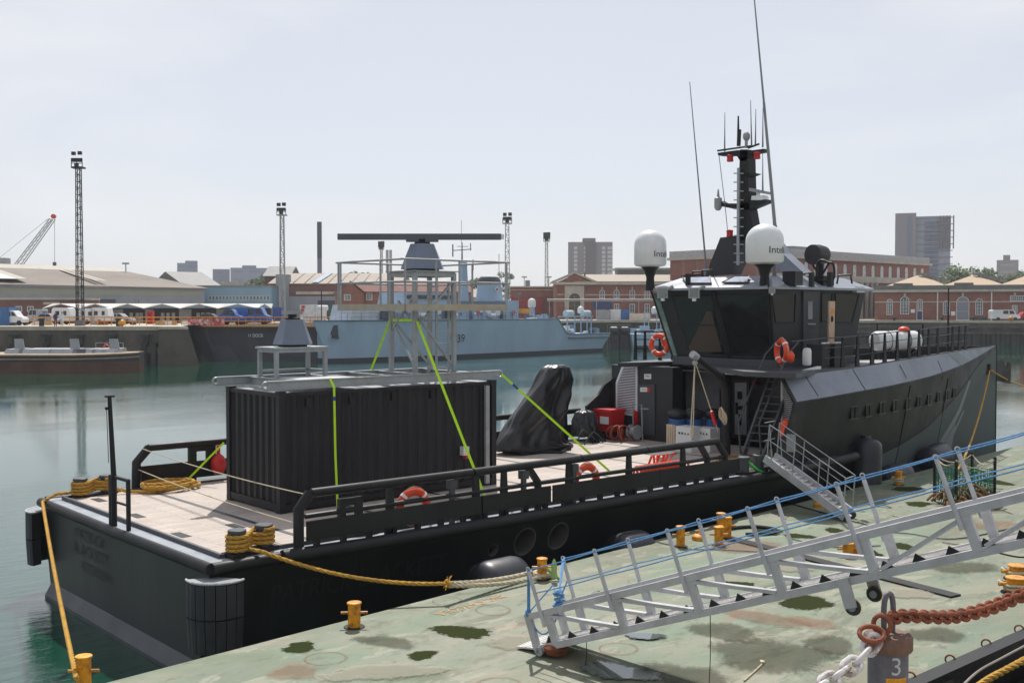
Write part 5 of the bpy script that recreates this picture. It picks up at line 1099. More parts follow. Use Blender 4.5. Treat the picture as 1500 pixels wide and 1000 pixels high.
# near quay under the camera, chain post, chains, fender and rope below the pontoon edge
nq = M('near_quay_concrete', L((150, 146, 138)), .85, 0, .2, .8, .3, 20)
m = MB(); m.box((-60, -60, -3), (60, -18.15, ZQ)); tag(m.build('near_quay', nq), kind='structure')
pc = BU(1298, 4.1, ZQ); cpst = thing('chain_post', 'rusty capped grey chain post numbered 3 at the near quay edge', 'post', pc)
zt_ = VZ(950, 4.1); m = MB(); m.lathe([(.074, 0), (.074, zt_-ZQ)], pc, 28); m.build('tube', steelpost, cpst)
m = MB(); m.lathe([(.086, 0), (.09, .006), (.09, .05), (.084, .058), (.03, .062)], V((pc.x, pc.y, zt_)), 28); m.build('cap', M('cap_rust', L((110, 84, 70)), .75, .1, .3, 12, .4, 60, dirt=L((150, 120, 100)), dsc=9, damt=.6), cpst)
m = MB(); t_ = V((pc.x, pc.y, zt_+.055)); sd = (RT*.8+FW*.6).normalized(); m.tube(smooth_path([t_-sd*.026, t_-sd*.03+Z*.09, t_-sd*.022+Z*.14, t_+Z*.158, t_+sd*.022+Z*.14, t_+sd*.03+Z*.09, t_+sd*.026], 5), .0105, 10); m.build('staple', steelpost, cpst)
nn = (CAM-pc); nn.z = 0; nn.normalize(); a0 = math.atan2(nn.y, nn.x)+.42
def bend3(x_, y_): a = a0+x_/.075; return V((pc.x+math.cos(a)*.0752, pc.y+math.sin(a)*.0752, VZ(968, 4.1)+y_))
text('post_number', '3', M('worn_white_number', L((176, 176, 178)), .6), cpst, pc, (1, 0, 0), Z, .066, bend=bend3)
m = MB(); zb_ = VZ(994, 4.02)
ring = [V((pc.x+math.cos(a)*.0758, pc.y+math.sin(a)*.0758, 0)) for a in [a0-.5+.14*i for i in range(9)]]
m.loft([[p+Z*(zb_-.06) for p in ring], [p+Z*zb_ for p in ring]], 0, False, False, False); m.build('yellow_band', yellow, cpst)
def chain(pts, pitch, r, wd, mat, label, name='chain', twist=0.):
    path = smooth_path(pts, 24); acc = [0]
    for a, b in zip(path, path[1:]): acc.append(acc[-1]+(b-a).length)
    def at(s):
        for i in range(len(acc)-1):
            if acc[i+1] >= s: return path[i].lerp(path[i+1], (s-acc[i])/max(1e-6, acc[i+1]-acc[i])), (path[i+1]-path[i]).normalized()
        return path[-1], (path[-1]-path[-2]).normalized()
    m = MB(); n = int(acc[-1]/pitch)
    for k in range(n):
        c, t = at((k+.5)*pitch); a = t.cross(Z).normalized(); b = a.cross(t); ang = (math.pi/2 if k % 2 else 0)+math.pi/4+twist*k
        sv = a*math.cos(ang)+b*math.sin(ang); hl = pitch*.5+r*1.1; ring = []
        for i in range(18):
            th = 2*math.pi*i/18; x = math.cos(th); st_ = (hl-wd/2)*(1 if x > 0 else -1); ring.append(c+t*(st_+x*wd/2)+sv*(math.sin(th)*wd/2))
        m.tube(ring, r, 8, 0, True)
    return tag(m.build(name, mat, loc=pts[0]), label, 'chain')
rp = [BV(u, v, d) for u, v, d in ((1300, 905, 4.08), (1330, 901, 4.12), (1365, 903, 4.15), (1400, 902, 4.2), (1440, 893, 4.25), (1475, 880, 4.3), (1520, 860, 4.35), (1600, 815, 4.5), (1700, 750, 4.7))]
chain(rp, .024, .0086, .046, rust, 'rust brown chain stretched from the numbered post to the right', twist=.0)
wp = [BV(u, v, d) for u, v, d in ((1283, 934, 4.02), (1262, 962, 3.98), (1236, 983, 3.93), (1205, 1003, 3.87), (1165, 1026, 3.8), (1100, 1060, 3.7))]
chain(wp, .062, .0105, .05, whitechain, 'white painted chain drooping left from the numbered post')
m = MB(); c = BV(1277, 928, 4.02); m.torus(c, .034, .0095, (CAM-c).normalized()*.75+Z*.6, 22, 8, 0, sx=1.35, t=RT); m.torus(BV(1292, 914, 4.06), .034, .0095, (CAM-c).normalized()*.8-RT*.5, 20, 8); tag(m.build('shackle', rust, loc=c), 'rusty shackle rings joining both chains to the post staple', 'shackle')
c = V((7.2, -14.0, -1.35)); m = MB(); m.lathe([(.2, -2.4), (.52, -2.1), (.6, -1.7), (.6, 1.7), (.52, 2.1), (.2, 2.4)], c, 32, 0, (1, .03, 0)); tag(m.build('fender', M('grey_fender', L((120, 118, 122)), .7, var=.2, dirt=L((90, 86, 84))), loc=c), 'fat grey fender floating below the near pontoon edge', 'fender')
m = MB(); m.tube(smooth_path([A(u, v, z=-.55) for u, v in ((1400, 1030), (1445, 996), (1480, 977), (1540, 945))], 5), .001, 3); twist(m, smooth_path([A(u, v, z=-.55) for u, v in ((1400, 1030), (1445, 996), (1480, 977), (1540, 945))], 5), .05); tag(m.build('mooring_rope', yrope, loc=A(1480, 977, z=-.55)), 'yellow rope crossing over the grey fender below the pontoon edge', 'mooring rope')
m = MB()
for o_ in (0, .12): m.tube(smooth_path([A(u, v, z=-.8+o_) for u, v in ((1395, 1020), (1430, 985), (1470, 962), (1540, 925))], 5), .018, 6)
tag(m.build('cable', M('grey_cable', L((140, 132, 122)), .6), loc=A(1430, 985, z=-.8)), 'pair of grey cables running along below the pontoon edge', 'cable')
# ------------------------------------------------------------------ far side of the basin: ground, quay walls
conc = M('quay_concrete', L((176, 166, 148)), .85, 0, .15, .3, dirt=L((140, 132, 118)), dsc=.2)
qwall = M('quay_wall_concrete', L((92, 86, 78)), .9, 0, .4, .6, .6, 3, dirt=L((46, 45, 43)), dsc=.25, damt=.8, stretch=(1, 1, .35))
qdark = M('quay_wall_dark', L((62, 64, 62)), .9, 0, .3, .5, dirt=L((36, 38, 38)), dsc=.4, damt=.7, stretch=(1, 1, .2))
QL, QR = BU(-500, 128.7, ZQ), BU(277, 128.7, ZQ)
EDGE = [QL, QR, BU(300, 148, ZQ), BU(480, 178, ZQ), BU(900, 206, ZQ), BU(1250, 206, ZQ), BU(1500, 197, ZQ), BU(2400, 165, ZQ)]
m = MB(); m.poly([V((p.x, p.y, ZQ)) for p in EDGE]+[Bp(1500, 900, ZQ), Bp(1500, 2600, ZQ), Bp(-1600, 2600, ZQ), Bp(-900, 200, ZQ)]); tag(m.build('quay_ground', conc), kind='structure')
def qseg(a, b, label, cope=True, batter=0., piles=0, mat=qwall):
    a, b = V(a), V(b); a.z = b.z = 0; d = (b-a).normalized(); n = V((d.y, -d.x, 0)); n = n if n.dot(FW) < 0 else -n; zt = ZQ-.004
    w = thing('quay_wall', label, 'quay wall', a.lerp(b, .5)+Z*ZW)
    m = MB(); m.hexa([a+n*batter+Z*(ZW-2), b+n*batter+Z*(ZW-2), b-n*1.5+Z*(ZW-2), a-n*1.5+Z*(ZW-2)], [a+n*.02+Z*(zt-.4), b+n*.02+Z*(zt-.4), b-n*1.5+Z*(zt-.4), a-n*1.5+Z*(zt-.4)]); m.build('wall_face', mat, w)
    m = MB(); m.hexa([a+n*.1+Z*(zt-.4), b+n*.1+Z*(zt-.4), b-n*1.2+Z*(zt-.4), a-n*1.2+Z*(zt-.4)], [a+n*.1+Z*(zt+.05), b+n*.1+Z*(zt+.05), b-n*1.2+Z*(zt+.05), a-n*1.2+Z*(zt+.05)]); m.build('cope', M('cope_stone', L((186, 176, 156)), .8, dirt=L((130, 124, 112))), w)
    L_ = (b-a).length
    for i in range(piles):
        s = (i+.5)/piles; c = a.lerp(b, s)+n*.35; m = MB(); m.obox(c+Z*(ZW-1.5), d, .9, .7, 3.2); m.obox(c+Z*.95, d, 1.9, .9, .35, 1); m.build('fender_pile', [qdark, qwall], w)
    return w, d, n
wl, dl, nl = qseg(BU(-420, 128.7, 0), BU(234, 128.7, 0), 'long dark stained concrete quay wall behind the rusty barge', piles=0)
for k, u in enumerate((20, 68, 116, 164, 212, 226)):
    c = BU(u, 128.3, ZW); m = MB(); m.obox(c, dl, .6, .6, 2.6)
    if k < 5: m.obox(BU(u, 128.2, 1.2), dl, 1.1, .7, .3); m.obox(BU(u+2, 128.3, .3), dl, .5, .5, .9)
    m.build('fender_pile', qdark, wl)
m = MB(); m.box((0, 0, 0), (0, 0, 0)) if 0 else None
a, b = BU(-420, 128.35, -.4), BU(234, 128.35, -.4); m.bar(a, b, .5, .7); m.build('ledge_beam', qwall, wl)
for u in (190, 197, 206): 
    m = MB(); c = BU(u, 128.0, ZW-1); m.cyl(c, c+Z*2.4, .42, 12); m.build('timber_pile', qdark, wl)
pier = thing('pier_head', 'battered concrete pier head at the end of the left quay', 'pier', BU(255, 128, ZW))
m = MB(); a0, a1 = BU(233, 127.9, 0), BU(275, 127.9, 0); b0, b1 = BU(230, 127.2, 0), BU(296, 127.2, 0)
f = lambda p, z: V((p.x, p.y, z)); bk = FW*22
m.hexa([f(b0, ZW-1), f(b1, ZW-1), f(b1, ZW-1)+bk-RT*9, f(b0, ZW-1)+bk], [f(a0, ZQ-.01), f(a1, ZQ-.01), f(a1, ZQ-.01)+bk-RT*9, f(a0, ZQ-.01)+bk]); m.build('block', M('pier_concrete', L((88, 83, 75)), .9, 0, .35, .6, .3, 3, dirt=L((70, 68, 62)), dsc=.3, damt=.7), pier)
m = MB(); m.hexa([f(a0, ZQ-.3)-FW*.15, f(a1, ZQ-.3)-FW*.15+RT*.15, f(a1, ZQ-.3)+bk-RT*8.9, f(a0, ZQ-.3)+bk], [f(a0, ZQ+.04)-FW*.15, f(a1, ZQ+.04)-FW*.15+RT*.1, f(a1, ZQ+.04)+bk-RT*8.9, f(a0, ZQ+.04)+bk]); m.build('cope', MATS['cope_stone'], pier)
qseg(EDGE[2], EDGE[3], 'quay wall hidden behind the dock gate and grey warship bow', mat=qdark)
qseg(EDGE[3], EDGE[4], 'dark quay wall behind the grey warship', mat=qdark)
wr, dr_, nr = qseg(EDGE[4], EDGE[5], 'dark quay wall below the pedimented brick hall', mat=qdark, piles=14)
wr2, d2, n2 = qseg(EDGE[5], EDGE[6], 'pale coped quay wall with dark sheet piling below the brick workshops', piles=9)
wr3, d3, n3 = qseg(EDGE[6], EDGE[7], 'quay wall continuing out past the right edge', piles=0)
for w_, (a, b), d_, n_ in ((wr2, EDGE[5:7], d2, n2), (wr3, EDGE[6:8], d3, n3)):
    m = MB(); a, b = V(a), V(b); L_ = (b-a).length; k = int(L_/.8)
    pts = []
    for i in range(k):
        for t, o_ in ((0, 0), (.35, 0), (.5, .35), (.85, .35)): pts.append(a.lerp(b, (i+t)/k)+n_*(.5+o_))
    m.loft([[V((p.x, p.y, ZW-1)) for p in pts], [V((p.x, p.y, -.05)) for p in pts]], 0, False, False, False); m.ext([f(a+n_*.1, -.06), f(b+n_*.1, -.06), f(b+n_*1.0, -.06), f(a+n_*1.0, -.06)], (0, 0, .25), 1); m.build('sheet_piling', [qdark, qwall], w_)
# ------------------------------------------------------------------ buildings
brick = bricks('red_brick', L((136, 74, 60)), L((118, 62, 52)), L((140, 122, 108)), .45, .15, .02, dirt=L((104, 62, 54)), damt=.5)
brick2 = bricks('dark_brick', L((112, 68, 62)), L((98, 60, 56)), L((120, 108, 100)), .45, .15, .02, dirt=L((88, 60, 56)), damt=.4)
stone = M('pale_stone', L((178, 172, 160)), .8, var=.12, sc=.8, dirt=L((130, 126, 118)))
roofp = M('pale_roof_sheet', L((150, 138, 124)), .75, var=.12, sc=.4, dirt=L((140, 126, 110)), dsc=.15, stretch=(1, 1, 1))
roofg = M('grey_roof', L((128, 128, 126)), .7, dirt=L((100, 100, 100)))
rooft = M('tile_roof', L((110, 66, 56)), .85, dirt=L((84, 56, 50)))
pane = M('window_pane', L((88, 98, 106)), .12, var=.5, sc=.6, dirt=L((150, 156, 160)), dsc=.5, damt=.5)
frame = M('window_white', L((214, 214, 210)), .6)
clad = M('grey_cladding', L((134, 142, 150)), .6, var=.1, sc=.2, dirt=L((116, 122, 128)))
class Bld:
    def __init__(s, name, label, a, b, depth, cat='building', group=None):
        s.a, s.b = V((a.x, a.y, ZQ)), V((b.x, b.y, ZQ)); s.t = (s.b-s.a).normalized(); s.len = (s.b-s.a).length
        s.n = V((s.t.y, -s.t.x, 0)); s.n = s.n if s.n.dot(FW) < 0 else -s.n; s.dp = depth
        s.o = thing(name, label, cat, s.a.lerp(s.b, .5), group)
    def p(s, q, z, o=0.): return s.a+s.t*q+s.n*o+Z*(z-ZQ)
    def sU(s, u):                          # position along the front for a picture column
        lo, hi = -50., s.len+50
        for _ in range(40):
            k = (lo+hi)/2; q = s.p(k, 4.4)-CAM; uu = 750+F*q.dot(RT)/q.dot(FW)
            if uu < u: lo = k
            else: hi = k
        return k
    def zV(s, q, v): w = s.p(q, 0)-CAM; return VZ(v, w.dot(FW))
    def box(s, q0, q1, z0, z1, o0, o1, mat, name='wall', mb=None, mi=0):
        m = mb or MB(); m.hexa([s.p(q0, z0, o1), s.p(q1, z0, o1), s.p(q1, z0, o0), s.p(q0, z0, o0)], [s.p(q0, z1, o1), s.p(q1, z1, o1), s.p(q1, z1, o0), s.p(q0, z1, o0)], mi)
        return None if mb else m.build(name, mat, s.o)
    def gable(s, z0, z1, mat, over=.4, ridge=.5, hipl=0, hipr=0, name='roof'):
        m = MB(); D = s.dp; L_ = s.len; r0, r1 = s.p(-over+hipl, z1, -D*ridge), s.p(L_+over-hipr, z1, -D*ridge)
        f0, f1, k0, k1 = s.p(-over, z0, over), s.p(L_+over, z0, over), s.p(-over, z0, -D-over), s.p(L_+over, z0, -D-over)
        for q in ([f0, f1, r1, r0], [k1, k0, r0, r1], [k0, f0, r0], [f1, k1, r1]): m.ext(q, (0, 0, .12))
        return m.build(name, mat, s.o)
    def win(s, q, z, w, h, arch=False, nm='window', bars=(2, 3), fr=None, pn=None, o=.03):
        m = MB(); k = .1*min(1, w)
        def shp(i): 
            pts = [s.p(q-w/2+i, z+i, o), s.p(q+w/2-i, z+i, o)]
            if arch: pts += [s.p(q+(w/2-i)*math.cos(t), z+h-w/2+(w/2-i)*math.sin(t), o) for t in [math.pi*j/8 for j in range(9)]]
            else: pts += [s.p(q+w/2-i, z+h-i, o), s.p(q-w/2+i, z+h-i, o)]
            return pts
        A_, B_ = shp(0), shp(k); n = len(A_)
        m.add(A_+B_, [(i, (i+1) % n, n+(i+1) % n, n+i) for i in range(n)]); m.poly([x-s.n*.02 for x in B_], 1)
        for i in range(1, bars[0]): x = q-w/2+w*i/bars[0]; m.bar(s.p(x, z+k, o), s.p(x, z+h-(.25*w if arch else k), o), .06, .04)
        for i in range(1, bars[1]): y = z+(h-(w/2 if arch else 0))*i/bars[1]; m.bar(s.p(q-w/2+k, y, o), s.p(q+w/2-k, y, o), .06, .04)
        return m.build(nm, [fr or frame, pn or pane], s.o)
def simple(name, label, u0, d0, u1, d1, depth, ve, mat, vr=None, rmat=None, **k):
    b = Bld(name, label, BU(u0, d0, ZQ), BU(u1, d1, ZQ), depth); z = VZ(ve, d0); b.ze = z
    b.box(0, b.len, ZQ-.5, z, 0, -depth, mat)
    if vr: b.gable(z, VZ(vr, d0+depth*.5), rmat, **k)
    else: b.box(-.2, b.len+.2, z, z+.3, .2, -depth-.2, rmat or roofg, 'roof')
    return b
# long shed on the left
b = Bld('long_shed', 'long grey clad dockyard shed with weathered beige roof behind the left quay', BU(-90, 178, ZQ), BU(300, 222, ZQ), 34); ze = VZ(421, 205)
b.box(0, b.len, ZQ-.5, ze, 0, -34, clad)
m = MB(); zr = VZ(388, 212)
f0, f1, r0, r1 = b.p(-.5, ze, .6), b.p(b.len+.5, ze, .6), b.p(-.5, zr-.9, -20), b.p(b.len-3.5, zr-.9, -20); m.ext([f0, f1, r1, r0], (0, 0, .2)); m.ext([r0+b.n*-.01+Z*.0, r1, b.p(b.len-3.5, zr+.1, -26), b.p(-.5, zr+.1, -26)], (0, 0, .2), 1); m.ext([f1, r1, b.p(b.len+.5, ze, -34)], (0, 0, .2), 0); m.build('roof', [M('weathered_roof', L((122, 112, 103)), .8, var=.25, sc=.3, dirt=L((98, 90, 84)), dsc=.12, damt=.7), stone], b.o)
m = MB(); b.box(1, b.len-1, VZ(432, 205), VZ(424.5, 205), .05, .0, None, '', m); m.build('cladding_band', M('green_grey_cladding', L((142, 146, 134)), .6, var=.1, sc=.2), b.o)
for u0, u1, v0, v1, mt in ((147, 169, 438, 445, black), (203, 224, 439, 446, clad), (143, 172, 434, 438, clad)): b.box(b.sU(u0), b.sU(u1), b.zV(b.sU(u0), v1), b.zV(b.sU(u0), v0), .15, 0, dkgrey if mt is black else mt, 'shutter')
for u in (12, 30, 33, 38, 44, 150, 160):
    q = b.sU(u); m = MB(); a, c = b.p(q, ze+.8, -1.2), b.p(q+3.4, zr-1.2, -18.6); m.bar(a+Z*.42, c+Z*.42, .8 if u != 12 else 4, .05); m.build('roof_light', white if u in (12,) else stone, b.o)
# brick annex, canopies
b = simple('brick_annex', 'low dark brick annex with white parapet line on the left', -120, 168, 116, 168, 8, 439, brick2, None, stone)
for u in (28, 45): b.win(b.sU(u), b.zV(0, 456.5), 1.0, .85, bars=(2, 1))
b.box(b.sU(64), b.sU(88), b.zV(0, 446), b.zV(0, 442.5), .05, 0, stone, 'sign_board')
cn = Bld('canopy', 'row of dark bays under a white folded plate canopy roof', BU(62, 160, ZQ), BU(396, 166, ZQ), 10, 'canopy')
zl, zh = VZ(452.5, 163), VZ(446, 163); m = MB(); md = MB()
lows = [cn.sU(u) for u in (64, 118, 165, 212, 265, 320, 378, 398)]; 
for a, c in zip(lows, lows[1:]):
    pk = (a+c)/2
    m.ext([cn.p(a, zl, .8), cn.p(pk, zh, .8), cn.p(pk, zh+.06, -6), cn.p(a, zh+.06, -6)], (0, 0, .12)); m.ext([cn.p(pk, zh, .8), cn.p(c, zl, .8), cn.p(c, zh+.06, -6), cn.p(pk, zh+.06, -6)], (0, 0, .12))
m.build('roof', M('canopy_white', L((176, 174, 170)), .6, dirt=L((170, 166, 160))), cn.o)
cn.box(0, cn.len, ZQ-.3, zl+.15, -5, -5.4, dkgrey, 'back_wall')
for u0, u1 in ((165, 178), (211, 223), (261, 279), (316, 330), (366, 376)):
    cn.box(cn.sU(u0), cn.sU(u1), ZQ-.3, zl-.02, -1.2, -1.5, M('panel_grey', L((150, 152, 150)), .7), 'panel')
for u in (185, 194, 200, 232, 240, 248, 285, 292, 300, 340, 120, 132): q = cn.sU(u); cn.box(q, q+.5, ZQ, VZ(458, 165), -3, -3.1, frame, 'bay_window')
# blue building, grey brick building, red house
b = simple('blue_office', 'pale blue clad office with a strip of windows behind the canopies', 266, 226, 398, 226, 14, 420, M('blue_cladding', L((118, 152, 172)), .6, var=.08, sc=.3))
for i, u in enumerate(range(308, 396, 5)): b.win(b.sU(u), b.zV(0, 439.5), .55, .9, bars=(1, 1))
b.box(b.sU(318), b.sU(344), b.ze+.3, b.ze+1.2, -3, -8, stone, 'roof_box')
b = simple('pitched_workshop', 'dark gabled workshop roof between the long shed and blue office', 272, 236, 322, 240, 30, 419, brick2, 399, roofg)
b = simple('brick_store', 'brick and grey clad store with a pale ribbed roof left of the red house', 396, 232, 585, 232, 26, 416, brick2, 401, roofp)
b.box(b.sU(396), b.sU(585), ZQ-.3, b.zV(0, 434), .15, 0, clad, 'lower_wall'); b.box(b.sU(434), b.sU(500), b.zV(0, 431), b.zV(0, 427), .2, 0, stone, 'band'); b.box(b.sU(405), b.sU(424), ZQ, b.zV(0, 402), .5, -2, clad, 'stair_tower'); b.box(b.sU(466), b.sU(492), ZQ, b.zV(0, 440), .3, .1, dkgrey, 'shutter')
for i in range(8): q = b.sU(430+i*17); m = MB(); m.bar(b.p(q, b.ze+.3, .2), b.p(q, VZ(401, 245)+.12, -12.8), .15, .15); m.build('roof_rib', roofg, b.o)
m = MB(); q = b.sU(462); m.bar(b.p(q, b.ze+.35, .2), b.p(q+1, VZ(401, 245)+.2, -12.6), 1.4, .05); m.build('roof_light', M('blue_roof_light', L((130, 150, 172)), .4), b.o)
b = simple('dark_gabled_house', 'dark roofed brick house beside the second light tower', 388, 250, 424, 250, 12, 405, brick2, 391, roofg)
b = simple('red_brick_house', 'red brick house with white windows behind the grey warship bow', 520, 200, 690, 204, 12, 428, brick, 414, rooft)
for u in (541, 562, 600, 640): b.win(b.sU(u), b.zV(0, 439.5), 1.1, 1.3)
m = MB(); g0, g1 = b.p(-3.2, ZQ, .5), b.p(.3, ZQ, .5); zt = b.ze
m.ext([b.p(-3.4, ZQ-.3, .9), b.p(1.6, ZQ-.3, .9), b.p(1.6, zt-.2, .9), b.p(-.8, zt+1.75, .9), b.p(-3.4, zt-.2, .9)], b.n*-9); m.build('gable_wing', brick, b.o)
m = MB(); m.ext([b.p(-3.7, zt-.3, 1.1), b.p(-.8, zt+1.95, 1.1), b.p(-.8, zt+2.1, 1.1), b.p(-3.9, zt-.2, 1.1)], b.n*-9.4); m.ext([b.p(1.9, zt-.3, 1.1), b.p(-.8, zt+1.95, 1.1), b.p(-.8, zt+2.1, 1.1), b.p(2.1, zt-.2, 1.1)], b.n*-9.4); m.build('roof', rooft, b.o)
b.win(-1.4, b.zV(0, 440), 1.2, 1.1, o=.93)
b = simple('white_roofed_shed', 'low shed with pale roof glimpsed behind the warship mast', 684, 250, 722, 250, 12, 436, stone, 424, roofp)
b = simple('low_brick_block', 'plain low red brick block right of the warship funnel', 748, 252, 812, 252, 16, 421, brick, None, stone)
for u0, u1 in ((770, 777),): b.box(b.sU(u0), b.sU(u1), b.ze+.3, VZ(410, 255), -6, -8, roofg, 'roof_tank')
b.box(b.sU(748), b.sU(795), ZQ, b.zV(0, 437), .6, 0, M('red_panel', L((140, 52, 50)), .7), 'lower_wall'); b.box(0, b.len, b.zV(0, 425), b.zV(0, 424), .1, 0, stone, 'band')
# pedimented hall
b = Bld('brick_hall', 'red brick dockyard hall with stone pedimented portal and arched windows', BU(815, 232, ZQ), BU(1040, 232, ZQ), 30); ze = VZ(415, 232); D = 232
b.box(0, b.len, ZQ-.5, ze, 0, -30, brick)
q1 = b.sU(867); m = MB(); m.ext([b.p(-.4, ze, .7), b.p(q1+.4, ze, .7), b.p(q1/2, VZ(402, D), .7)], b.n*-12); m.build('pediment', brick, b.o)
m = MB()
for a, c in ((b.p(-1, ze, .8), b.p(q1/2, VZ(401, D), .8)), (b.p(q1+1, ze, .8), b.p(q1/2, VZ(401, D), .8))): m.ext([a, c, c+Z*.45, a+Z*.45], b.n*-12.5)
m.ext([b.p(-.8, ze-.3, .9), b.p(b.len, ze-.3, .9), b.p(b.len, ze+.25, .9), b.p(-.8, ze+.25, .9)], b.n*-.8); m.build('cornice', stone, b.o)
b.box(b.sU(827), b.sU(855.5), ZQ, ze-.5, .45, 0, stone, 'portal'); b.win(b.sU(841.5), ZQ, 2.6, 5.6, True, 'portal_arch', (2, 3), stone, M('portal_shade', L((84, 74, 66)), .8), .48)
m = MB(); m.torus(b.p(q1/2, VZ(410, D), .75), .55, .1, b.n, 16, 6); m.build('roundel', M('terracotta', L((150, 82, 60)), .8), b.o)
b.box(.2, b.sU(826), b.zV(0, 432), b.zV(0, 430.5), .08, 0, stone, 'band'); b.box(b.sU(857), b.len, b.zV(0, 432.5), b.zV(0, 431), .08, 0, stone, 'band')
for u in (882, 903, 926, 948, 971, 993): q = b.sU(u); b.win(q, b.zV(0, 437), 1.15, 1.85, True, 'window', (2, 2)); b.win(q, b.zV(0, 458), 1.1, 1.9, False, 'window', (2, 2)); b.box(q-.12, q+.12, b.zV(0, 424), b.zV(0, 420), .12, 0, stone, 'keystone')
b.box(b.sU(868), b.sU(896), b.zV(0, 453), b.zV(0, 441), .14, 0, M('blue_board', L((52, 62, 108)), .6), 'sign_board')
m = MB(); zr = VZ(402, D+10); m.ext([b.p(q1*.5, ze+.26, .9), b.p(b.len, ze+.26, .9), b.p(b.len, zr, -14), b.p(q1*.5, zr, -14)], (0, 0, .15)); m.ext([b.p(q1*.5, zr-.1, -14.1), b.p(b.len, zr-.1, -14.1), b.p(b.len, ze, -30), b.p(q1*.5, ze, -30)], (0, 0, .15)); m.build('roof', roofp, b.o)
b.box(b.sU(856), b.sU(858.5), ze, VZ(399, D), -1.5, -2, brick2, 'chimney'); b.box(b.sU(914), b.len, zr-1, VZ(396, 250), -15, -21, roofg, 'clerestory'); b.box(b.sU(914)-.5, b.len, VZ(396, 250), VZ(393, 250), -14.5, -21.5, M('pale_green_roof', L((150, 156, 146)), .7), 'clerestory_roof')
m = MB(); zz = b.zV(0, 439); m.tube([b.p(b.sU(800), zz, 7), b.p(b.len, zz, 7)], .13, 6); m.tube([b.p(b.sU(800), zz-.3, 7), b.p(b.len, zz-.3, 7)], .1, 6)
for u in (803, 870, 930, 990): m.tube([b.p(b.sU(u), ZQ, 7), b.p(b.sU(u), zz, 7)], .08, 6)
pg = m.build('pipe_gantry', grey, loc=b.p(0, ZQ, 7)); tag(pg, 'long thin pipe gantry running in front of the pedimented hall', 'gantry')
# long arcaded storehouse receding to the right
b = Bld('arcaded_storehouse', 'long red brick storehouse with a row of upper arched windows and grey parapet', BU(1120, 216, ZQ), BU(1360, 262, ZQ), 24); ze = VZ(379, 225)
zt = b.zV(b.sU(1300), 386); b.box(0, b.len, ZQ-.5, zt, 0, -24, brick); 
b.box(-.5, b.len+.3, zt, zt+.55, .7, -24.5, stone, 'cornice'); b.box(-.3, b.len, zt+.55, zt+1.9, .1, -24, M('grey_parapet', L((164, 164, 164)), .7), 'parapet')
zs_ = b.zV(b.sU(1300), 413); b.box(0, b.len, zs_-.3, zs_+1.0, .6, 0, stone, 'string_course')
for u in (1148, 1166, 1180, 1194, 1209, 1223, 1237, 1251, 1265, 1278, 1291, 1303, 1315, 1327, 1339, 1350): b.win(b.sU(u), b.zV(b.sU(1300), 407)+.1, 1.25, 2.5, True, 'window', (1, 2), pn=M('pale_pane', L((176, 184, 190)), .3, var=.2))
for u in (1254, 1262, 1269, 1276): q = b.sU(u); m = MB(); m.lathe([(.55, 0), (.5, .3), (.42, .6), (.4, zs_-ZQ-.8), (.55, zs_-ZQ-.4), (.55, zs_-ZQ-.3)], b.p(q, ZQ, 1.2), 12); m.build('column', stone, b.o)
b.box(b.sU(1195), b.sU(1220), zt+1.9, zt+3.1, -6, -10, roofg, 'roof_box')
# brick workshops on the right
b = Bld('brick_workshop', 'low red brick workshops with hipped roofs and arched openings by the right quay', BU(1281, 214, ZQ), BU(1640, 198, ZQ), 34); 
zc = b.zV(b.sU(1400), 427.5); b.box(0, b.len, ZQ-.5, zc, 0, -34, brick)
b.box(-.4, b.len, zc, zc+.45, .5, -34, stone, 'cornice'); b.box(-.2, b.len, zc+.45, zc+1.3, .1, -34, M('parapet_dark', L((112, 112, 110)), .8, dirt=L((84, 84, 84))), 'parapet')
for u in (1322, 1411): b.box(b.sU(u-14), b.sU(u+14), zc+1.3, zc+1.75, .15, -1.5, M('parapet_dark', (0, 0, 0)), 'parapet_block')
zw_ = b.zV(b.sU(1400), 442); b.box(0, b.len, zw_-.1, zw_+.1, .06, 0, stone, 'band')
zb_ = zc+1.1
for ul, ua, ur in ((1296, 1342, 1386), (1380, 1424.5, 1472), (1462, 1508, 1552), (1548, 1590, 1635)):
    a0, a1, a2 = b.sU(ul), b.sU(ua), b.sU(ur); za = b.zV(a1, 406.5)+.6; ap = b.p(a1, za, -8); ar = b.p(a1+.8, za, -9.5); m = MB()
    m.ext([b.p(a0, zb_, -.2), b.p(a2, zb_, -.2), ap], (0, 0, .1)); m.ext([b.p(a0, zb_, -.2), ap, ar, b.p(a0, zb_, -22)], (0, 0, .1)); m.ext([b.p(a2, zb_, -.2), ap, ar, b.p(a2, zb_, -22)], (0, 0, .1)); m.build('hipped_roof', M('pale_tile_roof', L((178, 156, 130)), .8, var=.08, dirt=L((160, 138, 116))), b.o)
    for i in range(6):
        p = ap.lerp(b.p(a2+1, zb_, -4), .14+i*.13)+Z*.35; m = MB(); m.obox(p, (b.t+b.n*-.9), 1.6, .9, .45); m.build('roof_light', roofg, b.o)
def ap(u, v0, v1, wpx, arch, kind='window', pn=None, bars=(3, 4)):
    q = b.sU(u); w = b.sU(u+wpx/2)-b.sU(u-wpx/2); z = b.zV(q, v1); return b.win(q, z, w, b.zV(q, v0)-z, arch, kind, bars, pn=pn)
for u, v0, v1, w in ((1303, 438, 461, 9), (1325, 434, 460, 13), (1347, 438, 454, 9), (1386, 440, 461, 10), (1434, 437, 461, 11), (1486, 447, 458, 8)): ap(u, v0, v1, w, v0 < 445)
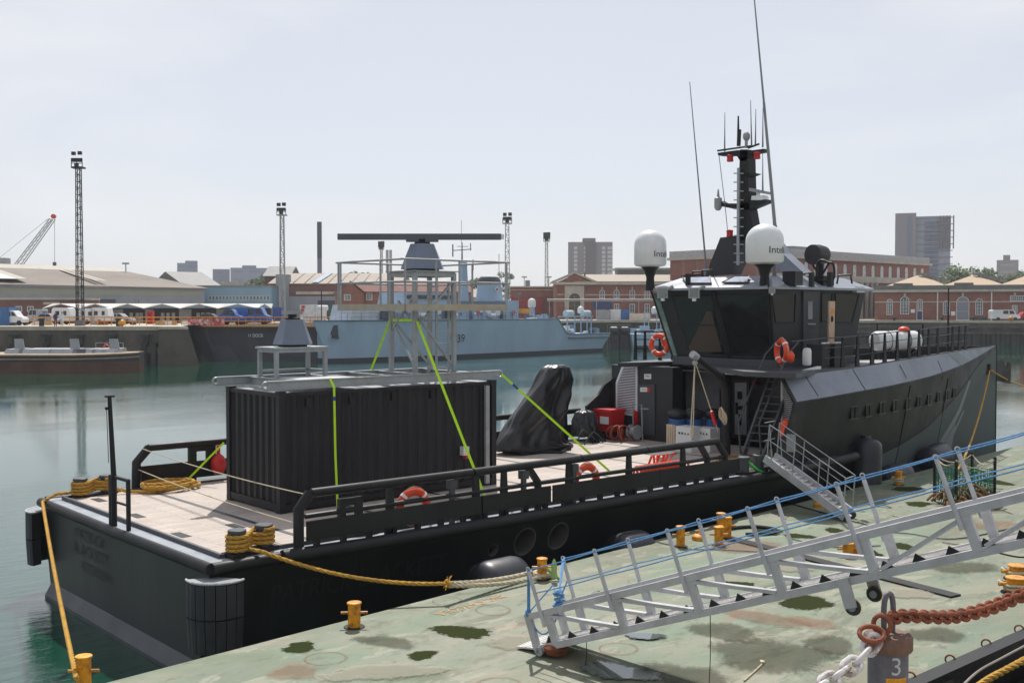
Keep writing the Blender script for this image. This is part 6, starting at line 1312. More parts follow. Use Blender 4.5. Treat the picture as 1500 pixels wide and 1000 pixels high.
rs = M('roller_shutter', L((126, 132, 142)), .6, var=.06); ap(1410, 434, 469, 19, True, 'roller_door', rs, (1, 2)); ap(1491, 433, 441, 24, False, 'window', None, (8, 2)); ap(1347, 455, 469, 9, False, 'door', M('blue_door', L((44, 60, 110)), .6), (1, 1)); ap(1340, 436, 469, 0.1, False, 'seam') if 0 else None
for u in (1373, 1452): q = b.sU(u); m = MB(); m.tube([b.p(q, ZQ, .12), b.p(q, zc, .12)], .12, 6); m.build('drainpipe', frame, b.o)
for u in (1325, 1410, 1486): q = b.sU(u); b.box(q-.2, q+.2, zc-.9, zc-.2, .2, 0, stone, 'keystone')
b.box(b.sU(1334), b.sU(1340), b.zV(b.sU(1337), 458), b.zV(b.sU(1337), 453), .1, 0, white, 'notice_board'); b.box(b.sU(1393), b.sU(1399), b.zV(b.sU(1396), 462), b.zV(b.sU(1396), 456), .1, 0, white, 'notice_board')
# tower blocks and chimneys far behind
def tower(label, u0, u1, vt, d, depth, mat, cols, rows, step=None, group=None, name='tower_block'):
    ph = math.atan((u0-750)/F); wd = (u1-u0)/F*d/(math.cos(ph)+(u1-750)/F*math.sin(ph)); p0_ = BU(u0, d, ZQ); b = Bld(name, label, p0_, p0_+(RT*math.cos(ph)-FW*math.sin(ph))*wd, depth, 'tower block', group); zt = VZ(vt, d)
    b.box(0, b.len, ZQ-1, zt, 0, -depth, mat)
    for (x0, x1, up) in step or (): b.box(b.len*x0, b.len*x1, zt, zt+up, -2, -depth+2, mat, 'roof_plant')
    for cx, w, mt in cols:
        m = MB()
        for r in range(rows): z = zt-2.2-r*(zt-ZQ-2)/rows; b.box(b.len*cx-w/2, b.len*cx+w/2, z-1.4, z, .1, 0, None, '', m)
        m.build('window_column', mt, b.o)
    return b, zt
hz_ = M('far_concrete', L((124, 123, 130)), .8, var=.06, sc=.05); hzb = M('far_haze_blue', L((104, 116, 138)), .8, var=.06, sc=.05); fw_ = M('far_window', L((176, 178, 184)), .5)  # blue of the distance haze is mixed into these far colours
bt, zt = tower('grey brown high rise block rising behind the pedimented hall', 832, 897, 354.5, 520, 20, hz_, [(.17, 1.6, fw_), (.4, 1.8, fw_), (.5, 1.4, fw_), (.8, 1.6, fw_), (.92, 1.4, fw_), (.98, 1., fw_)], 16, [(.33, .62, 2)])
bt.box(bt.len*.39, bt.len*.62, ZQ, zt+.4, .8, 0, M('far_dark', L((98, 96, 100)), .8), 'bay')
bt, zt = tower('tall part built glass tower with open top floors above the workshops', 1310, 1391, 318, 470, 22, M('far_glass', L((140, 150, 166)), .25, var=.12, sc=.12), [(.6, 3, hzb), (.72, 3, hzb)], 22, None)
bt.box(0, bt.len*.38, ZQ, VZ(313, 470), 1.5, -22, hz_, 'core'); bt.box(bt.len*.23, bt.len*.29, ZQ, VZ(318, 470), 1.7, 1.4, hzb, 'window_strip')
m = MB()
for r in range(24): z = zt-.6-r*1.75*1.6; bt.box(bt.len*.38, bt.len*1.04, z-.3, z, 1.2, 0, None, '', m)
m.build('floor_slab', hz_, bt.o)
m = MB()
for k in range(5): x = bt.len*(.8+.06*k); bt.box(x, x+.5, zt-14, zt, 1, .4, None, '', m)
m.build('slab_column', M('far_dark', (0, 0, 0)), bt.o)
tower('small grey tower block beyond the trees on the far right', 1459, 1491, 381, 640, 20, hz_, [(.5, 8, M('far_mid', L((136, 132, 134)), .8))], 7, [(.3, .62, 3)])
tower('blue grey distant block standing alone over the shed roof', 260, 290, 385, 900, 24, hzb, [(.25, 6, M('far_haze_slate', L((92, 102, 122)), .8)), (.7, 6, M('far_haze_slate', (0, 0, 0)))], 4, [(.4, 1, 2)])
tower('narrow blue grey distant block left of the wide one', 312, 337, 394, 880, 24, hzb, [(.4, 5, M('far_haze_slate', (0, 0, 0)))], 5)
tower('wide blue grey distant block with a pale roof house', 338, 396, 392, 860, 24, hzb, [(.2, 8, M('far_haze_slate', (0, 0, 0))), (.6, 8, M('far_haze_slate', (0, 0, 0)))], 5, [(.3, .65, 2)])
c = BU(468.5, 420, ZQ); t = thing('chimney', 'tall dark steel chimney behind the pale ribbed roof', 'chimney', c); r_ = 3.4*420/F; zt = VZ(325, 420)
m = MB(); m.lathe([(r_, 0), (r_, zt-ZQ-14)], c, 20); m.build('shaft', M('chimney_blue', L((84, 92, 108)), .6), t); m = MB(); m.lathe([(r_*1.02, zt-ZQ-14), (r_*1.02, zt-ZQ), (r_*.9, zt-ZQ), (r_*.9, zt-ZQ-1)], c, 20); m.build('dark_top', M('chimney_dark', L((48, 52, 62)), .7), t)
for k, u in enumerate((567.5, 572.5)):
    c = BU(u, 330, ZQ); m = MB(); m.lathe([(.42, 0), (.42, VZ(366, 330)-ZQ), (.3, VZ(366, 330)-ZQ)], c, 12); tag(m.build('flue', grey, loc=c), ['left pale flue of the pair behind the walkway tower', 'right pale flue of the pair behind the walkway tower'][k], 'flue')
# lattice light towers
def light_tower(label, u, d, vtop, hw, dark, vb=None, plat=True):
    c = BU(u, d, ZQ); mt = black if dark else gal; t = thing('light_tower', label, 'light tower', c, 'dockyard light towers'); zt = VZ(vtop, d); h = zt-ZQ; k = hw*d/F; r = .035*d/137+.02
    m = MB()
    for i, j in ((-1, -1), (1, -1), (1, 1), (-1, 1)): m.tube([c+RT*i*k*1.25+FW*j*k, c+RT*i*k*.8+FW*j*k*.8+Z*h], r*1.3, 5)
    n = int(h/(k*2.6))
    for q in range(n):
        z0, z1 = h*q/n, h*(q+1)/n; s0 = k*(1.25-.45*q/n)
        for j in (-1, 1): m.tube([c+RT*-s0+FW*j*k+Z*z0, c+RT*s0+FW*j*k+Z*z0], r*.8, 4); m.tube([c+RT*(-s0 if q % 2 else s0)+FW*j*k+Z*z0, c+RT*(s0 if q % 2 else -s0)+FW*j*k+Z*z1], r*.6, 4)
    m.build('mast', mt, t)
    m = MB(); pw = k*2.3; m.obox(c+Z*h, RT, pw*2, pw*1.6, .2)
    for i in (-1, 0, 1): m.tube([c+RT*i*pw*.95-FW*pw*.7+Z*h, c+RT*i*pw*.95-FW*pw*.7+Z*(h+1.2)], r, 4)
    for z in (.6, 1.2): m.tube([c-RT*pw*.95-FW*pw*.7+Z*(h+z), c+RT*pw*.95-FW*pw*.7+Z*(h+z)], r, 4)
    m.build('platform', mt, t)
    for i, (x, z) in enumerate(((-.5, .75), (0, .75), (.55, .75), (-.5, 1.6), (.6, 1.65), (0, .2))):
        m = MB(); m.obox(c+RT*x*pw-FW*pw*.8+Z*(h+z), RT, .5*d/150, .35, .45*d/150); m.build('floodlight', black, t)
    m = MB(); m.obox(c-Z*.3, RT, k*3.2, k*3.2, 1.0); m.build('plinth', M('plinth_grey', L((110, 104, 108)), .9), t)
light_tower('tall dark lattice light tower on the left quay', 117.5, 137, 247, 3.6, True); light_tower('lattice light tower rising behind the small radar stand', 414, 192, 316, 3, False); light_tower('lattice light tower just right of the long radar bar', 743, 235, 328, 3, False)
light_tower('smaller lattice light tower with twin heads left of the high rise', 800.5, 300, 354, 2, False); light_tower('distant lattice light tower seen through the walkway railing', 559, 340, 366, 1.6, False)
for u, d, v, lb in ((768, 290, 405, 'thin lamp mast over the low brick block'), (804, 290, 405, 'thin dark mast by the low brick block corner'), (185, 230, 385, 'thin lamp mast with a double head over the long shed')):
    c = BU(u, d, ZQ); m = MB(); zt = VZ(v, d)-ZQ; m.tube([c, c+Z*zt], .12, 6); m.obox(c+Z*(zt-.3), RT, 1.4, .4, .35); tag(m.build('lamp_mast', grey, loc=c), lb, 'lamp mast')
# crane behind the shed
d = 262; t = thing('crawler_crane', 'lattice boom crane with a red head rising behind the long shed', 'crane', BU(20, d, ZQ)); a0, a1, h0_, h1_ = BV(19, 390, d), BV(29, 390, d), BV(73, 320, d), BV(78, 321, d); g = FW*1.2
m = MB()
for p, q in ((a0, h0_), (a1, h1_), (a0+g, h0_+g), (a1+g, h1_+g)): m.tube([p, q], .12, 5)
for i in range(10): m.tube([a0.lerp(h0_, i/10), a1.lerp(h1_, (i+.5)/10)], .07, 4); m.tube([a1.lerp(h1_, (i+.5)/10), a0.lerp(h0_, (i+1)/10)], .07, 4)
m.tube([BV(66, 324, d), h0_], .1, 4); m.tube([BV(66, 324, d), BV(-10, 385, d)], .05, 4); m.build('boom', grey, t)
m = MB(); m.lathe([(.55, -.3), (.55, .3)], BV(78.5, 317, d), 14, 0, FW); m.build('head_sheave', red, t)
m = MB(); m.tube([BV(80, 318, d), BV(80, 386, d)], .05, 4); m.obox(BV(80, 390, d), RT, .7, .5, 1.0); m.build('hook', dkgrey, t)
m = MB(); c = BV(3, 389, d); m.obox(V((c.x, c.y, ZQ)), RT, 3, 4, c.z-ZQ); m.obox(c, RT, 2.8, 3, 1.8); m.build('cab', grey, t)
# ------------------------------------------------------------------ trees
leafm = [M('leaf_dark', L((66, 86, 50)), .75, var=.45, sc=.5), M('leaf_light', L((104, 126, 66)), .75, var=.4, sc=.5)]; bark = M('bark', L((84, 70, 58)), .9)
def tree(label, c, h, r, seed, mi=0, low=False):
    rnd = random.Random(seed); c = V(c); t = thing('tree', label, 'tree', c, 'trees beyond the dockyard'); m = MB(); m.tube([c, c+Z*h*.35+RT*.2, c+Z*h*.75], [r*.09, r*.06, r*.02], 6)
    cl = []
    for k in range(11): a = rnd.uniform(0, 6.28); q = r*rnd.uniform(.2, .75); p = c+V((math.cos(a)*q, math.sin(a)*q, h*rnd.uniform(.42, .9))); cl.append((p, r*rnd.uniform(.3, .5))); m.tube([c+Z*h*rnd.uniform(.3, .5), p], [r*.03, r*.01], 4)
    m.build('trunk', bark, t); m = MB()
    for p, q in cl:
        for k in range(90):
            v = V((rnd.gauss(0, 1), rnd.gauss(0, 1), rnd.gauss(0, .8))).normalized()*q*rnd.uniform(.55, 1.05); o_ = p+v; s_ = r*.13*rnd.uniform(.6, 1.4); a = V((rnd.gauss(0, 1), rnd.gauss(0, 1), rnd.gauss(0, 1))).normalized(); b_ = a.orthogonal().normalized()
            m.poly([o_-a*s_, o_+b_*s_*.6, o_+a*s_, o_-b_*s_*.6], 0 if rnd.random() < .55+.2*mi else 1)
    m.build('crown', leafm, t)
for i, (u, d, vt, wpx, lb) in enumerate([(1393, 330, 391, 30, 'dark round tree left of the tree group above the workshops'), (1418, 345, 394, 24, 'lighter green tree second from left above the workshops'), (1436, 340, 393, 24, 'dense tree in the middle of the group above the workshops'), (1452, 350, 391, 26, 'tallest tree of the group, left of the small tower block'), (1478, 350, 400, 22, 'low tree in front of the small grey tower block'), (1497, 345, 397, 26, 'tree at the right edge above the workshops'), (1405, 380, 398, 26, 'pale tree behind the gap in the workshop trees'),
        (742, 280, 399, 17, 'tall narrow tree behind the warship funnel'), (690, 320, 404, 22, 'small round tree left of the warship funnel'), (715, 330, 404, 20, 'bushy tree behind the funnel top'), (533, 300, 397, 28, 'dark tree top over the pale ribbed roof'), (378, 330, 406, 40, 'light green spreading tree beside the wide distant block'), (1175, 300, 370, 22, 'tree top showing over the arcaded storehouse parapet'), (1345, 320, 386, 14, 'slim tree at the end of the arcaded storehouse')]):
    c = BU(u, d, ZQ); tree(lb, c, (VZ(vt, d)-ZQ)*1.06, wpx*d/F*.72, 30+i, i % 2)
# ------------------------------------------------------------------ vessels across the basin
rustred = M('rust_red_hull', L((88, 62, 54)), .85, 0, .4, .8, dirt=L((116, 90, 68)), dsc=.6, damt=.7, stretch=(1, 1, .4)); navy = M('navy_black_hull', L((38, 42, 52)), .6, var=.3, dirt=L((80, 70, 64)), dsc=.4, damt=.4)
def frame_of(a, b):
    t = (b-a); t.z = 0; L_ = t.length; t.normalize(); n = V((t.y, -t.x, 0)); n = n if n.dot(FW) < 0 else -n
    return t, n, L_
# rusty barge
a, b = BU(-260, 112, 0), BU(192, 112, 0); t, n, Lb = frame_of(a, b); P = lambda s, w, z: V((a.x, a.y, 0))+t*s+n*w+Z*z
bg_ = thing('barge', 'rusty dark topped hopper barge with grey hatch covers at the left edge', 'barge', P(Lb*.6, -3, ZW)); zd = VZ(520, 112)
zk = VZ(530, 112)
def bsec(s, k, dz=0): return [P(s, -3.2+k*3.1, ZW-.6), P(s, -3.2+k*3.2, zk), P(s, -3.2+k*3.2, zd+dz), P(s, -3.2-k*3.2, zd+dz), P(s, -3.2-k*3.2, zk), P(s, -3.2-k*3.1, ZW-.6)]
st = [(0, 1, 0), (Lb*.8, 1, 0), (Lb-3, .93, .08), (Lb-1.2, .7, .14), (Lb, .25, .2)]
m = MB(); m.loft([[q[0] for q in []] or [bsec(*x)[i] for i in (0, 1, 4, 5)] for x in st]); m.build('lower_hull', rustred, bg_)
m = MB(); m.loft([[p+Z*.004 for p in [bsec(*x)[i] for i in (1, 2, 3, 4)]] for x in st]); m.build('upper_hull', navy, bg_)
for z in (zd-.05, zk+.25):
    m = MB(); m.tube([P(s, -3.2+k*3.25, z+dz) for s, k, dz in st], .09, 6); m.build('rubbing_strake', M('barge_strake', L((150, 130, 110)), .8, dirt=L((110, 80, 66))), bg_)
m = MB(); m.ext([P(s, -3.2+k*2.9, zd+dz+.02) for s, k, dz in st]+[P(s, -3.2-k*2.9, zd+dz+.02) for s, k, dz in st[::-1]], (0, 0, .03)); m.build('deck', M('barge_deck', L((176, 160, 136)), .8, dirt=L((130, 104, 86))), bg_)
for i, u in enumerate((8, 34, 54, 75, 94, 108, 122, 137, 152)):
    s = (BU(u, 112, 0)-a).dot(t); m = MB(); m.hexa([P(s-.72, -1.2, zd+.05), P(s+.7, -1.2, zd+.05), P(s+.7, -5, zd+.05), P(s-.72, -5, zd+.05)], [P(s-.7, -1.6, zd+.55), P(s+.68, -1.6, zd+.55), P(s+.68, -4.6, zd+.6), P(s-.7, -4.6, zd+.6)]); m.build('hatch_cover', dkgrey if i == 5 else grey, bg_)
for u in (14, 97, 156): s = (BU(u, 112, 0)-a).dot(t); m = MB(); m.ext([P(s-.55, -2.4, zd+.4), P(s+.5, -2.4, zd+.4), P(s+.2, -2.6, zd+1.6), P(s-.7, -2.6, zd+1.6)], n*-.12); m.build('open_hatch', grey, bg_)
m = MB()
for k in range(4): s = (BU(110+k*14, 112, 0)-a).dot(t); m.tube([P(s, -5.6, zd), P(s, -5.6, zd+1.1)], .04, 5)
for z in (.55, 1.1): m.tube([P((BU(110, 112, 0)-a).dot(t), -5.6, zd+z), P((BU(152, 112, 0)-a).dot(t), -5.6, zd+z)], .035, 5)
m.build('rail', gal, bg_)
m = MB(); c = P((BU(127, 112, 0)-a).dot(t), -5.4, zd+.6); m.torus(c, .3, .07, n, 18, 8); tag(m.build('life_buoy', orange, loc=c), 'faded orange life buoy on the rusty barge rail', 'life buoy')
# dock gate with number
d = 141; dg = thing('dock_gate', 'black floating dock gate numbered 11 DOCK between pier head and warship', 'dock gate', BU(380, d, ZW))
q = [BU(277, d, ZQ-.1), BU(512, d, ZQ-.1), BU(490, d-1, ZW-1), BU(308, d-1, ZW-1)]; m = MB(); m.ext(q, FW*6); m.build('caisson', navy, dg)
m = MB(); q = [BV(309, 505, d-.75), BV(335, 505, d-.75), BV(352, 529, d-1.05), BV(321, 529, d-1.05)]; m.ext([p-FW*.06 for p in q], FW*.1); q = [BV(297, 482, d-.3), BV(303, 482, d-.3), BV(323, 529, d-1.05), BV(317, 529, d-1.05)]; m.ext([p-FW*.1 for p in q], FW*.1); m.build('facet_plate', M('navy_grey_plate', L((58, 62, 72)), .5, dirt=L((80, 76, 74))), dg)
text('gate_number', '11 DOCK', ltwhite, dg, BV(374.5, 491.5, d-.75), RT, Z, .42, width=1.9, ext=.06)
m = MB(); a_, b_ = BU(277, d-.6, ZQ), BU(512, d-.6, ZQ); m.bar(a_-Z*.1, b_-Z*.1, .5, .16); m.build('deck_edge', yellow, dg)
def railing(label, u0, u1, d, h, n, mat, z=ZQ, name='railing'):
    r = thing(name, label, 'railing', BU((u0+u1)/2, d, z)); 
    for i in range(n+1): m = MB(); c = BU(u0+(u1-u0)*i/n, d, z); m.tube([c, c+Z*h], .05, 5); m.build('railing_post', mat, r)
    for k in (.52, 1): m = MB(); m.tube([BU(u0, d, z+h*k), BU(u1, d, z+h*k)], .055 if k < 1 else .07, 5); m.build('railing_bar', mat, r)
    return r
railing('yellow handrail along the far left quay', 30, 276, 141, 1.05, 24, yellow); railing('yellow handrail on top of the dock gate', 276, 486, 140.5, 1.05, 20, yellow)
barr = M('red_white_barrier', L((206, 70, 66)), .6, var=.5, sc=2.2, dirt=L((226, 210, 204)), dsc=1.6, damt=.9, dlo=.5, dhi=.56)
for i in range(7): c = BU(279+i*7.6, 140.2, ZQ); m = MB(); m.obox(c, RT, .58, .3, .35); m.obox(c+Z*.35, RT, .56, .18, .5); tag(m.build('traffic_barrier', barr, loc=c), 'red and white water filled barrier in the row on the dock gate', 'barrier', 'red and white barriers in a row on the dock gate')
# grey warship
navg = M('warship_grey', L((156, 178, 198)), .55, var=.08, sc=.3, dirt=L((132, 152, 170)), dsc=.4, damt=.4, stretch=(1, 1, .3)); navd = M('warship_dark', L((104, 120, 136)), .5); boot = M('boot_topping', L((44, 50, 60)), .5)
a, b = BU(493, 131.5, 0), BU(894, 172, 0); t, n, Lw = frame_of(a, b); a = V((a.x, a.y, 0)); P = lambda s, w, z: a+t*s+n*w+Z*z
ws = thing('warship', 'pale blue grey minehunter warship numbered M39 moored across the basin', 'warship', P(Lw/2, -5, ZW))
sW = lambda u: (lambda lo, hi: [((lo := (lo+hi)/2) if 0 else None)] and None)(0, 0)
def sU(u, w=0., z=2.):
    lo, hi = -5., Lw+5
    for _ in range(40):
        k = (lo+hi)/2; q = P(k, w, z)-CAM
        if 750+F*q.dot(RT)/q.dot(FW) < u: lo = k
        else: hi = k
    return k
def zV(s, v, w=0.): q = P(s, w, 0)-CAM; return VZ(v, q.dot(FW))
zsh = zV(0, 470.5); sb = sU(818); zlo = zV(Lw, 488); BM = 4.6
def wsec(s, z):
    k = min(1, (s+.02)/(Lw*.34))**.55; return [P(s+(2.6*(zsh-ZW)/5 if s < .5 else 0), -BM+k*BM*.86, ZW-.3), P(s+(2.3 if s < .5 else 0), -BM+k*BM*.88, ZW+.45), P(s, -BM+k*BM, z), P(s, -BM-k*BM, z), P(s+(2.3 if s < .5 else 0), -BM-k*BM*.88, ZW+.45), P(s+(2.6 if s < .5 else 0), -BM-k*BM*.86, ZW-.3)]
secs = [wsec(s, zsh) for s in (0, 1.5, 3.5, 6, 9, 13, 18, 24, sb)]
secs += [wsec(sb+1.8, zlo+.3), wsec(sb+2.6, zlo), wsec(Lw-1.2, zlo), wsec(Lw, zlo)]
for p in secs[-1][:2]+secs[-1][4:]: p += t*-1.4
m = MB(); m.loft([[q[i] for i in (1, 2, 3, 4)] for q in secs]); hullw = m.build('hull', navg, ws); m = MB(); m.loft([[q[i] for i in (0, 1, 4, 5)] for q in secs]); m.build('boot_top', boot, ws)
m = MB(); m.tube([q[2]+n*.03+Z*.02 for q in secs], .09, 5); m.build('deck_edge', navd, ws)
m = MB(); z = zV(sU(850), 494); m.tube([P(sb+2.4, .05, z), P(Lw-.3, .05, z+.0)], .12, 5); m.build('rubbing_strake', navd, ws)
text('pennant_number', 'M39', ltblack, ws, P(sU(670), .02, zV(sU(670), 496)), t, Z, 1.05, ext=.06, width=2.6)
s = sU(490); q = [P(sU(u), -1.2, zV(sU(u), v)) for u, v in ((486, 492), (498, 494), (496, 477), (491, 477))]
m = MB(); an = [BV(u, v, 135.6) for u, v in ((484, 490), (496, 493), (495, 476), (490, 476))]; m.ext([p-FW*.5 for p in an], FW*.4); m.bar(BV(487, 493, 135.2)-FW*.6, BV(497, 495, 135.2)-FW*.6, .5, .3); m.build('anchor', dkgrey, ws)
def wbox(u0, u1, v0, v1, w0, w1, mat, name, par=None, sl=0.):
    s0, s1 = sU(u0, w1), sU(u1, w1); z0, z1 = zV((s0+s1)/2, v1), zV((s0+s1)/2, v0); m = MB()
    m.hexa([P(s0, w1, z0), P(s1, w1, z0), P(s1, w0, z0), P(s0, w0, z0)], [P(s0+sl, w1-abs(sl)*.3, z1), P(s1-sl, w1-abs(sl)*.3, z1), P(s1-sl, w0, z1), P(s0+sl, w0, z1)]); return m.build(name, mat, par or ws)
wbox(590, 758, 446, 471, -8, -1.2, navg, 'deckhouse'); wbox(594, 668, 428, 446.5, -7.4, -1.8, navg, 'bridge', None, .4); wbox(598, 664, 432, 437, -7, -1.65, glass, 'bridge_window'); wbox(668, 742, 441, 446.5, -7.6, -1.4, navd, 'upper_deck')
wbox(513, 565, 446, 469, -6.4, -2.2, M('white_canvas', L((184, 190, 200)), .7), 'covered_gun', None, .6); wbox(736, 760, 440, 455, -6.6, -1.6, navg, 'lattice_house'); 
for u in (745, 752, 758): wbox(u, u+1.5, 455, 471, -2.2, -1.7, navg, 'house_post')
for u in (640, 655, 700, 712, 726): wbox(u, u+7, 452+(u % 5), 457+(u % 7), -1.19, -1.1, navd if u % 2 else white, 'deckhouse_fitting')
s0, s1 = sU(705, -4), sU(736, -4); z0, z1, z2 = zV(s0, 442), zV(s0, 412), zV(s0, 404); m = MB()
def el(s_, k, z): return [P((s0+s1)/2+math.cos(2*math.pi*i/20)*(s1-s0)/2*k, -4.5+math.sin(2*math.pi*i/20)*1.5*k, z) for i in range(20)]
m.loft([el(0, 1.05, z0), el(0, .9, z1)], 0, True, True); fn = m.build('funnel', navg, ws); m = MB(); m.loft([el(0, .9, z1), el(0, .86, z1+.4), el(0, .66, z2)], 0, True, True); m.build('funnel_cap', navd if 0 else dkgrey, fn)
m = MB(); c = P(sU(727, -3.1), -3.02, zV(sU(727), 423)); m.lathe([(.34, 0), (.36, .06)], c, 16, 0, n); m.lathe([(.2, .06), (.22, .09)], c, 12, 1, n); m.build('funnel_badge', [white, red], fn)
def wp(u, v, w=-4.5): s_ = sU(u, w); return P(s_, w, zV(s_, v, w))
m = MB(); m.loft([[wp(674, 442)+n*.45, wp(683.5, 442)+n*.45, wp(683.5, 442)-n*.45, wp(674, 442)-n*.45], [wp(675.5, 384)+n*.3, wp(682, 384)+n*.3, wp(682, 384)-n*.3, wp(675.5, 384)-n*.3]]); wm = m.build('mast', navg, ws)
m = MB(); m.tube([wp(677, 384), wp(677, 355)], [.14, .08], 6); m.tube([wp(676, 356), wp(676, 322)], .03, 4); m.bar(wp(664, 367), wp(690, 365), .12); m.tube([wp(663.5, 358), wp(663.5, 376)], .1, 5); m.tube([wp(689.5, 356), wp(689.5, 367)], .07, 5); m.bar(wp(655, 389), wp(700, 386), .1); m.tube([wp(693, 380), wp(693, 396)], .1, 5); m.bar(wp(670, 361), wp(686, 361), .08); m.build('yard_arm', navd, wm)
m = MB(); m.tube([wp(731, 404), wp(731, 372)], .04, 4); m.tube([wp(471, 470), wp(471, 425)], .07, 5); m.build('jack_staff', black, ws)
m = MB(); rnd = random.Random(6)
for i in range(46): u = rnd.uniform(500, 812); s_ = sU(u, -.4); m.tube([P(s_, -.4, zsh), P(s_, -.4, zsh+1.0)], .03, 4)
for z in (.5, 1.0): m.tube([P(sU(500), -.4, zsh+z), P(sU(816), -.4, zsh+z)], .022, 4)
m.build('guard_rail', navd, ws)
for i in range(34):
    u = rnd.choice([rnd.uniform(566, 600), rnd.uniform(760, 815), rnd.uniform(640, 740)]); s_ = sU(u, -1); m = MB(); k = rnd.uniform(.25, .8)
    if i % 3: m.obox(P(s_, rnd.uniform(-4, -.6), zsh), t, k*1.3, k, k*rnd.uniform(.6, 1.8))
    else: m.lathe([(k*.4, 0), (k*.45, .1), (k*.35, k*1.3), (k*.1, k*1.5)], P(s_, rnd.uniform(-4, -.6), zsh), 10)
    m.build('deck_fitting', rnd.choice([navd, grey, navg, dkgrey, navg]), ws)
for i in range(9): u = 600+i*15; q0_ = P(sU(u, -1.2), -1.19, zV(sU(u, -1.2), 460)); m = MB(); m.lathe([(.16, 0), (.2, .02), (.2, .05), (.15, .06)], q0_, 12, 0, n); m.build('scuttle', navd, ws)
for u, v0, v1 in ((607, 449, 470), (648, 449, 470), (688, 449, 470), (733, 449, 470)): wbox(u, u+4, v0, v1, -1.19, -1.1, navd, 'deckhouse_door')
for u in (618, 664, 722): q0_ = P(sU(u, -.8), -.8, zV(sU(u, -.8), 462)); m = MB(); m.lathe([(.25, -.65), (.34, -.6), (.34, .6), (.25, .65)], q0_, 14, 0, t); m.build('raft_canister', white, ws)
for u in (700, 752): q0_ = P(sU(u, -1.1), -1.05, zV(sU(u, -1.1), 458)); m = MB(); m.torus(q0_, .3, .07, n, 16, 6); m.build('life_ring', orange, ws)
for u, v0, v1 in ((636, 441, 421), (655, 441, 424), (690, 441, 430), (760, 441, 431)): m = MB(); m.tube([wp(u, v0, -4), wp(u, v1, -4)], [.06, .03], 5); m.obox(wp(u, v1, -4), t, .5, .3, .2); m.build('aerial', navd, ws)
c = wp(779, 450, -3); m = MB(); r_ = 6*157/F; m.lathe([(r_*.8, 0), (r_, .15), (r_, .75)]+[(r_*math.cos(k*.2), .75+r_*math.sin(k*.2)) for k in range(1, 8)], c, 18); m.build('satellite_dome', white, ws); m = MB(); m.obox(V((c.x, c.y, zsh)), t, .6, .6, c.z-zsh); m.build('dome_mount', navg, ws)
wbox(764, 777, 452, 459, -4, -1.5, M('amber_boat', L((214, 150, 50)), .6), 'small_boat'); wbox(773, 787, 465, 472, -1, -.6, white, 'white_locker')
# working deck aft: gantry, cable drums, dome
for u in (831, 842, 851, 860, 866): m = MB(); s_ = sU(u, -1.2); m.tube([P(s_, -1.2, zlo), P(s_, -1.2, zV(s_, 464))], .09, 5); m.build('gantry_post', navg, ws)
m = MB(); m.bar(wp(818, 464, -1.2), wp(868, 463, -1.2), .2); m.bar(wp(828, 470, -3), wp(868, 469, -3), .2); m.build('gantry_beam', navg, ws)
for u, v in ((833, 459), (858, 459)): m = MB(); c = wp(u, v, -2.5); m.lathe([(.35, -.9), (.5, -.85), (.5, .85), (.35, .9)], c, 16, 0, t); m.build('stowed_tank', M('pale_tank', L((176, 190, 198)), .5), ws)
c = wp(850.5, 459, -3); m = MB(); m.lathe([(.4, -.5), (.5, -.3), (.5, .1), (.42, .42), (.2, .6), (.05, .65)], c+Z*.5, 16); m.build('satellite_dome', white, ws)
for i in range(26): u = rnd.uniform(822, 888); s_ = sU(u, -1); k = rnd.uniform(.3, .9); m = MB(); m.obox(P(s_, rnd.uniform(-7, -.8), zlo), t, k*1.4, k, k*rnd.uniform(.6, 1.6)); m.build('deck_gear', rnd.choice([navd, grey, white, dkgrey, navg]), ws)
# second grey vessel and the dark camels between
d = 176; v2 = thing('patrol_ship', 'second grey vessel stern with white dome seen left of the wheelhouse', 'warship', BU(960, d, ZW)); m = MB(); q = [BU(925, d, VZ(489, d)), BU(1040, d, VZ(489, d)), BU(1040, d, ZW-.5), BU(929, d, ZW-.5)]; m.ext(q, FW*8); m.build('hull', navg, v2)
m = MB(); q = [BU(929, d-.05, ZW+.7), BU(1040, d-.05, ZW+.7), BU(1040, d-.05, ZW-.5), BU(930, d-.05, ZW-.5)]; m.ext(q, FW*.06); m.build('boot_top', boot, v2)
zz = VZ(489, d); rnd = random.Random(12)
for i in range(16): m = MB(); c = BU(rnd.uniform(926, 990), d+rnd.uniform(1, 6), zz); k = rnd.uniform(.4, 1.3); m.obox(c, RT, k*1.2, k, k*rnd.uniform(.5, 1.5)); m.build('deck_gear', rnd.choice([navd, navg, grey, white]), v2)
for u in (944, 950, 962, 968, 980): m = MB(); c = BU(u, d+2, zz); m.tube([c, BU(u, d+2, VZ(455+(u % 4)*3, d))], .08, 5); m.build('gantry_post', navg, v2)
m = MB(); m.bar(BV(942, 466, d+2), BV(985, 467, d+2), .15); m.bar(BV(952, 460, d+2), BV(980, 460, d+2), .12); m.build('gantry_beam', navg, v2)
c = BV(958.5, 456, d+2); m = MB(); m.lathe([(.3, -.4), (.5, -.2), (.52, .3), (.4, .65), (.1, .8)], c, 16); m.build('satellite_dome', white, v2)
for k, u in enumerate((899, 915)):
    c = BU(u, 180, ZW-.6); m = MB(); m.obox(c, RT, 1.5, 2, VZ(480, 180)-ZW+.6); m.lathe([(.2, -.55), (.65, -.5), (.65, .5), (.2, .55)], BV(u, 484, 178.8), 14, 0, RT); tag(m.build('fender_stack', rubber, loc=c), ['left black fender stack between the two grey ships', 'right black fender stack between the two grey ships'][k], 'fender')
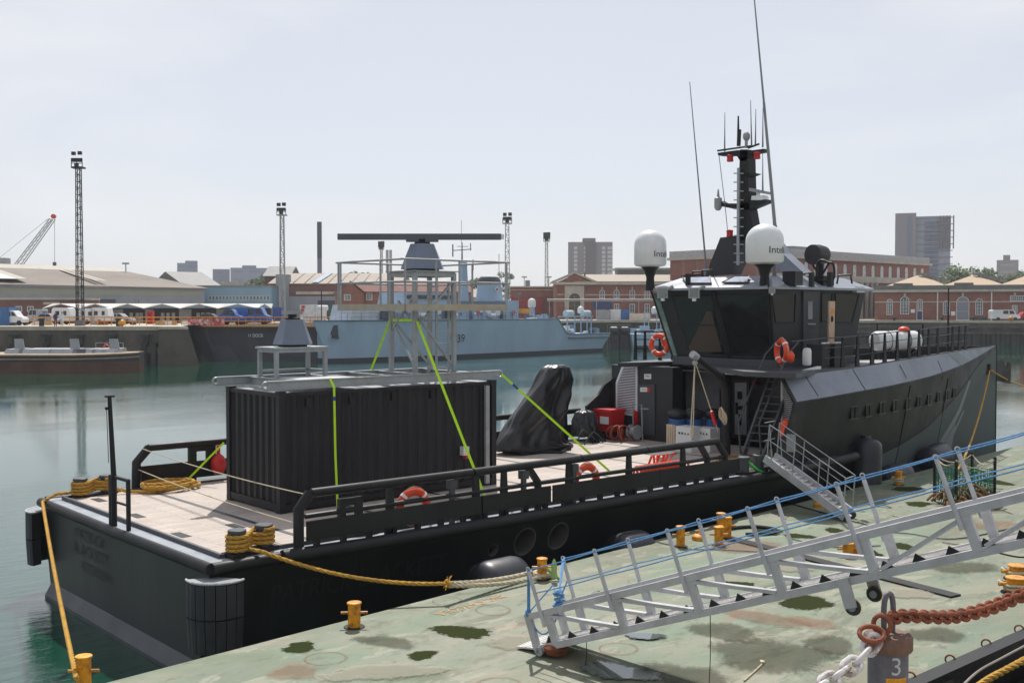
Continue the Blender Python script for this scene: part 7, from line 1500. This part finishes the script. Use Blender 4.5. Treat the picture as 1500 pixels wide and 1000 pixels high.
m = MB(); c = BU(907, 183, ZW-.5); m.obox(c, RT, 4, 2, VZ(476, 183)-ZW+.5); tag(m.build('camel_pontoon', qdark, loc=c), 'dark timber pontoon behind the two fender stacks', 'pontoon')
# ------------------------------------------------------------------ vehicles, cabins and people on the quays
tyre = M('tyre', L((34, 34, 36)), .8)
def vehicle(label, cat, c, ax, l, h, w, mat, kind='van', name=None):
    c = V(c); ax = V(ax).normalized(); ay = V((-ax.y, ax.x, 0)); r = thing(name or ('parked_'+cat.replace(' ', '_')), label, cat, c)
    prof = {'van': [(-.5, .18), (.47, .18), (.5, .3), (.48, .5), (.36, .58), (.26, .98), (.2, 1), (-.46, 1), (-.5, .9)], 'car': [(-.5, .2), (.48, .2), (.5, .4), (.45, .55), (.25, .62), (.1, .96), (0, 1), (-.25, .98), (-.42, .66), (-.5, .6)], 'caravan': [(-.5, .2), (.42, .2), (.5, .5), (.42, .95), (.3, 1), (-.4, 1), (-.48, .9), (-.5, .5)]}[kind]
    m = MB(); q = [c+ax*(x*l)+Z*(z*h)-ay*w/2 for x, z in prof]; m.ext(q, ay*w); m.build('body', mat, r)
    for sd in (-1, 1):
        m = MB(); o_ = ay*(sd*(w/2+.01)); 
        rect = {'van': [((.1, .62), (.3, .62), (.22, .92), (.1, .92)), ((-.12, .62), (.06, .62), (.06, .92), (-.12, .92))], 'car': [((-.02, .64), (.2, .64), (.07, .92), (-.02, .92)), ((-.36, .66), (-.05, .64), (-.05, .92), (-.24, .92))], 'caravan': [((-.3, .55), (-.1, .55), (-.1, .8), (-.3, .8)), ((.12, .55), (.28, .55), (.28, .8), (.12, .8))]}[kind]
        for g in rect: m.ext([c+ax*(x*l)+Z*(z*h)+o_ for x, z in g], ay*sd*.02)
        m.build('window', glass, r)
        for x in ((-.3, .32) if kind != 'caravan' else (-.02,)):
            m = MB(); m.lathe([(.1, -.1), (.33, -.1), (.33, .1), (.1, .1)], c+ax*(x*l)+Z*.33+ay*(sd*(w/2-.08)), 14, 0, ay); m.build('wheel', tyre, r)
    return r
cw = M('car_white', L((220, 222, 224)), .3, var=.04); cr = M('car_red', L((170, 30, 36)), .3); cb = M('car_blue', L((50, 96, 170)), .3); cs = M('car_silver', L((160, 166, 172)), .25, .4); ck = M('car_dark', L((50, 54, 58)), .3)
vehicle('white panel van parked before the brick workshops', 'van', BU(1471, 200, ZQ), RT, 5.1, 2.0, 1.9, cw); vehicle('red car at the right edge of the far quay', 'car', BU(1507, 200, ZQ), RT, 4.4, 1.6, 1.8, cr, 'car')
vehicle('white caravan left of the dark light tower', 'caravan', BU(94, 148, ZQ), RT, 2.6, 2.3, 2, cw, 'caravan'); vehicle('white caravan just right of the dark light tower', 'caravan', BU(131, 150, ZQ), -RT, 2.4, 2.2, 2, cw, 'caravan'); vehicle('white caravan second to the right of the dark light tower', 'caravan', BU(150, 150, ZQ), RT, 2.5, 2.3, 2, cw, 'caravan')
vehicle('white car with a sloping nose beside the blue container', 'car', BU(22, 140, ZQ), RT, 2.9, 1.9, 1.8, cw, 'car'); vehicle('silver car parked beyond the yellow rail on the left quay', 'car', BU(72, 150, ZQ), RT, 3.6, 1.5, 1.8, cs, 'car'); vehicle('silver car parked under the folded canopy', 'car', BU(176, 154, ZQ), RT, 3.9, 1.5, 1.8, cs, 'car'); vehicle('dark car parked beside the blue boat on the dock side', 'car', BU(303, 156, ZQ), -RT, 3.4, 1.5, 1.8, ck, 'car')
vehicle('long bright blue van behind the dock gate railing', 'van', BU(372, 148, ZQ), RT, 4.6, 2.3, 2, cb, 'van'); vehicle('blue car in front of the long blue van', 'car', BU(340, 144, ZQ), RT, 3.0, 2.1, 1.8, cb, 'car'); vehicle('small white lorry left of the white caravan', 'van', BU(54, 152, ZQ), -RT, 2.4, 2.1, 1.9, cs)
def cabin(name, label, u0, u1, v0, d, mat, dp=2.4, vb=None, cat='container'):
    c0 = BU(u0, d, ZQ if vb is None else VZ(vb, d)); c1 = BU(u1, d, c0.z); zt = VZ(v0, d); r = thing(name, label, cat, c0.lerp(c1, .5)); m = MB(); m.ext([c0, c1, c1+FW*dp, c0+FW*dp], (0, 0, zt-c0.z)); m.build('body', mat, r)
    m = MB()
    for k in range(7): p = c0.lerp(c1, (k+.5)/7)-FW*.03; m.bar(p+Z*.1, p+Z*(zt-c0.z-.1), .08, .05)
    m.bar(c0-FW*.03, c0-FW*.03+Z*(zt-c0.z), .1, .08); m.bar(c1-FW*.03, c1-FW*.03+Z*(zt-c0.z), .1, .08); m.build('rib', mat, r); return r
cbl = M('container_blue', L((56, 110, 168)), .5, dirt=L((80, 110, 140))); cg = M('skip_green', L((40, 84, 78)), .6); cwh = M('cabin_white', L((206, 208, 212)), .6); cgr = M('cabin_grey', L((150, 154, 160)), .6)
cabin('shipping_container', 'blue shipping container at the left edge of the quay', -30, 13.5, 450, 139, cbl); cabin('waste_skip', 'dark green skip beside the grey store', 481, 507, 449, 186, cg, 2, None, 'skip'); cabin('site_cabin', 'white cabinet with red warning squares behind the dock gate', 440, 463, 446, 181, cwh, 2, None, 'cabin'); cabin('site_cabin', 'blue cabin behind the second light tower base', 400, 412, 450, 184, M('cabin_blue', L((60, 84, 150)), .6), 2, None, 'cabin')
cabin('shipping_container', 'grey white container before the brick hall', 895, 910, 453, 214, cwh); cabin('shipping_container', 'bright blue container before the brick hall', 910, 922, 453, 213.9, cbl); cabin('site_cabin', 'grey cabin left of the containers before the brick hall', 874, 894, 454, 214, cgr, 2, None, 'cabin'); cabin('site_cabin', 'pale cabin right of the bright blue container', 923, 952, 459, 212, M('cabin_pale', L((196, 186, 176)), .6), 2, None, 'cabin')
cabin('red_kiosk', 'small red cabinet in front of the folded canopy', 216, 223, 456, 153, red, 1, None, 'cabinet'); cabin('waste_skip', 'dark skip before the workshop arch window', 1425, 1446, 464, 201, ck, 1.5, None, 'skip')
for k, (u, v) in enumerate(((444, 449.5), (443, 454.5))): m = MB(); c = BV(u, v, 180.8); m.obox(c-Z*.2, RT, .5, .06, .42); tag(m.build('warning_sign', red, loc=c), ['upper red square sign on the white cabinet', 'lower red square sign on the white cabinet'][k], 'sign')
c = BV(472, 451, 183); m = MB(); m.lathe([(.3, -1.0), (.45, -.9), (.48, 0), (.45, .9), (.3, 1.0)], c, 16, 0, RT); m.obox(V((c.x, c.y, ZQ)), RT, 1.4, .8, c.z-ZQ-.3); tag(m.build('water_tank', white, loc=V((c.x, c.y, ZQ))), 'white cylindrical tank on a stand beside the white cabinet', 'tank')
for k, (u, d) in enumerate(((61, 131), (173.5, 131))): c = BU(u, d, ZQ); m = MB(); m.lathe([(.3, 0), (.3, .75), (.38, .8), (.38, .98), (.3, 1.0)], c, 14); tag(m.build('quay_bollard', black, loc=c), ['black bollard on the left quay near the people', 'black bollard on the left quay beside the orange cover'][k], 'bollard', 'black bollards on the far quays')
for k, (u, lb) in enumerate(((1310, 'black bollard on the right quay under the first workshop window'), (1380, 'black bollard on the right quay left of the roller door'), (1426, 'black bollard on the right quay by the dark skip'), (1456, 'black bollard on the right quay in front of the white van'))): c = BU(u, 203-.02*(u-1310), ZQ); m = MB(); m.lathe([(.25, 0), (.22, .4), (.3, .5), (.3, .66), (.2, .7)], c, 12); tag(m.build('quay_bollard', black, loc=c), lb, 'bollard', 'black bollards on the far quays')
for u, d, mt, lb in ((178, 131, M('amber', (0, 0, 0)), 'orange domed cover on the left quay beside the bollard'), (1481, 197.5, M('amber', (0, 0, 0)), 'orange buoy on the right quay edge in front of the van')): c = BU(u, d, ZQ); m = MB(); m.ball(c+Z*.42, .44, 8, 0, .95); tag(m.build('orange_buoy', mt, loc=c), lb, 'buoy')
for k in range(12):
    rnd = random.Random(90+k); u = rnd.choice([rnd.uniform(48, 112), rnd.uniform(122, 270), rnd.uniform(185, 275)]); c = BU(u, rnd.uniform(142.5, 146), ZQ); m = MB(); s_ = rnd.uniform(.35, .8); m.obox(c, RT, s_*1.8, s_, s_*.5); m.obox(c+Z*s_*.5, RT, s_*1.5, s_*.8, s_*.3)
    tag(m.build('stacked_pallets', rnd.choice([M('pale_wood2', L((180, 160, 128)), .8), rust, grey, white]), loc=c), 'low stack of dockside stores behind the yellow handrail', 'stack', 'stores stacked behind the far yellow handrail')
def person(label, c, h, top, leg, hair, face=-1):
    c = V(c); r = thing('person', label, 'person', c); k = h/1.75; f_ = -FW; s_ = RT
    J = [(0, 0, .95), (0, 0, 1.2), (0, 0, 1.45), (0, .0, 1.53), (0, .02, 1.64), (.18, 0, 1.42), (.24, .03, 1.15), (.22, .12, .92), (-.18, 0, 1.42), (-.25, .0, 1.15), (-.24, .08, .9), (.1, 0, .9), (.11, .03, .5), (.11, -.02, .08), (.12, .12, .04), (-.1, 0, .9), (-.12, .0, .5), (-.14, -.05, .08), (-.15, .1, .04)]
    E_ = [(0, 1), (1, 2), (2, 3), (3, 4), (2, 5), (5, 6), (6, 7), (2, 8), (8, 9), (9, 10), (0, 11), (11, 12), (12, 13), (13, 14), (0, 15), (15, 16), (16, 17), (17, 18)]
    R = [.15, .15, .15, .06, .105, .065, .052, .04, .065, .052, .04, .095, .07, .05, .04, .095, .07, .05, .04]
    me = bpy.data.meshes.new('body'); me.from_pydata([tuple(s_*(x*k)+f_*(y*k)+Z*(z*k)) for x, y, z in J], E_, []); o = bpy.data.objects.new('body', me); COL.objects.link(o); o.parent = r; LOC[o.name] = c
    sk = o.modifiers.new('skin', 'SKIN'); o.modifiers.new('sub', 'SUBSURF').levels = 1; o.modifiers['sub'].render_levels = 1
    for i, v_ in enumerate(me.skin_vertices[0].data): v_.radius = (R[i]*k, R[i]*k); v_.use_root = i == 0
    me.materials.append(top)
    hd = c+Z*1.64*k; m = MB(); m.lathe([(.03, -.13), (.075, -.1), (.098, 0), (.09, .07), (.05, .12), (.01, .135)], hd+f_*.025*k, 12); m.ball(hd+f_*.125*k-Z*.02, .02, 4); m.build('face', M('skin', L((196, 150, 124)), .6), r)
    m = MB(); m.lathe([(.09, -.02), (.108, .03), (.1, .08), (.06, .13), (.01, .145)], hd+f_*.005*k, 12); m.build('hair', hair, r)
    return r
cl1 = M('dark_blue_cloth', L((48, 56, 84)), .85); cl2 = M('white_overalls', L((206, 212, 222)), .85)
person('person in dark blue workwear standing by the yellow handrail', BU(81.5, 131.5, ZQ), 1.74, cl1, cl1, M('dark_hair', L((46, 36, 30)), .8)); person('person in white overalls walking along the left quay edge', BU(91, 130.6, ZQ), 1.76, cl2, cl2, M('dark_hair', (0, 0, 0)))
# ------------------------------------------------------------------ the hazy summer air of the harbour
hm = bpy.data.materials.new('harbour_haze'); hm.use_nodes = True; N, K = hm.node_tree.nodes, hm.node_tree.links; N.remove(N['Principled BSDF'])
pv = N.new('ShaderNodeVolumePrincipled'); pv.inputs['Color'].default_value = (.9, .93, 1, 1); pv.inputs['Density'].default_value = .00024; pv.inputs['Anisotropy'].default_value = .2
K.new(pv.outputs[0], N['Material Output'].inputs['Volume'])
m = MB(); q = [Bp(-1750, -120, 0), Bp(1650, -120, 0), Bp(1650, 2700, 0), Bp(-1750, 2700, 0)]; m.hexa([p+Z*-4.3 for p in q], [p+Z*54 for p in q]); tag(m.build('haze', hm), kind='stuff')
